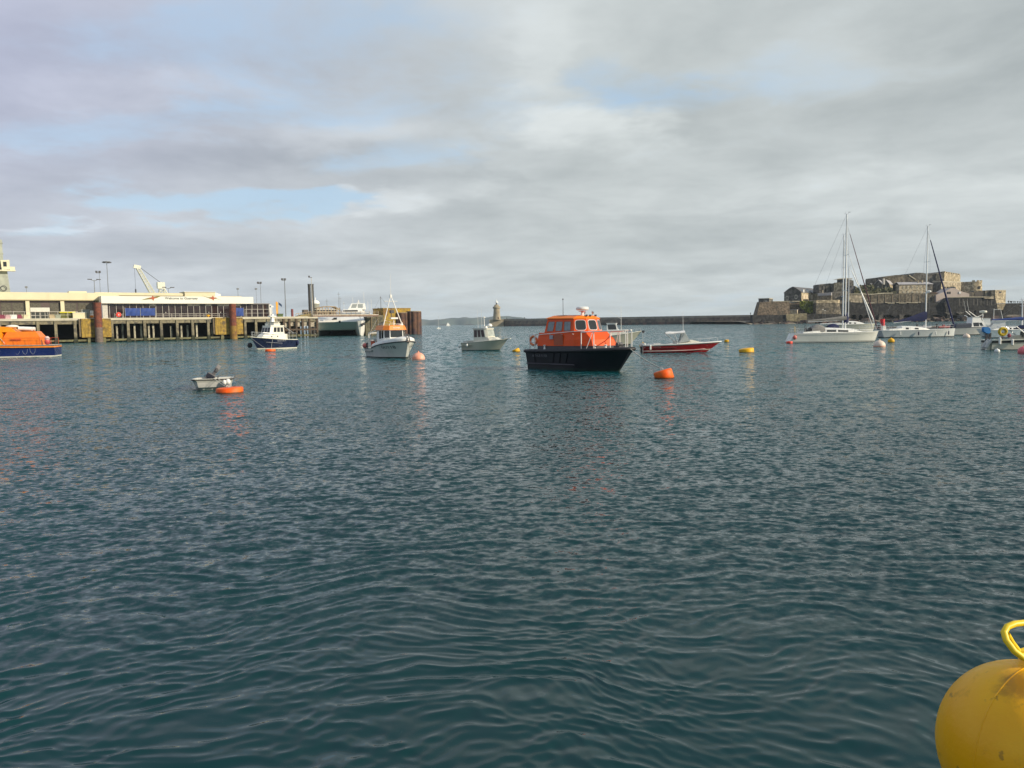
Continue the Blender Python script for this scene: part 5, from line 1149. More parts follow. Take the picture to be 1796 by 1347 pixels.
# dark work boat mast behind
u = pq(667, 560, 16)[0]; mt = pthing('moored_trawler', 'dark trawler masts and sail behind the stone knuckle', 'boat', u, 16, 0)
zt = pq(669, 520, 16)[1]; MB().tube((.4, 0, 0), (.4, 0, zt), .16, .09).build('mast', LP, mt)
MB().tube((.4, 0, zt), (-4.2, 0, 5.5), .035).build('backstay', WIRE, mt); MB().tube((.4, 0, zt-.2), (6.5, 0, 6.), .035).build('forestay', WIRE, mt)
MB().prism([(-1.4, 4), (.2, 4), (.3, 8.2), (-.7, 9.6), (-.9, 9.4)], -.15, .15).build('furled_sail', mat('grey_sail', (.12, .14, .15), .8), mt)
MB().loft([[(-6, -1, .0), (5, -1, 0), (6, 0, 0), (5, 1, 0), (-6, 1, 0)], [(-6.3, -1.4, 2.), (5.4, -1.4, 2.), (7.2, 0, 2.4), (5.4, 1.4, 2.), (-6.3, 1.4, 2.)]]).build('hull', DGREY, mt)
# ---------------------------------------------------------------- cranes
WCR = mat('white_crane_paint', (.66, .66, .55), .5, var=.1)
def lattice(mb, a, b_, w0_, w1_, n, r=.07, side=Vector((0, 1, 0))):
    a = Vector(a); b_ = Vector(b_); d = (b_-a).normalized(); up = d.cross(side).normalized(); P = []
    for i in range(n+1):
        q = i/n; w_ = w0_+(w1_-w0_)*q; c_ = a.lerp(b_, q); P.append([c_+side*w_*s1_+up*w_*s2_ for s1_, s2_ in ((-1, -1), (1, -1), (1, 1), (-1, 1))])
    for i in range(n):
        for k in range(4): mb.tube(P[i][k], P[i+1][k], r, n=4); mb.tube(P[i][k], P[i+1][(k+1) % 4], r*.7, n=4)
    for i in range(n+1):
        for k in range(4): mb.tube(P[i][k], P[i][(k+1) % 4], r*.7, n=4)
BKc = 45.
uj, zj = pq(241, 469, BKc); ub_, zb_ = pq(275, 518, BKc); ua_, za_ = pq(283.5, 500, BKc)
ct = pthing('harbour_crane', 'white lattice jib crane rising above the welcome sign roof', 'crane', ub_, BKc, 0); o_ = Vector((ub_, 0, 0))
mb = MB(); lattice(mb, (0, 0, zb_-2), (uj-ub_, 0, zj), .75, .45, 13, .11); mb.build('jib', WCR, ct)
MB().loft([[(uj-ub_-1.3, -.5, zj-.2), (uj-ub_+.8, -.5, zj-.6), (uj-ub_+.8, .5, zj-.6), (uj-ub_-1.3, .5, zj-.2)], [(uj-ub_-1., -.5, zj+.9), (uj-ub_+1.1, -.5, zj+.5), (uj-ub_+1.1, .5, zj+.5), (uj-ub_-1., .5, zj+.9)]]).build('jib_head', WCR, ct)
mb = MB(); lattice(mb, (ua_-ub_-.2, 0, zb_-3), (ua_-ub_, 0, za_-1), 1.1, .7, 5, .12); mb.tube((ua_-ub_+.8, 0, za_-1), (ua_-ub_+3., 0, zb_-2), .18); mb.build('a_frame', WCR, ct)
MB().box(ua_-ub_-1.4, ua_-ub_+.9, -.8, .8, za_-1.2, za_+.9).build('winch_housing', WCR, ct)
MB().tube((uj-ub_, .2, zj+.6), (ua_-ub_, .2, za_+.6), .05, n=4).tube((uj-ub_, -.2, zj+.6), (ua_-ub_, -.2, za_+.6), .05, n=4).build('luffing_cable', WIRE, ct)
uh = pq(237.5, 500, BKc)[0]-ub_; mb = MB().tube((uh, 0, zj), (uh, 0, pq(237, 510, BKc)[1]), .04, n=4); mb.tube((uh, 0, pq(237, 507, BKc)[1]), (uh, 0, zb_-2), .22); mb.build('hook_block', DGREY, ct)
MB().box(-6, 9, -3, 3, 6, zb_-1.5).build('machine_house', WCR, ct)
# big crane at the left edge
BKd = 30.; Gc = mat('grey_green_crane', (.34, .36, .30), .6, var=.2, vs=.6)
u0c, zc0 = pq(5, 514, BKd); zc1 = pq(2, 421, BKd)[1]; ct = pthing('dockside_crane', 'tall grey crane tower with cream cab at the left edge', 'crane', u0c, BKd, 0)
MB().loft([[(-3.6, -1.6, 5), (2.4, -1.6, 5), (2.4, 1.6, 5), (-3.6, 1.6, 5)], [(-3., -1.2, pq(2, 474, BKd)[1]), (1.3, -1.2, pq(2, 474, BKd)[1]), (1.3, 1.2, pq(2, 474, BKd)[1]), (-3., 1.2, pq(2, 474, BKd)[1])]]).build('lower_tower', Gc, ct)
zk = pq(2, 474, BKd)[1]; MB().box(-2.2, .55, -1., 1., zk, zc1).build('upper_tower', Gc, ct)
for z_ in (zk+1.2, zk+4.5, zc1-1): MB().box(-2.35, .7, -1.15, 1.15, z_, z_+.25).build('tower_flange', Gc, ct)
cb = MB().loft([[(.0, -2.6, zk), (1.9, -2.6, zk+.1), (1.9, -1.1, zk+.1), (0, -1.1, zk)], [(-.2, -2.6, zk+2.6), (1.9, -2.6, zk+2.8), (1.9, -1.1, zk+2.8), (-.2, -1.1, zk+2.6)]]).build('cab', mat('cream_cab', (.66, .62, .44), .5), ct)
MB().box(.4, 1.2, -2.66, -2.6, zk+.9, zk+2.2).build('cab_window', GLASS, cb); MB().box(-1.2, .0, -2.3, -1.1, zk+.4, zk+2.3).build('dark_opening', DGREY, cb)
MB().box(-1., 3.2, -2.7, -1., zk-.35, zk).build('cab_platform', mat('cream_cab', (.66, .62, .44), .5), ct)
MB().box(1.9, 3.1, -2.5, -1.1, zk, zk+.9).build('winch_cover', mat('cream_cab', (.66, .62, .44), .5), ct)
for z_ in (8, 11, 14): MB().box(-2.6, -1.3, -1.66, -1.56, z_+4, z_+6).build('tower_opening', DGREY, ct)
MB().torus((0, 0, 0), .7, .1, 16, 6, M=Matrix.Translation((.2, -1.72, pq(9, 506, BKd)[1])) @ Matrix.Rotation(R(90), 4, 'X')).build('round_mark', DGREY, ct)

# ================================================================== CATAMARAN FERRY (bow on)
def ferry():
    D = 268.; s = D/F; X0 = at(600, 588, D).x; t = thing('catamaran_ferry', 'white catamaran ferry berthed bow on behind the boarding gangway', 'ferry', (X0, D, 0), R(-82))
    FW = mat('ferry_white', (.82, .80, .74), .35, var=.04, vs=.5, streak=.08)
    def yy(px): return (px-600)*s          # local +y is to the right of the picture for a bow-on boat
    def zz(py, px=600): return at(px, py, D).z
    dk = zz(565)
    for a, b_ in ((553, 566), (625, 644)):
        y0, y1 = yy(a), yy(b_); ym = (y0+y1)/2; w_ = (y1-y0)/2
        rings = []
        for x_, k, zb_ in ((-34, 1, -1), (4, 1, -1), (8, .92, -1), (11, .6, -.6), (13.2, .12, .2)):
            rings.append([(x_-.9, ym-w_*k*.6, zb_), (x_-.9, ym+w_*k*.6, zb_), (x_-.2, ym+w_*k, 1.6), (x_+.9, ym+w_*max(k, .35), dk+.3), (x_+.9, ym-w_*max(k, .35), dk+.3), (x_-.2, ym-w_*k, 1.6)])
        MB().loft(rings).build('hull', FW, t, smooth=30)
    rings = []
    for x_, zt_ in ((-34, zz(556)), (7.5, zz(556)), (10.0, zz(558)), (12.2, zz(562))):
        rings.append([(x_, yy(553), dk), (x_, yy(643), dk), (x_-.5, yy(641), zt_), (x_-.5, yy(560), zt_)])
    MB().loft(rings).build('foredeck', FW, t, smooth=25)
    MB().loft([[(x_, yy(560), zlo) , (x_, yy(630), zlo), (x_+e, yy(630), dk), (x_+e, yy(560), dk)] for x_, zlo, e in ((-34, 1.6, 0), (9.4, zz(578.5), 2.6))]).build('wet_deck', mat('ferry_grey_underside', (.62, .63, .56), .5), t)
    MB().box(-34.2, -33.8, yy(556), yy(643), -1, dk).build('tunnel_dark_plate', DGREY, t)  # added plate closing the tunnel's far end so it looks dark
    MB().loft([[(-18, yy(566), zz(556)), (-4, yy(566), zz(556)), (-4, yy(655), zz(556)), (-18, yy(655), zz(556))], [(-18, yy(576), zz(548)), (-6, yy(576), zz(548)), (-6, yy(645), zz(548)), (-18, yy(645), zz(548))]]).build('passenger_cabin', FW, t)
    wb = [(-5, yy(594), zz(548)), (1., yy(602), zz(548)), (1., yy(636), zz(548)), (-5, yy(640), zz(548))]; wt = [(-5, yy(596), zz(543)), (.4, yy(603), zz(543)), (.4, yy(634), zz(543)), (-5, yy(638), zz(543))]
    wh = MB().loft([wb, wt]).build('wheelhouse', FW, t)
    face_win([wb[1], wb[2], wt[2], wt[1]], .03, .80, .15, .8, GLASS, t)
    vt = [(-4, yy(616), zz(532)), (-2.2, yy(617), zz(532)), (-2.2, yy(639), zz(532)), (-4, yy(640), zz(532))]; vb = [(-4, yy(610), zz(543)), (-1.2, yy(611), zz(543)), (-1.2, yy(641), zz(543)), (-4, yy(642), zz(543))]
    MB().loft([vb, vt]).build('bridge', mat('bright_white_panel', (.76, .76, .70), .5), t)
    face_win([vb[1], vb[2], vt[2], vt[1]], .12, .46, .25, .88, mat('bridge_glass', (.30, .32, .30), .15), t); face_win([vb[1], vb[2], vt[2], vt[1]], .54, .88, .25, .88, mat('bridge_glass', (.3, .32, .3), .15), t)
    MB().tube((-3, yy(629), zz(532)), (-3, yy(629), zz(526)), .15).box(-3.2, -2.8, yy(626), yy(632), zz(530.5), zz(529.5)).build('mast', WRAIL, t)
    for px, top in ((619, 521), (638.5, 512), (645, 528), (651, 525)): MB().tube((-4, yy(px), zz(545)), (-4, yy(px), zz(top)), .05).build('whip_aerial', WRAIL, t)
    MB().prism([(yy(587), zz(562)), (yy(592), zz(557.5)), (yy(597), zz(557.5)), (yy(596), zz(562))], 10.6, 11.2, 'x').build('window_strip', GLASS, t)
    for px, py in ((602, 564.5), (638, 570), (641, 569)): MB().box(12.6 if px < 620 else 12.4, 13.9, yy(px)-.3, yy(px)+.3, zz(py)-.35, zz(py)+.35).build('anchor_pocket', DGREY, t)
    MB().path([(13.3, yy(634), zz(556)), (13.6, yy(635.5), zz(560)), (13.3, yy(637.5), zz(556))], .07).build('mooring_line', ROPEM, t)
ferry()
# ================================================================== YACHTS
def yacht(name, label, px, wy, D, L, th_, fb, mast_x, mast_top_z, opts, group='yachts on moorings'):
    c = Vector((at(px, wy, D).x, D, 0)); t = thing(name, label, 'yacht', c, th_, group)
    B = L*.29; sh = lambda s: fb*(1.0+.12*s**2)
    HM = opts.get('hull', mat('yacht_white', (.64, .64, .58), .28, var=.04, vs=.8, streak=.06)); ST = opts.get('stripe', mat('dark_boot_stripe', (.03, .035, .045), .4)); KEEL = opts.get('keel', DGREY)
    mb, bd, xx = hull(L, B, sh, rake=opts.get('rake', .45), rows=((0, 1), (.05, 0 if opts.get('double') else 1), (.10, 2 if opts.get('double') else 0), (.14, 0), (.5, 0), (.86, 0), (1, 0)), stern=.80, tm=.5, pd=2.8, pw=2.1, flare=.8, fwl=.86, trans=opts.get('trans', .7), draft=.5)
    h = weld(mb.build('hull', [HM, KEEL, ST], t)); deck(bd, xx, sh, DECKW, t, .02)
    strake(bd, xx, sh, 1, .028, WHITE, t, 'toe_rail')
    mb = MB(); mb.path([(xx(q, .83), -(bd(q)*.985+.006), .83*sh(q)) for q in [i/16*.98 for i in range(17)]], .012, 4); mb.build('hull_line', mat('grey_line', (.35, .36, .36), .4), t) if opts.get('line') else None
    cx0, cx1 = opts.get('cab', (-.12*L, .30*L)); cw = B*.30; ch = opts.get('ch', .42)
    rings = []
    for i in range(13):
        q = i/12; x_ = cx0+(cx1-cx0)*q; w_ = cw*(1-.55*q**2.2); hh = ch*(1-q**2.6)*1.0+.02; zb = fb*1.0
        rings.append([(x_, -w_, zb), (x_, -w_*.93, zb+hh*.75), (x_, -w_*.6, zb+hh), (x_, w_*.6, zb+hh), (x_, w_*.93, zb+hh*.75), (x_, w_, zb)])
    MB().loft(rings).build('coachroof', WHITE, t, smooth=35)
    for a, b_ in opts.get('wins', ((.06, .32), (.38, .68))):
        for s in (-1, 1):
            vs = []; 
            for q in (a, (a+b_)/2, b_):
                x_ = cx0+(cx1-cx0)*q; w_ = cw*(1-.55*q**2.2); hh = ch*(1-q**2.6)+.02
                vs.append((x_, s*(w_*.985+.012), fb+hh*.22)); vs.append((x_, s*(w_*.945+.012), fb+hh*.62))
            MB().add(vs+[(v[0], v[1]-s*.03, v[2]) for v in vs], [(0, 2, 3, 1), (2, 4, 5, 3), (6, 7, 9, 8), (8, 9, 11, 10), (0, 1, 7, 6), (4, 10, 11, 5)]).build('window', GLASS, t)
    # cockpit coaming, wheel, sprayhood
    for s in (-1, 1): MB().loft([[(-.40*L, s*(B*.36)-.12, fb), (-.40*L, s*(B*.36)+.12, fb), (-.40*L, s*(B*.36)+.08, fb+.2), (-.40*L, s*(B*.36)-.08, fb+.2)], [(cx0+.1, s*cw-.12, fb), (cx0+.1, s*cw+.12, fb), (cx0+.1, s*cw+.08, fb+.34), (cx0+.1, s*cw-.08, fb+.34)]]).build('coaming', WHITE, t)
    if opts.get('hood'):
        rings = []
        for i in range(7):
            q = i/6; rings.append([(cx0-.9+1.7*q, cw*1.05*math.cos(R(180*j/8)), fb+.25+(.95*math.sin(PI*(.25+.55*(1-q))))*math.sin(R(180*j/8))**.6) for j in range(9)])
        MB().loft(rings, closed=False, cap=False).loft([[(p[0]-.03, p[1], p[2]-.04) for p in r] for r in rings], closed=False, cap=False).build('sprayhood', opts['hood'], t, smooth=60)
    if opts.get('wheel'):
        MB().torus((0, 0, 0), .42, .025, 18, 6, M=Matrix.Translation((-.34*L, 0, fb+.72)) @ Matrix.Rotation(R(90), 4, 'Y')).box(-.34*L-.15, -.34*L+.12, -.12, .12, fb, fb+.75).build('steering_wheel', DGREY, t)
        MB().box(-.36*L, -.27*L, -.5, -.3, fb+.25, fb+.55).build('cockpit_bag', DGREY, t)
    # spars
    mx = mast_x; mt = mast_top_z
    m_ = MB().tube((mx, 0, fb+.2), (mx-.06, 0, mt), .105, .075, 10).build('mast', ALUM, t, smooth=60)
    MB().tube((mx, 0, mt-.05), (mx+.30, 0, mt+.28), .012).box(mx+.15, mx+.45, -.02, .02, mt+.25, mt+.29).tube((mx-.2, 0, mt), (mx-.2, 0, mt+.35), .012).tube((mx-.45, 0, mt+.06), (mx, 0, mt+.02), .012).build('masthead_gear', WIRE, m_)
    for k in (opts.get('spr', (.36, .66))):
        z_ = fb+(mt-fb)*k; MB().tube((mx-.03, -B*.30, z_+.02), (mx-.03, 0, z_-.04), .03).tube((mx-.03, B*.30, z_+.02), (mx-.03, 0, z_-.04), .03).build('spreader', ALUM, m_)
    bh = opts.get('boom_z', 1.75)+fb
    bx = opts.get('boom_end', mx-.36*L); bo = MB().tube((mx-.1, 0, bh), (bx, 0, bh-.05+opts.get('brise', 0)), .075, .065, 8).build('boom', ALUM, t, smooth=60)
    cm = opts.get('sailcover')
    if cm:
        rings = []
        for i in range(13):
            q = i/12; x_ = mx+.14+(bx-mx-.14)*q; hh = (opts.get('cov0', .75)*(1-q)**1.3+.22); zc = bh+hh*.35+opts.get('brise', 0)*q; w_ = .17*(1-.5*q)
            rings.append([(x_, w_*math.cos(R(45*j))*(1+.15*math.sin(i*2.1+j)), zc+hh*.5*math.sin(R(45*j))) for j in range(8)])
        MB().loft(rings).build('sail_cover', cm, bo, smooth=60)
    if opts.get('bag'):
        MB().loft([[(mx+.1+w_*1.3*math.cos(R(60*j)), .26*w_*3*math.sin(R(60*j))*.6, bh+zz_) for j in range(6)] for zz_, w_ in ((-.55, .12), (-.3, .26), (.25, .28), (.75, .2), (1.0, .10))]).build('mast_boot_cover', opts['bag'], t, smooth=60)
    # standing rigging: thin tubes
    tip = Vector((xx(1, 1)-.15, 0, sh(1))); hz_ = mt*opts.get('jib_h', .93)+fb*.05
    jb = opts.get('jib', NAVYC); a_ = tip+Vector((0, 0, .35)); b_ = Vector((mx+.1, 0, hz_)); rings = MB()
    rings.tube(a_, a_.lerp(b_, .25), opts.get('jr', .10)*.9, opts.get('jr', .10), 8).tube(a_.lerp(b_, .25), a_.lerp(b_, .93), opts.get('jr', .10), opts.get('jr', .10)*.45, 8)
    rings.build('furled_jib', jb, t, smooth=60); MB().tube(tip, tip+(b_-tip)*1.0, .014, n=4).build('forestay', WIRE, t)
    MB().tube((-L/2+.2, 0, fb+.1), (mx-.06, 0, mt), .012, n=4).build('backstay', WIRE, t)
    for s in (-1, 1):
        z1_, z2_ = fb+(mt-fb)*.36, fb+(mt-fb)*.66; zz1, zz2 = s*B*.30, s*B*.28
        MB().path([(mx-.2, s*B*.42, fb), (mx-.03, zz1, z1_), (mx-.03, zz2, z2_), (mx-.04, 0, mt-.5)], .011, 4).build('shroud', WIRE, t)
        pts = [(xx(q, 1), s*(bd(q)-.07), sh(q)) for q in (.03, .2, .36, .52, .68, .82)]
        mb = MB(); 
        for p in pts: mb.tube(p, (p[0], p[1], p[2]+.6), .014, n=5)
        mb.path([(p[0], p[1], p[2]+.6) for p in pts], .009, 4).path([(p[0], p[1], p[2]+.32) for p in pts], .008, 4); mb.build('guard_wire', STEEL, t)
    pts = [(xx(q, 1), s*(bd(q)-.07), sh(q)) for q, s in ((.82, -1), (.9, -1), (.975, -1), (.975, 1), (.9, 1), (.82, 1))]
    rail(pts, .66, STEEL, t, .016, 1, 'pulpit'); pts = [(xx(q, 1), s*(bd(q)-.07), sh(q)) for q, s in ((.12, -1), (.01, -1), (.01, 1), (.12, 1))]; rail(pts, .66, STEEL, t, .016, 1, 'pushpit')
    for k, (q, m__) in enumerate(opts.get('fenders', ())):
        MB().lathe([(.02, 0), (.085, .07), (.085, .55), (.02, .62)], (xx(q, 1), -(bd(q)+.09), fb*.28), 10).tube((xx(q, 1), -(bd(q)+.06), fb*.28+.6), (xx(q, 1), -bd(q), fb+.1), .012).build('fender', m__, t, smooth=True)
    return t, xx, bd, sh
def ztop(px, py, D): return at(px, py, D).z
def xl(px, D, c_px): return (at(px, 560, D).x-at(c_px, 560, D).x)
GREYC = mat('grey_canvas', (.22, .21, .19), .85, var=.15, bump=.3); MAR = mat('maroon_canvas', (.10, .035, .045), .8)
tA, xA, bA, sA = yacht('yacht', 'white yacht with grey sail cover and dark maroon furled jib, left of the moored pair', 1464, 600, 105, 11.5, R(-4), 1.25, xl(1481.5, 105, 1464), ztop(1479, 376, 105),
    dict(hood=GREYC, wheel=1, sailcover=GREYC, cov0=.45, bag=NAVYC, jib=MAR, jr=.075, line=1, double=1, cab=(-2.4, 3.9), ch=.72, wins=((.16, .36), (.40, .62)), boom_end=-3.6, boom_z=1.75, brise=-.15, trans=-.6, jib_h=.90, stripe=mat('green_grey_stripe', (.10, .12, .11), .4)))
MB().ball((-5.7, -1.25, .75), .27, .27, .30).build('fender', mat('red_pink_fender', (.62, .16, .13), .5), tA, smooth=True)
MB().tube((-5.5, -.9, 1.3), (-5.75, -.9, 2.35), .02).prism([(-5.72, 1.5), (-5.5, 1.4), (-5.45, 2.0), (-5.7, 2.3)], -.92, -.88).build('ensign', mat('faded_ensign', (.42, .36, .24), .8), tA)
tB, xB, bB, sB = yacht('yacht', 'white racing yacht with navy sail cover and thick navy furled jib', 1607, 592, 124, 12.1, R(-3), 1.15, xl(1622.5, 124, 1607), ztop(1619.5, 397, 124),
    dict(sailcover=NAVYC, cov0=1.45, jib=NAVYC, jr=.15, cab=(-2.7, 2.1), ch=.66, wins=((.12, .22), (.42, .55)), boom_end=-3.6, boom_z=1.7, brise=-.45, trans=.5, rake=.15, jib_h=.93, hull=mat('cool_white_hull', (.58, .60, .58), .25, var=.04), fenders=((.23, WFE), (.46, NAVYC), (.68, WFE), (.875, NAVYC))))
MB().lathe([(.05, 0), (.32, .05), (.32, .25), (.1, .35)], (xl(1627, 124, 1607), 0, ztop(1627, 513, 124)), 14).tube((xl(1622.5, 124, 1607), 0, ztop(1627, 513, 124)), (xl(1627, 124, 1607), 0, ztop(1627, 513, 124)), .05).build('radar_dome', WHITE, tB, smooth=True)
MB().tube((-6.0, -1.0, 1.2), (-6.0, -1.0, 2.1), .03).tube((-6., -1., 2.1), (-6., 1., 2.1), .03).box(-5.4, -4.9, -.3, .3, 1.2, 1.9).build('stern_frame', WRAIL, tB)
tC, *_ = yacht('yacht', 'yacht mostly hidden behind the left moored yacht, only its tall mast showing', 1474, 592, 131, 10.8, R(-5), 1.15, xl(1477.5, 131, 1474), ztop(1476, 412, 131), dict(jib=WHITE, jr=.06, hood=NAVYC, boom_end=-3.4, boom_z=1.2))
tD, *_ = yacht('yacht', 'cream yacht with white furled jib and thin dark mast, beyond the two near yachts', 1494, 580, 205, 11.5, R(-10), 1.55, xl(1488, 205, 1494), ztop(1487.5, 468, 205), dict(jib=WHITE, jr=.20, ch=.9, hull=mat('ivory_hull', (.50, .49, .39), .35), boom_end=-4.5, jib_h=1.0, wins=((.1, .2), (.35, .45))))
# boats on the right edge
def motorboat():
    D = 134.; c = Vector((at(1705, 588, D).x, D, 0)); t = thing('motorboat', 'white motorboat with dark cockpit cover and raised white wheelhouse, right of the racing yacht', 'boat', c, R(-3))
    L, B = 6.9, 2.5; sh = lambda s: 1.22+.2*s; HC = mat('grey_white_hull', (.50, .50, .46), .35, var=.05, streak=.1)
    mb, bd, xx = hull(L, B, sh, rake=1.2, rows=((0, 1), (.08, 0), (.5, 0), (1, 0)), stern=.9, tm=.45, flare=.75); weld(mb.build('hull', [HC, BLACK], t)); deck(bd, xx, sh, DECKW, t, .02); strake(bd, xx, sh, 1, .04, DGREY, t)
    MB().loft([[(-3.3, -1, 1.22), (-.7, -1, 1.25), (-.7, 1, 1.25), (-3.3, 1, 1.22)], [(-3.2, -.95, 1.75), (-.7, -.95, 1.85), (-.7, .95, 1.85), (-3.2, .95, 1.75)], [(-2.7, -.8, 1.98), (-.7, -.8, 2.02), (-.7, .8, 2.02), (-2.7, .8, 1.98)]]).build('cockpit_cover', mat('slate_canvas', (.05, .06, .08), .85, bump=.3), t)
    w0 = [(-.65, -1, 1.25), (2.0, -.9, 1.35), (2.0, .9, 1.35), (-.65, 1, 1.25)]; w1 = [(-.45, -.85, 3.0), (.7, -.8, 3.0), (.7, .8, 3.0), (-.45, .85, 3.0)]
    MB().loft([w0, w1]).build('wheelhouse', WHITE, t)
    face_win([w0[0], w0[1], w1[1], w1[0]], .12, .55, .10, .48, GLASS, t, r=.03); face_win([w0[0], w0[1], w1[1], w1[0]], .60, .82, .10, .45, GLASS, t, r=.03); face_win([w0[1], w0[2], w1[2], w1[1]], .08, .92, .3, .85, GLASS, t)
    MB().box(-.55, .85, -.9, .9, 3.0, 3.08).build('roof', WHITE, t)
    MB().tube((1.7, 0, 3.0), (1.7, 0, 3.7), .08).tube((.6, 0, 3.0), (1.7, 0, 3.5), .06).build('radar_mast', WHITE, t); MB().lathe([(.05, 0), (.52, .06), (.60, .18), (.56, .40), (.1, .48)], (1.75, 0, 3.72), 20).build('radome', CREAMW, t, smooth=True)
    for p0, p1 in (((.5, -.5, 3.0), (-1.0, -.6, 4.1)), ((.3, .5, 3.0), (-1.0, .4, 4.1))): MB().tube(p0, p1, .05).tube(p1, (p1[0]-.35, p1[1], 5.9), .02).build('rod_holder', WRAIL, t)
    for k in range(3): MB().tube((1.2+.3*k, -.6, 1.4), (.75+.28*k, -.5, 2.9), .07).build('ladder_rail', WHITE, t)
    MB().box(-3.6, -3.45, -.2, .2, -.2, .9).tube((-3.55, 0, .9), (-3.5, 0, 1.5), .14).build('outboard', BLACK, t)
motorboat()
def workboat():
    D = 73.; c = Vector((at(1799, 616, D).x, D, 0)); th_ = R(-7); t = thing('workboat', 'cream open boat with blue canopy, dark stripe and white fenders, cut by the right edge', 'boat', c, th_)
    L, B = 7.0, 2.5; sh = lambda s: .92+.35*s**2
    mb, bd, xx = hull(L, B, sh, rake=1.0, rows=((0, 1), (.06, 0), (.72, 2), (.92, 0), (1, 0)), stern=.9, tm=.45, flare=.8, fwl=.88); h = weld(mb.build('hull', [mat('cream_work_hull', (.56, .54, .44), .4, var=.06, streak=.2), DGREY, BLACK], t)); deck(bd, xx, sh, DECKW, t, .25); strake(bd, xx, sh, 1, .04, CREAMW, t)
    can = mat('bright_blue_canvas', (.012, .12, .36), .8, var=.2, bump=.3)
    MB().loft([[(-.15, y_, 1.2), (.55, y_*.95, 2.2), (1.5, y_*.9, 2.42), (3.0, y_*.9, 2.3), (3.0, y_, 1.2)] for y_ in (-1.05, 1.05)]).build('canopy', can, t)
    MB().loft([[(-.2, y_, 1.9), (.5, y_*.95, 2.24), (-.2, y_*.9, 2.3), (-.6, y_, 2.0)] for y_ in (-.9, .9)]).build('canopy_flap', NAVYC, t)
    MB().tube((-1.4, -1., 2.2), (-.2, -1.05, 1.15), .035).tube((-1.4, 1., 2.2), (-.2, 1.05, 1.15), .035).tube((-1.4, -1, 2.2), (-1.4, 1, 2.2), .035).build('canopy_frame', STEEL, t)
    ob = MB().loft([[(-3.55+dx-w_, -.22, z_), (-3.55+dx+w_, -.22, z_), (-3.55+dx+w_, .22, z_), (-3.55+dx-w_, .22, z_)] for z_, w_, dx in ((1.55, .12, .1), (1.72, .28, 0), (2.0, .30, -.05), (2.15, .18, -.1))]).build('outboard_cover', mat('sky_blue_cover', (.03, .20, .50), .7, bump=.3), t)
    MB().box(-3.62, -3.42, -.1, .1, .2, 1.6).box(-3.3, -3.15, -.1, .1, .6, 1.6).build('outboard_leg', DGREY, ob)
    rg = MB().torus((0, 0, 0), .30, .14, 20, 8, M=Matrix.Translation((-2.55, -.95, 1.72)) @ Matrix.Rotation(R(90), 4, 'X')).build('yellow_rope_coil', mat('mustard_rope', (.52, .36, .015), .8, var=.35, vs=12, bump=.6), t, smooth=True)
    MB().tube((-2.55, -.95, 1.0), (-2.55, -.95, 1.7), .03).tube((-2.75, -.95, 1.0), (-2.5, -.95, 1.6), .025).tube((-2.3, -.95, 1.0), (-2.6, -.95, 1.6), .025).build('reel_stand', mat('dark_red_iron', (.10, .04, .04), .6), t)
    MB().ball((-1.95, -.9, 1.35), .17, .12, .2).build('net_bag', mat('maroon_crate', (.22, .04, .07), .6), t, smooth=True)
    for x_, z_, h_ in ((-2.95, .78, .62), (-1.85, .70, .55)): MB().lathe([(.03, 0), (.11, .06), (.11, h_), (.03, h_+.07)], (x_, -1.32, z_-.28), 12).build('fender', WFE, t, smooth=True)
    for y_ in (-.9, -.35): MB().path([(-3.45, y_, .95), (-3.75, y_, .6), (-3.95, y_, .2)], .17, 10).build('stern_fender', mat('grey_fender', (.42, .42, .39), .5), t, smooth=True)
    MB().loft([[(-3.85, -.75, -.1), (-3.5, -.75, -.1), (-3.5, -.45, -.1), (-3.85, -.45, -.1)], [(-3.75, -.75, .85), (-3.5, -.75, .85), (-3.5, -.45, .85), (-3.75, -.45, .85)]]).build('outboard_bracket', CREAMW, t)
    MB().box(-1.3, -.5, -.6, .5, .9, 1.35).build('engine_box', mat('cream_box', (.5, .48, .38), .6), t)
    MB().box(-.7, .2, -.85, -.3, 1.2, 1.7).build('dark_crate', mat('green_black_crate', (.04, .05, .04), .7), t)
workboat()
def small_cabin(px, wy, D, th_, label, L, col, blue=False, top=2.6, nm='cabin_boat'):
    c = Vector((at(px, wy, D).x, D, 0)); t = thing(nm, label, 'boat', c, th_, 'boats at the far right moorings'); B = L*.34; sh = lambda s: 1.0+.3*s
    mb, bd, xx = hull(L, B, sh, rake=.9, rows=((0, 1), (.08, 0), (1, 0)), stern=.9, tm=.45); weld(mb.build('hull', [col, NAVY], t)); deck(bd, xx, sh, DECKW, t, .02)
    w0 = [(-.2*L, -B*.36, 1.0), (.2*L, -B*.32, 1.1), (.2*L, B*.32, 1.1), (-.2*L, B*.36, 1.0)]; w1 = [(-.18*L, -B*.3, top), (.08*L, -B*.28, top), (.08*L, B*.28, top), (-.18*L, B*.3, top)]
    MB().loft([w0, w1]).build('cabin', WHITE, t)
    for a in (0, 1): face_win([w0[a], w0[a+1], w1[a+1], w1[a]], .1, .9, .4, .88, GLASS, t, r=.05)
    MB().box(-.2*L, .1*L, -B*.33, B*.33, top, top+.08).build('roof', WHITE, t)
    return t, sh
tG, _ = small_cabin(1747, 590, 118, R(166), 'white cabin boat behind the blue outboard cover, with raised flybridge', 5.6, WHITE, top=2.3)
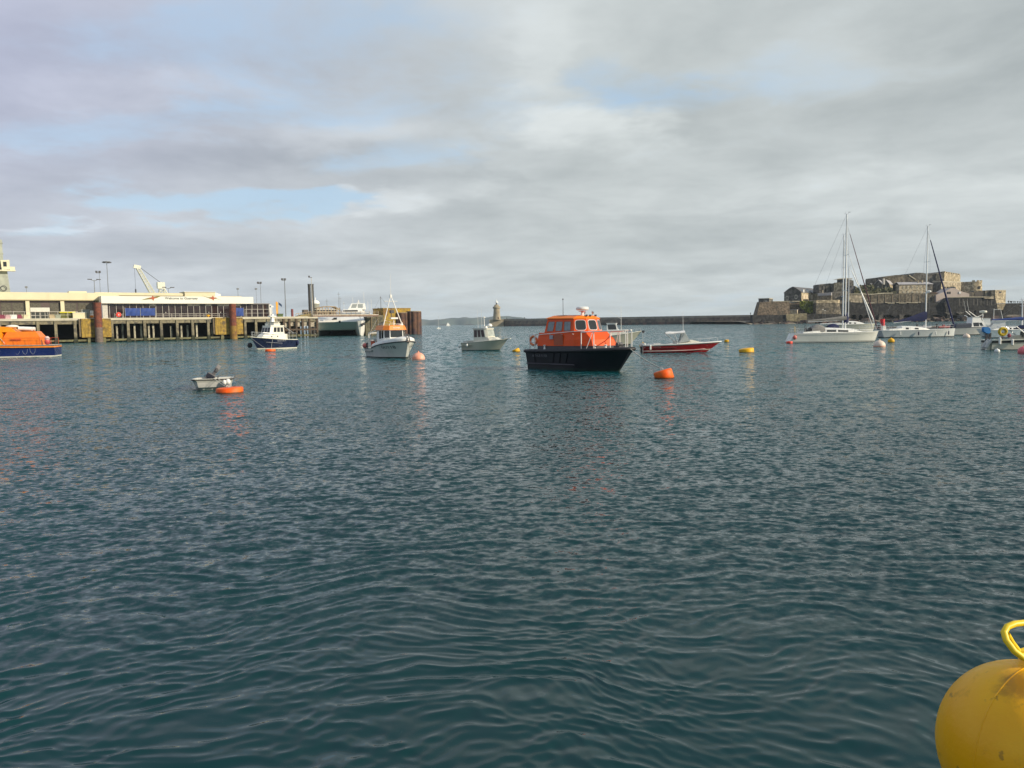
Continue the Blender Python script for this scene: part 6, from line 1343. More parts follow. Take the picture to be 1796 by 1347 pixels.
MB().tube((.4, 0, 2.3), (.4, 0, 4.3), .04).tube((.4, 0, 4.2), (-.5, 0, 4.2), .03).tube((-.5, 0, 4.2), (-.9, 0, 2.5), .03).build('flybridge_frame', WRAIL, tG); MB().loft([[(-1.1, -.7, 2.38), (.5, -.65, 2.38), (.5, .65, 2.38), (-1.1, .7, 2.38)], [(-.9, -.6, 2.75), (.2, -.55, 2.75), (.2, .55, 2.75), (-.9, .6, 2.75)]]).build('flybridge', WHITE, tG)
tH, *_ = yacht('yacht', 'pale blue white yacht with blue sail cover at the right edge behind the blue canopy', 1777, 592, 112, 8.2, R(-6), 1.15, xl(1791, 112, 1777), ztop(1789, 526, 112), dict(sailcover=mat('royal_blue_canvas', (.02, .05, .20), .8, var=.2, bump=.4), cov0=.35, boom_end=-3.0, boom_z=1.4, jib=WHITE, jr=.05, hull=mat('pale_blue_white', (.55, .60, .60), .35), cab=(-2., 2.4), ch=.5, spr=(.80,)))
tI, _ = small_cabin(1726, 576, 190, R(170), 'distant white motor cruiser low under the castle wall, left of the flybridge boat', 6.0, WHITE, top=2.6)
# pontoon with a dark rib, red buoy
p_ = thing('pontoon', 'long low dark pontoon floating behind the two near yachts', 'pontoon', (at(1600, 578, 215).x, 215, 0), 0); MB().box(-16, 13, -1, 1, -.2, .55).build('float_deck', DGREY, p_); MB().box(-16, 13, -1.05, 1.05, .55, .65).build('decking', mat('pale_decking', (.45, .42, .36), .8), p_)
for x_, m__, lb in ((-8.5, mat('black_rib_rubber', (.02, .02, .03), .6), 'black inflatable tender with dark red stripe tied on the pontoon'), (2., mat('grey_rib_rubber', (.3, .3, .32), .6), 'grey tender tied on the pontoon behind the racing yacht'), (7.5, mat('red_tender_hull', (.30, .05, .05), .5), 'small red and white tender on the pontoon near the jib foot')):
    c_ = p_.location+Vector((x_, -2.2, 0)); q_ = thing('tender', lb, 'boat', c_, R(5), 'tenders along the pontoon')
    MB().path([(-1.9, .75, .35), (1.1, .75, .38), (1.9, .3, .5), (2.05, 0, .55), (1.9, -.3, .5), (1.1, -.75, .38), (-1.9, -.75, .35)], .25, 10).build('tube', m__, q_, smooth=60); MB().box(-1.9, 1.3, -.6, .6, .1, .25).build('floor', DGREY, q_); MB().box(-2.1, -1.8, -.2, .2, .2, 1.2).build('outboard', BLACK, q_); MB().box(-.3, .3, -.25, .25, .25, 1.05).build('console', m__, q_)
q_ = thing('red_canister_buoy', 'bright red canister standing above the pontoon between the two near yachts', 'buoy', (at(1547.5, 574, 180).x, 180, 0)); zb, zt = ztop(1547, 573, 180), ztop(1547, 559.5, 180); zm = (zb+zt)/2
MB().tube((0, 0, zm), (0, 0, zt), .50, n=14).build('upper_drum', mat('signal_red', (.75, .02, .03), .5), q_, smooth=50); MB().tube((.08, 0, zb-.2), (.08, 0, zm), .46, n=14).tube((0, 0, -.2), (0, 0, zb), .5, .5, 14).build('lower_drum', mat('faded_red', (.60, .07, .08), .5), q_, smooth=50)

# ================================================================== BREAKWATER + LIGHTHOUSE
BW = mat('breakwater_masonry', (.17, .13, .09), .9, var=.4, vs=.25, col2=(.075, .06, .048), streak=.45, bump=.5, extra=lambda g, tc, c: g.mix(g.mr(g.sep(g.node('ShaderNodeNewGeometry').outputs['Position'])[2], 1.9, 2.6), g.mix(g.mr(g.noise(tc, .12, 4), .45, .6), (.045, .04, .032), (.13, .07, .05)), c))
bwm = MB(); pts = []
pE = at(1326, 567, 668); pL = Vector((at(884, 571, 1010).x, 1010, 0))
def bw_pt(px): 
    a = Vector((pE.x, 668, 0)); b_ = Vector((pL.x, 1010, 0)); d = ray(px, 570); n_ = Vector((-(b_-a).y, (b_-a).x, 0)); tt = (a-Vector((0, 0, 0))).dot(n_)/Vector((d.x, d.y, 0)).dot(n_); return Vector((d.x*tt, d.y*tt, 0))
q_ = thing('breakwater', 'long low stone breakwater wall running from the lighthouse to the castle', 'breakwater', (pL.x, pL.y, 0))
A_, B_ = bw_pt(884), bw_pt(1330); nrm = Vector((-(B_-A_).y, (B_-A_).x, 0)).normalized(); nrm = nrm if nrm.y > 0 else -nrm
def strip(px0, px1, top0, top1, mb, th=14, z0=-1, batter=1.2, push=0.):
    a, b_ = bw_pt(px0), bw_pt(px1); za, zb = at(px0, top0, a.y).z, at(px1, top1, b_.y).z; o = q_.location
    ring = lambda p, z_: [p-nrm*(batter+push)+Vector((0, 0, z0))-o, p-nrm*push+Vector((0, 0, z_))-o, p+nrm*th+Vector((0, 0, z_))-o, p+nrm*th+Vector((0, 0, z0))-o]
    mb.loft([ring(a, za), ring(b_, zb)])
mb = MB()
for a, b_, y0, y1 in ((884, 1000, 559.7, 558.3), (1000, 1100, 558.3, 556.2), (1100, 1230, 556.2, 553.8), (1230, 1332, 553.8, 552.2)): strip(a, b_, y0, y1, mb)
mb.build('masonry', BW, q_)
mb = MB(); strip(884, 1332, 559.5, 552.0, mb, 1.2, at(1100, 557.5, bw_pt(1100).y).z-1.4, 0, .25); mb.build('parapet_coping', mat('coping_stone', (.26, .23, .18), .85, var=.2, vs=.2), q_)
lh = thing('lighthouse', 'round granite lighthouse with white lantern cone at the end of the breakwater', 'lighthouse', (at(871.5, 570, 1005).x, 1005, 0)); s_ = 1005/F
zz = lambda py: at(871, py, 1005).z
GR = mat('lighthouse_granite', (.36, .30, .20), .85, var=.2, vs=.15, col2=(.24, .20, .14), bump=.4)
MB().loft([[(x_*s_, y_, z_) for x_, y_ in ((-13, -2), (12, -2), (12, 22), (-13, 22))] for z_ in (-1, zz(560.3))]).build('pier_head', GR, lh)
MB().lathe([(7.4*s_, zz(561)), (6.6*s_, zz(557)), (5.6*s_, zz(548)), (5.3*s_, zz(541.5)), (6.6*s_, zz(541)), (6.7*s_, zz(538)), (5.0*s_, zz(537.6)), (3.6*s_, zz(535)), (2.4*s_, zz(534))], n=28).build('tower', GR, lh, smooth=35)
MB().tube((0, 0, zz(534.2)), (0, 0, zz(531)), 1.1*s_, n=12).build('lantern', DGREY, lh); MB().lathe([(3.2*s_, zz(531)), (3.0*s_, zz(530.4)), (.9*s_, zz(528.2)), (.25*s_, zz(525))], n=20).build('lantern_roof', mat('bright_white_panel', (.76, .76, .70), .5), lh, smooth=40)
MB().box(-.9*s_, .2*s_, -5.8*s_, -5.4*s_, zz(552), zz(549)).build('window', DGREY, lh); MB().box(2.2*s_, 3.6*s_, -6.9*s_, -5*s_, zz(560), zz(556)).build('door', mat('door_brown', (.12, .05, .03), .7), lh)
def person(p, h_, label, m__, a):
    b = bpy.data.meshes.new('person'); J = [(0, 0, .52), (0, 0, .72), (0, 0, .84), (0, 0, .93), (.09, 0, .50), (.10, .02, .26), (.10, 0, .02), (-.09, 0, .50), (-.10, -.03, .26), (-.12, 0, .02), (.17, 0, .80), (.21, .03, .62), (.19, .08, .48), (-.17, 0, .80), (-.21, .03, .62), (-.17, .08, .50)]
    E = [(0, 1), (1, 2), (2, 3), (0, 4), (4, 5), (5, 6), (0, 7), (7, 8), (8, 9), (2, 10), (10, 11), (11, 12), (2, 13), (13, 14), (14, 15)]; Rr = [.11, .12, .08, .075, .07, .055, .04, .07, .055, .04, .06, .045, .035, .06, .045, .035]
    b.from_pydata([(x_*h_, y_*h_, z_*h_) for x_, y_, z_ in J], E, []); o = bpy.data.objects.new('person', b); COL.objects.link(o); md = o.modifiers.new('skin', 'SKIN')
    for i, v in enumerate(b.skin_vertices[0].data): v.radius = (Rr[i]*h_,)*2; v.use_root = (i == 0)
    o.modifiers.new('sub', 'SUBSURF').levels = 1; b.materials.append(m__); o.location = p; o.rotation_euler = (0, 0, a); o['label'] = label; o['category'] = 'person'; o['group'] = 'people on the breakwater'
    return o
PDK = mat('dark_clothes', (.03, .03, .035), .9)
def on_wall(px, py): a = bw_pt(px)+nrm*3; return (a.x, a.y, at(px, py, a.y-0).z)
pd_ = lambda px: at(px, 560, bw_pt(px).y).z
for px, lb in ((886, 'person in dark clothes standing just right of the lighthouse on the breakwater'), (917, 'person in dark clothes walking alone on the breakwater further right of the lighthouse'), (1313, 'person in dark clothes near the castle end of the breakwater')):
    a = bw_pt(px)+nrm*2.5; tp = {886: 559.8, 917: 559.3, 1313: 552.5}[px]; person((a.x, a.y, at(px, tp, bw_pt(px).y).z), 2.3, lb, PDK, .5)
# distant sailing boats
def far_sail(px, wy, D, top, label, sails):
    t = thing('distant_sailboat', label, 'sailboat', (at(px, wy, D).x, D, 0), R(20), 'sailboats in the open water'); k = D/F; h_ = at(px, top, D).z
    MB().loft([[(-3.2*k, -.9*k, 0), (2.6*k, -.9*k, 0), (3.4*k, 0, 0), (2.6*k, .9*k, 0), (-3.2*k, .9*k, 0)], [(-3.5*k, -1.1*k, 1.3*k), (3*k, -1.1*k, 1.4*k), (4.2*k, 0, 1.7*k), (3*k, 1.1*k, 1.4*k), (-3.5*k, 1.1*k, 1.3*k)]]).build('hull', WHITE, t)
    MB().tube((0, 0, k), (0, 0, h_), .16*k, .1*k).build('mast', WHITE, t)
    MB().loft([[(-1.5*k, -.5*k, 1.4*k), (1.4*k, -.4*k, 1.4*k), (1.4*k, .4*k, 1.4*k), (-1.5*k, .5*k, 1.4*k)], [(-1.2*k, -.4*k, 2.2*k), (.8*k, -.3*k, 2.2*k), (.8*k, .3*k, 2.2*k), (-1.2*k, .4*k, 2.2*k)]]).build('cabin', WHITE, t)
    if sails: MB().prism([(-.1*k, 2*k), (-3.0*k, 2*k), (-.1*k, h_*.95)], -.05*k, .05*k).build('mainsail', WHITE, t); MB().prism([(.2*k, 2*k), (3.2*k, 2*k), (.1*k, h_*.8)], -.05*k, .05*k).build('jib_sail', WHITE, t)
    else: MB().tube((3.8*k, 0, 1.7*k), (.1*k, 0, h_*.95), .05*k).build('forestay', WIRE, t)
far_sail(769.3, 573.8, 640, 553, 'small white sailboat with bare mast right of the sheet pile dolphins', False)
far_sail(786, 570.6, 1900, 565, 'tiny white sailboat under sail far out before the island', True)
# ================================================================== CASTLE ISLAND
def stone(name, a, b_, vs=.12, streak=.4, wl=None):
    vs *= 1.9
    ex = None
    if wl: ex = lambda g, tc, c: g.mix(g.mr(g.m('ADD', g.sep(g.node('ShaderNodeNewGeometry').outputs['Position'])[2], g.m('MULTIPLY', g.noise(tc, .3, 3), 2.)), wl-.6, wl+.6), (.035, .034, .030), c)
    return mat(name, a, .92, var=.62, vs=vs, col2=b_, streak=streak, bump=.7, extra=ex, spec=.15)
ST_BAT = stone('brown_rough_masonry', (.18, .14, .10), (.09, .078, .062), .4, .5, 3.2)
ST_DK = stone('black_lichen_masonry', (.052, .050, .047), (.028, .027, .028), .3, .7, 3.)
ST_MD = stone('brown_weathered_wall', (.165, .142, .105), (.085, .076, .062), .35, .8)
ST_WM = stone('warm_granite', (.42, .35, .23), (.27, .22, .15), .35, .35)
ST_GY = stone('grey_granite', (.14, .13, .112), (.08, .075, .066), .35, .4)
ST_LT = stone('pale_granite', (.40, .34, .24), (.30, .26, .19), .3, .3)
COP = mat('pale_wall_coping', (.46, .41, .30), .85, var=.2, vs=.2)
SLATE = mat('grey_slate_roof', (.36, .34, .34), .6, var=.15, vs=.5)
SLATED = mat('dark_slate_roof', (.10, .095, .095), .7, var=.2, vs=.5)
PINK = mat('pale_pink_render', (.50, .41, .35), .8, var=.08, vs=.15, streak=.25)
IVY = mat('ivy_green', (.17, .19, .025), .9, var=.5, vs=.6, col2=(.05, .065, .02), bump=.8)
SHRUB = mat('castle_garden_green', (.085, .085, .04), .95, var=.5, vs=.5, col2=(.05, .05, .028), bump=.8)
WINL = mat('pale_window_surround', (.74, .68, .52), .6)
WIND = mat('castle_window_dark', (.03, .03, .032), .2)
def cthing(name, label, cat, px, Y, group=None): return thing(name, label, cat, (at(px, 560, Y).x, Y, 0), 0, group)
def P2(t, px, py, Y):
    p = at(px, py, Y); return (p.x-t.location.x, p.z)
def wall(t, pts, Y, thick, m_, name='wall', batter=0., push=0):
    """vertical wall whose front outline is given; bottom points drop to the ground; thick metres deep, front optionally battered"""
    o = [P2(t, x, y, Y) for x, y in pts]; dy = Y-t.location.y
    zmin = min(p[1] for p in o); zmax = max(p[1] for p in o); k = batter/max(.1, (zmax-zmin))
    fr = [(x, dy-push-(zmax-z)*k, z) for x, z in o]; bk = [(x, dy+thick, z) for x, z in o]
    return MB().loft([fr, bk]).build(name, m_, t)
def corner_box(t, x0, xc, x1, top, bot, Y, ang, m_, name='block', top_over=0., ml=None):
    """rotated block: nearest vertical edge at pixel xc and depth Y; left face to pixel x0, right face to x1. ang = how far the left face turns away (deg)"""
    C = at(xc, (top+bot)/2, Y); a = R(ang); dl = Vector((-math.cos(a), math.sin(a))); dr_ = Vector((math.sin(a), math.cos(a)))
    def ln(px, d):
        r_ = ray(px, (top+bot)/2); k = r_.x/r_.y; return (k*C.y-C.x)/(d.x-k*d.y)
    L0, L1 = abs(ln(x0, dl)), abs(ln(x1, dr_)); zt, zb = at(xc, top, Y).z, at(xc, bot, Y).z; o = Vector((t.location.x, t.location.y))
    c2 = Vector((C.x, C.y))-o; A = c2+dl*L0; B_ = c2+dr_*L1; D_ = A+dr_*L1
    q = [A, c2, B_, D_]
    ob = MB().loft([[(p.x, p.y, zb) for p in q], [(p.x, p.y, zt) for p in q]]).build(name, m_, t)
    return dict(A=A, C=c2, B=B_, D=D_, zt=zt, zb=zb, dl=dl, dr=dr_, L0=L0, L1=L1, o=ob)
def fq(k, side):
    """face quad of a corner box: 'l' left face, 'r' right face"""
    p, q = (k['A'], k['C']) if side == 'l' else (k['C'], k['B'])
    return [(p.x, p.y, k['zb']), (q.x, q.y, k['zb']), (q.x, q.y, k['zt']), (p.x, p.y, k['zt'])]
def gable_roof(t, k, h, side='l', m_=SLATE, over=.4, gm=ST_GY, hip=False, gambrel=False):
    """ridge perpendicular to the gable side"""
    if side == 'l': a, b_, run, ln_ = k['A'], k['C'], k['dr'], k['L1']
    else: a, b_, run, ln_ = k['C'], k['B'], k['dl'], k['L0']
    z = k['zt']; mid = (a+b_)/2; e = (b_-a).normalized()
    if gambrel:
        pr = [(0, 0), (.16, .42), (.34, .80), (.5, 1.), (.66, .80), (.84, .42), (1, 0)]
    else: pr = [(0, 0), (.5, 1), (1, 0)]
    W_ = (b_-a)
    def ring(off, sc=1., lift=0.): return [((a+W_*((u_-.5)*sc+.5)+run*off).x, (a+W_*((u_-.5)*sc+.5)+run*off).y, z+v_*h+lift) for u_, v_ in pr]
    MB().loft([ring(0), ring(ln_)]).build('gable_wall', gm, t)
    r0_, r1_ = ring(-over, 1.05, .02), ring(ln_+over, 1.05, .02)
    up0, up1 = [(x, y, z_+.35) for x, y, z_ in r0_], [(x, y, z_+.35) for x, y, z_ in r1_]; n = len(r0_)
    mb = MB(); mb.add(r0_+up0+r1_+up1, [(i, i+1, 2*n+i+1, 2*n+i) for i in range(n-1)]+[(n+i, n+i+1, 3*n+i+1, 3*n+i) for i in range(n-1)]+[(i, i+1, n+i+1, n+i) for i in range(n-1)]+[(2*n+i, 2*n+i+1, 3*n+i+1, 3*n+i) for i in range(n-1)]+[(0, n, 3*n, 2*n), (n-1, 2*n-1, 4*n-1, 3*n-1)])
    return mb.build('roof', m_, t)
def win_on(t, k, side, cols, rows, w_, h_, frame=WINL, glass=WIND, fw_=.35):
    for u_ in cols:
        for v_ in rows: face_win(fq(k, side), u_-w_/2, u_+w_/2, v_-h_/2, v_+h_/2, glass, t, frame, fw_, .05, .03)

# rocks at the foot
rk = MB(); r5 = random.Random(3)
base = cthing('shore_rocks', 'dark weedy rocks and shingle at the foot of the castle walls', 'rocks', 1500, 540)
rocks = MB()
for i in range(260):
    px = 1318+480*r5.random(); Y = 536+30*r5.random(); p = at(px, 564, Y); s_ = .8+2.4*r5.random()**2; M_ = Matrix.Translation((p.x-base.location.x, Y-540, -.1+.3*r5.random())) @ Matrix.Rotation(r5.random()*6, 4, 'Z') @ Matrix.Rotation(r5.random(), 4, 'X')
    rocks.add([(s_*(.7+.5*r5.random())*x_, s_*(.7+.5*r5.random())*y_, s_*.55*(.7+.5*r5.random())*z_) for x_ in (-1, 1) for y_ in (-1, 1) for z_ in (-1, 1)], [(0,1,3,2), (4,6,7,5), (0,4,5,1), (2,3,7,6), (0,2,6,4), (1,5,7,3)], 0, M_)
o_ = rocks.build('boulders', mat('weedy_dark_rock', (.05, .042, .035), .95, var=.5, vs=.4, col2=(.12, .07, .055)), base); o_['kind'] = 'stuff'
gr = MB(); rings = []
for j, (dy, z_) in enumerate(((-14, -.4), (-4, .5), (14, 1.6), (40, 2.2), (170, 2.5), (180, -1))):
    rings.append([(at(1310+500*i/40, 564, 548).x*(1+.0*dy), 548+dy+3*math.sin(i*1.7+j)*(j < 3), z_+.35*math.sin(i*2.3+j*1.1)*(0 < j < 3)) for i in range(41)])
gr.loft(rings, closed=False, cap=False).build('castle_ground', mat('shingle_ground', (.20, .16, .11), .95, var=.4, vs=.3, col2=(.10, .07, .05)), None, smooth=60, kind='structure')
# quay joining the breakwater
t = cthing('castle_quay', 'low stone quay below the castle where the breakwater ends, with a paler end section', 'quay', 1400, 552)
wall(t, [(1320, 566.5), (1379, 566), (1379, 552), (1320, 552.8)], 552, 5, ST_DK, 'quay_wall', 1.)
wall(t, [(1379, 566), (1415, 565.5), (1415, 549.3), (1379, 551.7)], 551, 14, stone('olive_stone', (.22, .19, .12), (.16, .14, .09), .2, .3, 2.5), 'quay_end', 1.)
wall(t, [(1415, 564.5), (1478, 564), (1478, 551), (1415, 550.5)], 554, 10, ST_DK, 'quay_return', 1.)
# left bastion
t = cthing('bastion', 'large brown battered bastion with small guard house, leftmost part of the castle', 'bastion', 1355, 565)
wall(t, [(1326, 553), (1384, 553), (1384, 528.5), (1357, 529), (1333, 529.5), (1332, 533)], 565, 7, ST_BAT, 'battered_wall', 2.)
wall(t, [(1356, 529.3), (1386, 528.8), (1386, 527.8), (1356, 528.2)], 564.6, 8, COP, 'coping')
k = corner_box(t, 1330.3, 1349, 1355.5, 523.7, 532, 567, 30, ST_GY, 'guard_house'); face_win(fq(k, 'l'), .2, .45, .35, .55, WIND, t); face_win(fq(k, 'l'), .6, .85, .4, .6, mat('pale_slot', (.4, .38, .33), .6), t)
kk = corner_box(t, 1329.8, 1349.2, 1356.2, 522.8, 523.7, 566.6, 30, COP, 'guard_house_roof')
t = cthing('curtain_wall', 'castle wall with yellow green ivy between the left bastion and the rounded bastion', 'castle wall', 1410, 568)
wall(t, [(1384, 553), (1433, 553), (1433, 529), (1409, 529), (1409, 531), (1387, 530.5), (1384, 530.5)], 570, 12, ST_BAT, 'wall', .8)
wall(t, [(1389, 529), (1405, 529), (1405, 527.8), (1389, 527.8)], 569, 4, COP, 'coping'); wall(t, [(1409, 529.2), (1429, 529.2), (1429, 527), (1424, 527), (1424, 528.2), (1409, 528.2)], 569, 4, COP, 'coping')
ivm = MB(); 
for i in range(900):
    u_, v_ = r5.random(), r5.random(); px = 1403+29*u_; py = 529+19*v_
    if u_ < .35 and v_ > .5+u_: continue
    p = at(px, py, 568.2-1.2*r5.random()-.9*v_); s_ = .35+.5*r5.random(); n1 = Vector((r5.uniform(-1, 1), -1, r5.uniform(-1, 1))).normalized(); e1 = n1.orthogonal().normalized()*s_; e2 = n1.cross(e1)
    c_ = p-t.location; ivm.add([c_-e1-e2, c_+e1-e2*.6, c_+e1*.7+e2, c_-e1+e2*.8], [(0, 1, 2, 3)])
iv = ivm.build('ivy', IVY, t); iv['kind'] = 'stuff'
t = cthing('store_hut', 'small pale flat roofed hut at the foot of the ivy wall', 'hut', 1390, 562); k = corner_box(t, 1382.5, 1398, 1399.5, 543.5, 551.8, 562, 34, ST_LT, 'walls'); corner_box(t, 1382, 1398.2, 1400, 542.6, 543.5, 561.6, 34, SLATE, 'roof')
# gambrel barrack
t = cthing('barrack_house', 'stone barrack house with curved gable and white dormers near the left end of the castle', 'house', 1405, 585)
k = corner_box(t, 1375.3, 1405, 1437.5, 513.3, 529, 585, 38, ST_GY, 'left_wall')
MB().loft([[(p.x+d_.x, p.y+d_.y, z_) for p, d_ in ((k['C'], (k['dl']*.05-k['dr']*-.2)), (k['B'], k['dl']*-.0))] + [(p.x-k['dl'].x*-.0+nx.x*.25, p.y+nx.y*.25, z_) for p, nx in ((k['B'], -k['dl']), (k['C'], -k['dl']))] for z_ in (k['zb'], k['zt'])]).build('lit_tone_side', ST_WM, t)  # right face laid over in warmer, paler stone as painted sunlight
gable_roof(t, k, (at(1390, 503.2, 585).z-k['zt']), 'l', SLATED, .3, ST_GY, gambrel=True)
face_win(fq(k, 'l'), .13, .22, .25, .62, WIND, t, WINL, .3, .05, .05); face_win(fq(k, 'l'), .66, .75, .38, .72, WIND, t, WINL, .3, .05, .05)
q_r = [tuple(Vector(p)+Vector((-k['dl'].x*.28, -k['dl'].y*.28, 0))) for p in fq(k, 'r')]
for a in (.10, .24, .50): face_win(q_r, a, a+.09, .35, .80, mat('cream_sash', (.62, .50, .36), .5), t, WINL, .15, .05, .05)
for a in (.06, .34, .56, .75):
    p = k['C'].lerp(k['B'], a+.03)-k['dl']*.3; q = p+k['dr']*2.6; z0_ = k['zt']-.1; back = k['dl']*4
    MB().loft([[(p.x, p.y, z0_), (q.x, q.y, z0_), ((q+back).x, (q+back).y, z0_), ((p+back).x, (p+back).y, z0_)], [(p.x, p.y, z0_+2.6), (q.x, q.y, z0_+2.6), ((q+back).x, (q+back).y, z0_+2.9), ((p+back).x, (p+back).y, z0_+2.9)]]).build('dormer', mat('dormer_white', (.70, .70, .68), .5), t)
# rounded bastion
t = cthing('round_bastion', 'rounded dark bastion with pale parapet right of the ivy wall', 'bastion', 1455, 568); zt_, zb_ = at(1450, 526, 560).z, 1.0
def rb(z_, out):
    pts = []
    for i in range(13): 
        a = i/12; px = 1431+34*a; p = at(px, 540, 562-out*.6); pts.append((p.x-t.location.x, p.y-t.location.y-out*.3, z_))
    c0 = at(1465, 540, 562); c1 = Vector((c0.x-t.location.x, 562+6-t.location.y))
    for i in range(1, 9): a = R(-90+80*i/8); pts.append((c1.x+(4.5+out)*math.cos(a), c1.y+(6+out*.9)*math.sin(a), z_))
    pts += [(pts[-1][0], 22, z_), (pts[0][0], 22, z_)]
    return pts
MB().loft([rb(1., 2.6), rb(zt_-2.2, .3)]).build('battered_wall', ST_MD, t, smooth=30); MB().loft([rb(zt_-2.2, .55), rb(zt_, .45)]).build('parapet', ST_WM, t, smooth=30)
# buildings behind it
t = cthing('battery_house', 'grey flat fronted building behind the rounded bastion', 'house', 1450, 580); k = corner_box(t, 1434.5, 1457.5, 1464, 518, 527, 578, 36, ST_MD, 'walls'); corner_box(t, 1434, 1457.8, 1464.5, 513, 518, 579, 36, SLATE, 'roof'); MB().box(*[v for v in (P2(t, 1442.5, 515, 577)[0], P2(t, 1444.5, 515, 577)[0], -3, -1.8, P2(t, 1443, 514, 577)[1], P2(t, 1443, 509, 577)[1])]).build('chimney', ST_LT, t)
t = cthing('wing_wall', 'grey brown wing wall right of the flat fronted building under the ruined tower', 'castle wall', 1475, 582); wall(t, [(1458, 531), (1492, 531), (1492, 511), (1462, 511.5), (1458, 514)], 581, 8, ST_GY, 'wall'); wall(t, [(1466, 553), (1492, 553), (1492, 527), (1466, 527)], 572, 8, ST_MD, 'lower_wall', .5)
t = cthing('ruined_tower', 'ragged dark ruined tower left of the warm square tower', 'tower', 1450, 595)
wall(t, [(1437, 513), (1463, 513), (1464, 496.5), (1460, 497.5), (1455, 496.8), (1452, 498.6), (1446, 498), (1440, 498.4), (1437, 499.5)], 595, 12, ST_GY, 'ragged_wall')
for x_, w_ in ((1441, 3), (1447, 2.5), (1455, 3.5)): wall(t, [(x_, 512), (x_+w_, 512), (x_+w_*.8, 503), (x_+w_*.3, 501)], 594.8, .5, ST_DK, 'recess_shade_patch')  # flat dark plates on the wall, painted shade instead of real hollows
t = cthing('square_tower', 'square castle tower with lit warm face and low dark cabin on its roof', 'tower', 1480, 592)
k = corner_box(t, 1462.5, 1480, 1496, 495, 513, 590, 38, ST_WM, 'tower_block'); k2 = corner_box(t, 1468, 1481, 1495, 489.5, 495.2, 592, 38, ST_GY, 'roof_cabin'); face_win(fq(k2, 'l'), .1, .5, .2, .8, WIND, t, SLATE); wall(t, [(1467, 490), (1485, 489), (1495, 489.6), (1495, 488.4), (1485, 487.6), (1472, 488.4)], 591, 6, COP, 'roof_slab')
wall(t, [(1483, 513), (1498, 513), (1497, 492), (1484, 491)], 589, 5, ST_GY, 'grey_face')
t = cthing('gatehouse_roof', 'dark sloping roof with pale ridge line right of the square tower', 'building', 1500, 585)
wall(t, [(1490, 516), (1518, 516), (1518, 512), (1500, 501.5), (1494, 502), (1490, 507)], 584, 14, SLATED, 'sloping_roof'); wall(t, [(1500, 501.2), (1517.5, 511.6), (1517.5, 513), (1500, 502.8)], 583.5, .5, COP, 'ridge_line')
# curtain walls
t = cthing('upper_curtain_wall', 'long brown upper curtain wall with wavy parapet across the middle of the castle', 'castle wall', 1560, 574)
wall(t, [(1488, 566), (1512, 566), (1512, 516), (1488, 516.2)], 572, 10, ST_LT, 'pale_section'); wall(t, [(1488, 516.4), (1518, 516), (1518, 514.8), (1488, 515)], 571.5, 3, COP, 'coping')
wall(t, [(1511, 566), (1661, 566), (1661, 531), (1646, 531), (1646, 515), (1636, 513.8), (1622, 514.4), (1600, 513.6), (1590, 515), (1568, 515.4), (1566, 513.6), (1548, 514.2), (1530, 516), (1511, 515.6)], 573, 10, ST_MD, 'main_section')
wall(t, [(1512, 516.6), (1530, 517), (1548, 515.2), (1566, 514.6), (1566, 513.2), (1548, 513.6), (1530, 515.4), (1512, 515)], 572.6, 2, COP, 'coping')
r6 = random.Random(9)
for i in range(11): x_ = 1516+12*i; wall(t, [(x_, 532), (x_+2.2, 532), (x_+1.9, 517.5), (x_+.3, 517.5)], 572.75, .6, mat('buttress_stone', (.19, .15, .10), .9, var=.3, vs=.3), 'buttress')
t = cthing('lower_curtain_wall', 'long black stained lower curtain wall standing on arches above the shore', 'castle wall', 1600, 566)
L0w = [(1488, 564), (1661, 564), (1661, 530.8), (1646, 530.8), (1630, 531), (1612, 530.3), (1592, 531), (1575, 530.5), (1555, 531.2), (1530, 533.0), (1505, 530.6), (1488, 529.5)]
arch = lambda c_, w_, top: [(c_-w_, 564.5), (c_-w_, top+4)]+[(c_-w_*math.cos(R(180*i/8)), top+4-4*math.sin(R(180*i/8))) for i in range(1, 8)]+[(c_+w_, top+4), (c_+w_, 564.5)]
def arched(t, x0, x1, top, spring, piers, Y, th, m_, nm):
    """wall with real arched openings: strips between piers"""
    mb = MB(); xs = [x0]+[p for ab in piers for p in ab]+[x1]
    zt0 = spring
    o = [P2(t, x, y, Y) for x, y in top]
    mb.loft([[(x, Y-t.location.y, z) for x, z in o+[P2(t, x1, zt0, Y), P2(t, x0, zt0, Y)]], [(x, Y-t.location.y+th, z) for x, z in o+[P2(t, x1, zt0, Y), P2(t, x0, zt0, Y)]]])
    for i in range(0, len(xs), 2): 
        a, b_ = xs[i], xs[i+1]; q = [P2(t, a, 566, Y), P2(t, b_, 566, Y), P2(t, b_, zt0, Y), P2(t, a, zt0, Y)]; q[0] = (q[0][0], -1); q[1] = (q[1][0], -1)
        mb.loft([[(x, Y-t.location.y, z) for x, z in q], [(x, Y-t.location.y+th, z) for x, z in q]])
    for a, b_ in piers:                         # arch head: spandrels
        n = 10; rise = 5.2; c_ = (a+b_)/2; w_ = (b_-a)/2
        for i in range(n):
            u0_, u1_ = -1+2*i/n, -1+2*(i+1)/n; y0_, y1_ = zt0+rise*(1-math.sqrt(max(0, 1-u0_*u0_)))+.2, zt0+rise*(1-math.sqrt(max(0, 1-u1_*u1_)))+.2
            q = [P2(t, c_+w_*u0_, y0_, Y), P2(t, c_+w_*u1_, y1_, Y), P2(t, c_+w_*u1_, zt0, Y), P2(t, c_+w_*u0_, zt0, Y)]
            mb.loft([[(x, Y-t.location.y, z) for x, z in q], [(x, Y-t.location.y+th, z) for x, z in q]])
    return mb.build(nm, m_, t)
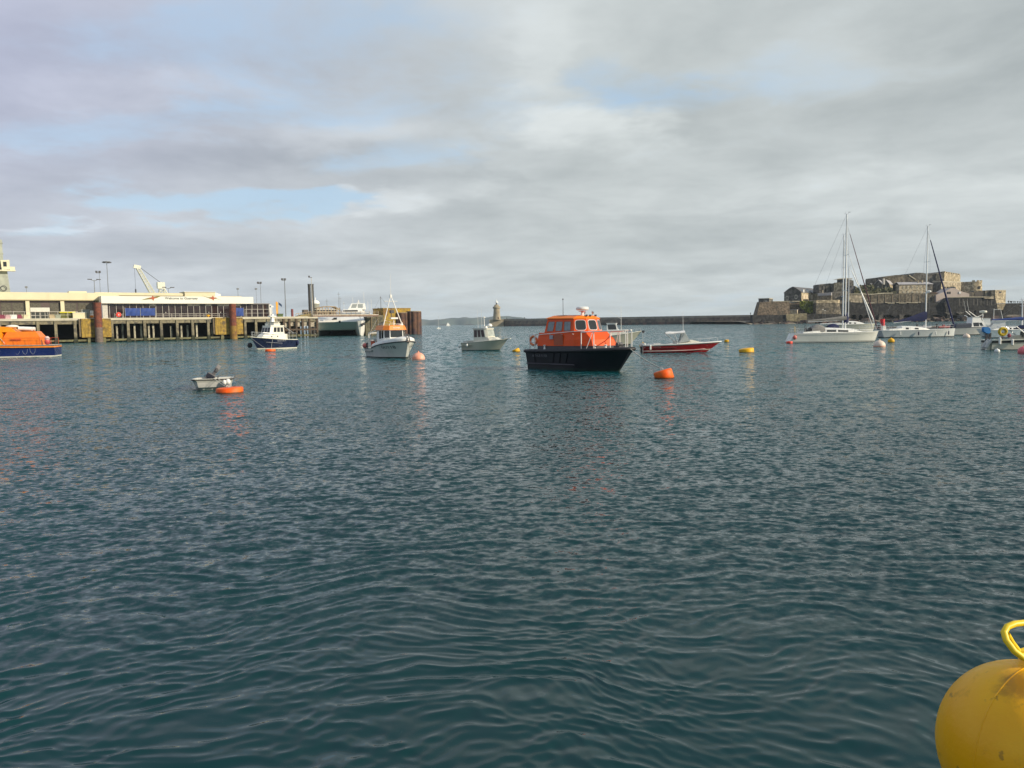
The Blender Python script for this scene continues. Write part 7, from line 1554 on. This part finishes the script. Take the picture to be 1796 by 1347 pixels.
arched(t, 1488, 1661, [(1488, 529.5), (1505, 530.6), (1530, 533.0), (1555, 531.2), (1575, 530.5), (1592, 531), (1612, 530.3), (1630, 531), (1646, 530.8), (1661, 530.8)], 551.5, [(1492, 1502), (1506, 1513), (1515, 1532), (1546, 1569), (1584, 1601), (1608, 1626), (1632, 1653)], 566, 7, ST_DK, 'arched_wall')
wall(t, [(1489, 564), (1541, 564), (1541, 551), (1489, 551)], 585, 4, ST_MD, 'rear_wall'); 
for a, b_, yy_ in ((1519, 1530, 530.8), (1530.5, 1534, 530.4), (1553, 1557, 530), (1557, 1569.5, 531), (1572, 1577, 530), (1590, 1594, 529.6), (1577, 1590, 530.8), (1594, 1610, 530.4), (1611, 1615, 529.4)):
    wall(t, [(a, yy_+1.2), (b_, yy_+1.2), (b_, yy_), (a, yy_)], 565.4, 1.5, COP, 'ledge_block')
for a in (1541, 1577): wall(t, [(a, 566), (a+8, 566), (a+7, 552), (a+1, 552)], 564.6, 2, ST_GY, 'pier_buttress')
for a, b_, top_ in ((1512, 1541, 558), (1546, 1572, 556.5), (1580, 1606, 556), (1622, 1640, 555)): wall(t, [(a, 564), (b_, 564), (b_, top_), (a, top_+1)], 572.2, .6, mat('pale_ground_wall', (.42, .32, .19), .9, var=.2, vs=.2), 'shore_bank')  # pale tan banks behind the arch openings
wall(t, [(1608, 564), (1660, 564), (1660, 559), (1608, 560)], 571.5, .5, mat('brown_bank', (.13, .10, .07), .9, var=.4, vs=.3), 'shore_bank')
t = cthing('east_curtain_wall', 'black stained wall right of the pink building with arches at its foot', 'castle wall', 1700, 566)
arched(t, 1661, 1752, [(1656, 530.8), (1664, 522.5), (1670, 521.3), (1700, 521), (1727, 521.2), (1746, 522)], 552, [(1666, 1681), (1686, 1712)], 564, 9, ST_DK, 'arched_wall')
wall(t, [(1712, 566), (1760, 566), (1756, 544), (1712, 544)], 563.5, 6, ST_DK, 'lower_buttress', .5)
for a in (1663, 1683): wall(t, [(a-6, 547.5), (a+8, 547.5), (a+2, 551.6), (a, 551.6)], 563.4, .8, ST_GY, 'arch_spandrel')
wall(t, [(1666, 522), (1690, 521.4), (1743, 521.6), (1743, 520.2), (1690, 520.2), (1668, 521)], 563.6, 2, COP, 'coping')
wall(t, [(1727, 524), (1743.5, 524), (1743.5, 519.2), (1738, 519.2), (1738, 521), (1727, 521)], 563.0, 2, ST_LT, 'ledge_block')
for i in range(9): a = 1680+8*i+r6.random()*4; wall(t, [(a, 535+3*r6.random()), (a+.8, 535), (a+.9, 524), (a+.2, 524)], 563.85, .3, mat('lime_streak', (.22, .20, .17), .9), 'lime_streak')
t = cthing('upper_parapet', 'brown parapet with pale post and arch recesses above the black east wall', 'castle wall', 1715, 575)
wall(t, [(1690, 524), (1746, 524), (1746, 509.5), (1712, 509.5), (1707, 512.5), (1690, 511)], 575, 8, ST_MD, 'wall'); wall(t, [(1728.5, 520), (1731, 520), (1730, 509.8), (1728.3, 509.8)], 574.6, .6, ST_LT, 'post')
for a, b_ in ((1696, 1704), (1710, 1724), (1733, 1743)): wall(t, [(a, 520), (b_, 520), (b_, 514), ((a+b_)/2, 512), (a, 514)], 574.8, .4, mat('recess_shade', (.10, .085, .07), .9, var=.3), 'recess')  # darker arch plates on the wall face: recess shade as colour
t = cthing('corner_tower', 'tall warm lit corner tower at the right end of the castle', 'tower', 1755, 572)
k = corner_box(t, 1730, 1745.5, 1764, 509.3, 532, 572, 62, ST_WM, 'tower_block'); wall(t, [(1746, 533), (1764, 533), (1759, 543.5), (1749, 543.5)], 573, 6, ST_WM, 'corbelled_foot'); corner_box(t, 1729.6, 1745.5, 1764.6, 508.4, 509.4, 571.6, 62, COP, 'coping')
face_win([(a_, b_, c_) for a_, b_, c_ in fq(k, 'r')], .35, .55, .80, .92, WIND, t)
t = cthing('causeway_wall', 'dark causeway wall at the far right edge beyond the castle', 'wall', 1780, 590); wall(t, [(1757, 566), (1830, 566), (1830, 531.6), (1766, 532), (1760, 538)], 585, 12, ST_DK, 'wall', 1.); wall(t, [(1760, 556), (1830, 556), (1830, 551.6), (1770, 552)], 575, 3, stone('pale_quay_edge', (.22, .19, .16), (.15, .13, .11)), 'quay_edge')
for i in range(11):
    px = 1768+3.1*i+r6.random()*1.5; p = at(px, 531.9, 588)
    if px < 1799: person((p.x, 588, p.z-.2), 2.0+.5*r6.random(), 'person in dark clothes among the group on the causeway wall at the right edge', PDK, r6.random()*3)['group'] = 'people on the causeway wall'
# gardens
t = cthing('castle_garden', 'brown green garden slope below the twin gabled houses', 'garden', 1540, 584)
wall(t, [(1498, 516.5), (1572, 516.5), (1572, 510), (1548, 511.5), (1532, 508), (1520, 507.5), (1508, 505), (1498, 509)], 583, 22, SHRUB, 'slope')
sm = MB()
for i in range(700):
    px = 1500+64*r5.random(); py = 501+13*r5.random(); 
    if py < 509-(px-1500)*.05 and px > 1532: continue
    if py < 506 and px < 1508: continue
    p = at(px, py, 582.5+6*r5.random()) ; s_ = .5+.7*r5.random(); n1 = Vector((r5.uniform(-1, 1), -1, r5.uniform(-.4, 1.2))).normalized(); e1 = n1.orthogonal().normalized()*s_; e2 = n1.cross(e1); c_ = p-t.location
    sm.add([c_-e1-e2, c_+e1-e2*.6, c_+e1*.7+e2, c_-e1+e2*.8], [(0, 1, 2, 3)])
q_ = sm.build('shrubs', SHRUB, t); q_['kind'] = 'stuff'
t = cthing('garden_shed', 'small slate roofed outbuilding left of the twin gables', 'house', 1527, 590); k = corner_box(t, 1522, 1529, 1533, 502, 509, 590, 35, ST_GY, 'walls'); gable_roof(t, k, 2.0, 'l', SLATED, .2)
# twin gabled houses
for x0, xc, x1, pk, ev, lb in ((1533.5, 1547, 1551, 491, 498.5, 'left one of two stone houses with twin gables on the castle terrace'), (1547.5, 1559.5, 1567.5, 491, 498.5, 'right one of two stone houses with twin gables and a lit side wall')):
    t = cthing('gabled_house', lb, 'house', xc, 596, 'twin gabled houses'); k = corner_box(t, x0, xc, x1, ev, 513.5, 596, 33, ST_GY, 'walls')
    gable_roof(t, k, at(xc, pk, 596).z-k['zt'], 'l', SLATE, .3); win_on(t, k, 'l', (.5,), (.62,), .10, .24, WINL, WIND, .25)
    if xc > 1550:
        q_r = fq(k, 'r'); n_ = -k['dl']; qq = [(a+n_.x*.12, b_+n_.y*.12, c_) for a, b_, c_ in q_r]; MB().add(qq+[(a-n_.x*.3, b_-n_.y*.3, c_) for a, b_, c_ in qq], [(0, 1, 2, 3), (4, 5, 6, 7), (0, 1, 5, 4), (2, 3, 7, 6), (1, 2, 6, 5), (0, 3, 7, 4)]).build('lit_tone_side', ST_WM, t)  # warm slab over the grey wall paints the sunlit side
        wall(t, [(1549.6, 499), (1552.4, 499), (1552.2, 488.5), (1550, 488.5)], 597, 1.6, mat('chimney_white', (.62, .58, .50), .8), 'chimney')
t = cthing('dark_store', 'dark flat block between the gabled houses and the long barrack', 'building', 1571, 592); k = corner_box(t, 1565.5, 1576, 1577.5, 500, 514.5, 592, 36, ST_DK, 'walls'); corner_box(t, 1565, 1576.2, 1578, 499, 500.1, 591.6, 36, SLATED, 'roof')
# long barrack
t = cthing('long_barrack', 'long two storey barrack with grey roof and rows of pale windows in the castle centre', 'barrack', 1600, 590)
wall(t, [(1577, 515), (1624, 515), (1624, 498.5), (1577, 499)], 588, 10, ST_LT, 'front_wall'); wall(t, [(1624, 515), (1636, 515), (1636, 498.5), (1624, 498.5)], 589, 9, ST_GY, 'shade_tone_end')  # end wall in greyer stone: its shade is put into the colour
o = [P2(t, 1575.5, 499.2, 588), P2(t, 1636.5, 498.4, 588), P2(t, 1635, 494.2, 588), P2(t, 1579, 494.8, 588)]
MB().loft([[(o[0][0], -2.6, o[0][1]), (o[1][0], -2.6, o[1][1]), (o[1][0], -2.4, o[1][1]+.3), (o[0][0], -2.4, o[0][1]+.3)], [(o[3][0], 3.5, o[3][1]), (o[2][0], 3.5, o[2][1]), (o[2][0], 3.8, o[2][1]+.2), (o[3][0], 3.8, o[3][1]+.2)], [(o[0][0], 9, o[0][1]), (o[1][0], 9, o[1][1]), (o[1][0], 9, o[1][1]+.3), (o[0][0], 9, o[0][1]+.3)]]).build('roof', SLATE, t)
for px in (1585, 1592.3, 1600.3, 1608.6, 1615.4):
    for py, h_ in ((504, 3.4), (512.2, 2.4)):
        x_, z_ = P2(t, px, py, 588); s_ = 588/F; fr_ = MB().box(x_-1.15*s_, x_+1.15*s_, -2.12, -1.9, z_-h_/2*s_-.2, z_+h_/2*s_+.2).build('window_surround', WINL, t) if False else None
        pane = MB().box(x_-.55*s_*1, x_+.55*s_, -2.16, -1.9, z_-h_/2*s_, z_+h_/2*s_).build('window', WIND, t)
        mb = MB(); 
        for a, b_, c_, d_ in ((-1.25, -.55, -h_/2-.4, h_/2+.4), (.55, 1.25, -h_/2-.4, h_/2+.4), (-.55, .55, h_/2, h_/2+.5), (-.55, .55, -h_/2-.5, -h_/2)): mb.box(x_+a*s_, x_+b_*s_, -2.19, -1.95, z_+c_*s_, z_+d_*s_)
        mb.build('window_frame', WINL, pane)
wall(t, [(1577, 508.6), (1624, 508.6), (1624, 507.6), (1577, 507.8)], 587.8, .5, COP, 'string_course')
for px in (1610, 1617): wall(t, [(px, 497), (px+2, 497), (px+2, 491), (px, 491)], 591, 1.2, ST_LT, 'chimney')
# the keep
t = cthing('castle_keep', 'dark hilltop keep walls with warm lit crenellated block at the top of the castle', 'castle keep', 1620, 620)
wall(t, [(1548, 512), (1620, 512), (1620, 491), (1608, 490), (1601, 487), (1595, 482.2), (1588, 482.6), (1572, 482.2), (1566, 483.8), (1549, 485.4), (1548, 488)], 618, 30, ST_MD, 'west_wall')
wall(t, [(1595, 481.8), (1606, 489.5), (1606, 491), (1594, 483.2)], 617.5, .6, COP, 'sloping_coping')
wall(t, [(1600, 512), (1658, 512), (1658, 475.5), (1650, 477.5), (1640, 480), (1628, 480.5), (1618, 478.4), (1607, 478.3), (1601, 482.5), (1600, 486)], 622, 30, ST_GY, 'north_wall')
k = corner_box(t, 1640, 1656, 1684.5, 478.5, 495, 618, 42, ST_WM, 'keep_block')
for i in range(7):
    p = k['C'].lerp(k['B'], (i+.2)/7); q = k['C'].lerp(k['B'], (i+.78)/7); b2 = k['dl']*2
    MB().loft([[(p.x, p.y, k['zt']), (q.x, q.y, k['zt']), ((q+b2).x, (q+b2).y, k['zt']), ((p+b2).x, (p+b2).y, k['zt'])], [(p.x, p.y, k['zt']+1.2), (q.x, q.y, k['zt']+1.2), ((q+b2).x, (q+b2).y, k['zt']+1.2), ((p+b2).x, (p+b2).y, k['zt']+1.2)]]).build('merlon', ST_WM, t)
# residence block and round tower
t = cthing('residence_block', 'warm stone block with two dark double windows below the keep', 'building', 1660, 590)
k = corner_box(t, 1634.5, 1650, 1689, 494.5, 531, 590, 55, ST_GY, 'left_wall'); n_ = -k['dl']; qq = [(a+n_.x*.15, b_+n_.y*.15, c_) for a, b_, c_ in fq(k, 'r')]
MB().add(qq+[(a-n_.x*.3, b_-n_.y*.3, c_) for a, b_, c_ in qq], [(0, 1, 2, 3), (4, 5, 6, 7), (0, 1, 5, 4), (2, 3, 7, 6), (1, 2, 6, 5), (0, 3, 7, 4)]).build('lit_tone_wall', ST_LT, t)  # paler skin on the right face: sunlight put into the colour
for a in (.12, .24, .44, .56): face_win(qq, a, a+.085, .70, .78, WIND, t, None)
MB().loft([[(p.x, p.y, z_) for p in (k['A'], k['C']-k['dr']*.3-k['dl']*.3, k['B'], k['D'])] for z_ in (k['zt'], k['zt']+.7)]).build('coping', COP, t)
for i in range(6): a = k['A'].lerp(k['C'], (i+.1)/6); b_ = k['A'].lerp(k['C'], (i+.6)/6); d_ = k['dr']*.8; MB().loft([[(p.x, p.y, z_) for p in (a, b_, b_+d_, a+d_)] for z_ in (k['zt']+.7, k['zt']+1.5)]).build('merlon', ST_GY, t)
t = cthing('round_tower', 'round tower with lit right side between the residence block and the corner tower', 'tower', 1702, 592); s_ = 592/F; zt_ = at(1702, 494.5, 592).z
MB().lathe([(17.2*s_, 8), (16*s_, zt_-4), (15.4*s_, zt_-1), (15.9*s_, zt_-.9), (15.9*s_, zt_), (12*s_, zt_), (12*s_, zt_-1)], n=36).build('shaft', ST_WM, t, smooth=35)
for a in (-110, -80, -50, -20): MB().box(-.9, .9, -.4, .4, zt_, zt_+1., M=Matrix.Rotation(R(a+90), 4, 'Z') @ Matrix.Translation((0, -15*s_, 0))).build('merlon', ST_WM, t)
MB().box(-.9, .9, -.3, .3, zt_-5.6, zt_-3.6, M=Matrix.Rotation(R(15), 4, 'Z') @ Matrix.Translation((0, -16.2*s_, 0))).build('window', WIND, t)
t = cthing('pink_building', 'pale pink rendered building with sloping wall top and two small dark windows', 'building', 1665, 572)
wall(t, [(1642, 530.4), (1660, 530.4), (1668, 523), (1692, 521.4), (1700, 520.8), (1700, 515), (1688, 511.5), (1681, 508.5), (1674, 505.2), (1668, 505.2), (1656, 512), (1642, 517.5)], 571, 12, PINK, 'front_wall')
for px in (1661.4, 1665): wall(t, [(px, 515.4), (px+2.4, 515.4), (px+2.4, 511.6), (px, 511.6)], 570.85, .4, WIND, 'window')
wall(t, [(1682, 515), (1685.5, 515), (1685.2, 511.6), (1682.4, 511.6)], 570.6, .6, WHITE, 'white_dish')
wall(t, [(1650, 517), (1634, 517), (1634, 513), (1650, 513)], 576, 6, mat('brown_low_roof', (.16, .09, .06), .8), 'low_roof')
# flagpole-like lamp on quay
for px, top in ((1443, 543), (1447, 545)):
    t = cthing('quay_lamp', 'thin %s post on the castle quay below the rounded bastion' % ('taller' if px == 1443 else 'shorter'), 'lamp post', px, 553, 'posts on the castle quay'); z_ = at(px, top, 553).z; MB().tube((0, 0, 4), (0, 0, z_), .12).build('post', LP, t); MB().box(-.5, .5, -.2, .2, z_, z_+.25).build('lamp_head', WHITE, t)
# ================================================================== FOREGROUND YELLOW BUOY
D = 2.55; c = at(1803, 1316, D); r_ = 143*(c-CAM).dot(fw)/F
t = thing('fender_buoy', 'big glossy yellow ball fender with rope eye in the bottom right corner', 'fender', c, 0)
YB = bpy.data.materials.new('yellow_vinyl'); YB.use_nodes = True; g = G(YB.node_tree); b = g.n['Principled BSDF']; tc = g.node('ShaderNodeTexCoord').outputs['Object']
n1 = g.noise(tc, 3., 5, .6); n2 = g.noise(g.vm('ADD', tc, (3, 1, 5)), 9., 6, .7, .6); n3 = g.noise(tc, 60, 3, .6); n4 = g.noise(g.vm('ADD', tc, (1, 8, 2)), 22, 3, .5)
base_c = g.mix(g.mr(n1, .3, .7), (.80, .38, .002), (.86, .45, .004))
_rd = ray(1791, 1206).normalized(); _oc = CAM-c; _bb = _rd.dot(_oc); _hit = CAM + _rd*(-_bb-math.sqrt(max(0, _bb*_bb-_oc.length_squared+r_*r_))) - c
dx_ = g.vm('SUBTRACT', tc, tuple(_hit)); dl_ = g.node('ShaderNodeVectorMath', operation='LENGTH'); g.put(dl_.inputs[0], g.vm('MULTIPLY', dx_, (.9, .9, 1.0)))
scuff = g.m('MULTIPLY', g.mr(g.m('ADD', dl_.outputs['Value'], g.m('MULTIPLY', g.m('SUBTRACT', n2, .5), .16)), .015, .085, 1., 0.), .72)
c1 = g.mix(scuff, base_c, (.22, .10, .012)); c1 = g.mix(g.m('MULTIPLY', g.mr(n2, .55, .72), .5), c1, (.36, .18, .02)); c1 = g.mix(g.m('MULTIPLY', g.mr(n4, .66, .72), .6), c1, (.20, .11, .02))
g.l.new(c1, b.inputs['Base Color']); g.l.new(g.mr(n2, .3, .7, .30, .48), b.inputs['Roughness']); b.inputs['Coat Weight'].default_value = .0; b.inputs['Specular IOR Level'].default_value = .35; b.inputs['Subsurface Weight'].default_value = .08; b.inputs['Subsurface Scale'].default_value = .02
bp = g.node('ShaderNodeBump'); bp.inputs['Strength'].default_value = .12; bp.inputs['Distance'].default_value = .01; g.l.new(n3, bp.inputs['Height']); g.l.new(bp.outputs[0], b.inputs['Normal'])
tilt = Matrix.Rotation(R(6), 4, 'Y') @ Matrix.Rotation(R(-4), 4, 'X')
prof = []
for i in range(41):
    a = PI*i/40; rr_ = r_*math.sin(a); zz_ = -r_*math.cos(a)*1.06; prof.append((max(rr_, .004), zz_))
bd_ = MB().lathe(prof, n=72, M=tilt).build('body', YB, t, smooth='all')
seam = MB().torus((0, 0, 0), r_*.9965, .003, 90, 6, M=tilt @ Matrix.Rotation(R(24), 4, 'Z') @ Matrix.Scale(1.06, 4, (0, 0, 1)) @ Matrix.Rotation(R(90), 4, 'X')).build('moulding_seam', YB, t, smooth=True)
EY = mat('bright_yellow_rope', (.86, .60, .015), .45, var=.06, vs=20)
MB().lathe([(r_*.40, r_*.94), (r_*.22, r_*1.03), (r_*.17, r_*1.10), (r_*.15, r_*1.16), (.01, r_*1.18)], n=40, M=tilt).build('neck', YB, t, smooth=True)
def pt(px, py, dd=0.): return at(px, py, D+dd)-c
MB().path([pt(1830, 1150, -.05), pt(1812, 1160, -.06), pt(1795, 1154, -.06), pt(1779, 1142, -.05), pt(1765, 1123, -.03), pt(1761, 1109, -.01), pt(1767, 1099, .0), pt(1780, 1094, .01), pt(1800, 1092, .02), pt(1822, 1097, .03), pt(1838, 1112, .03), pt(1845, 1135, .01), pt(1838, 1150, -.02), pt(1826, 1153, -.05)], .0108, 14).build('rope_eye', EY, t, smooth=80)
MB().path([pt(1767, 1112, .0), pt(1775, 1126, .02), pt(1787, 1142, .03), pt(1798, 1152, .03)], .0085, 12).build('rope_tail', EY, t, smooth=80)
MB().path([pt(1790, 1142, .03), pt(1800, 1139, .03), pt(1815, 1140, .03)], .0085, 12).build('rope_tail', EY, t, smooth=80)
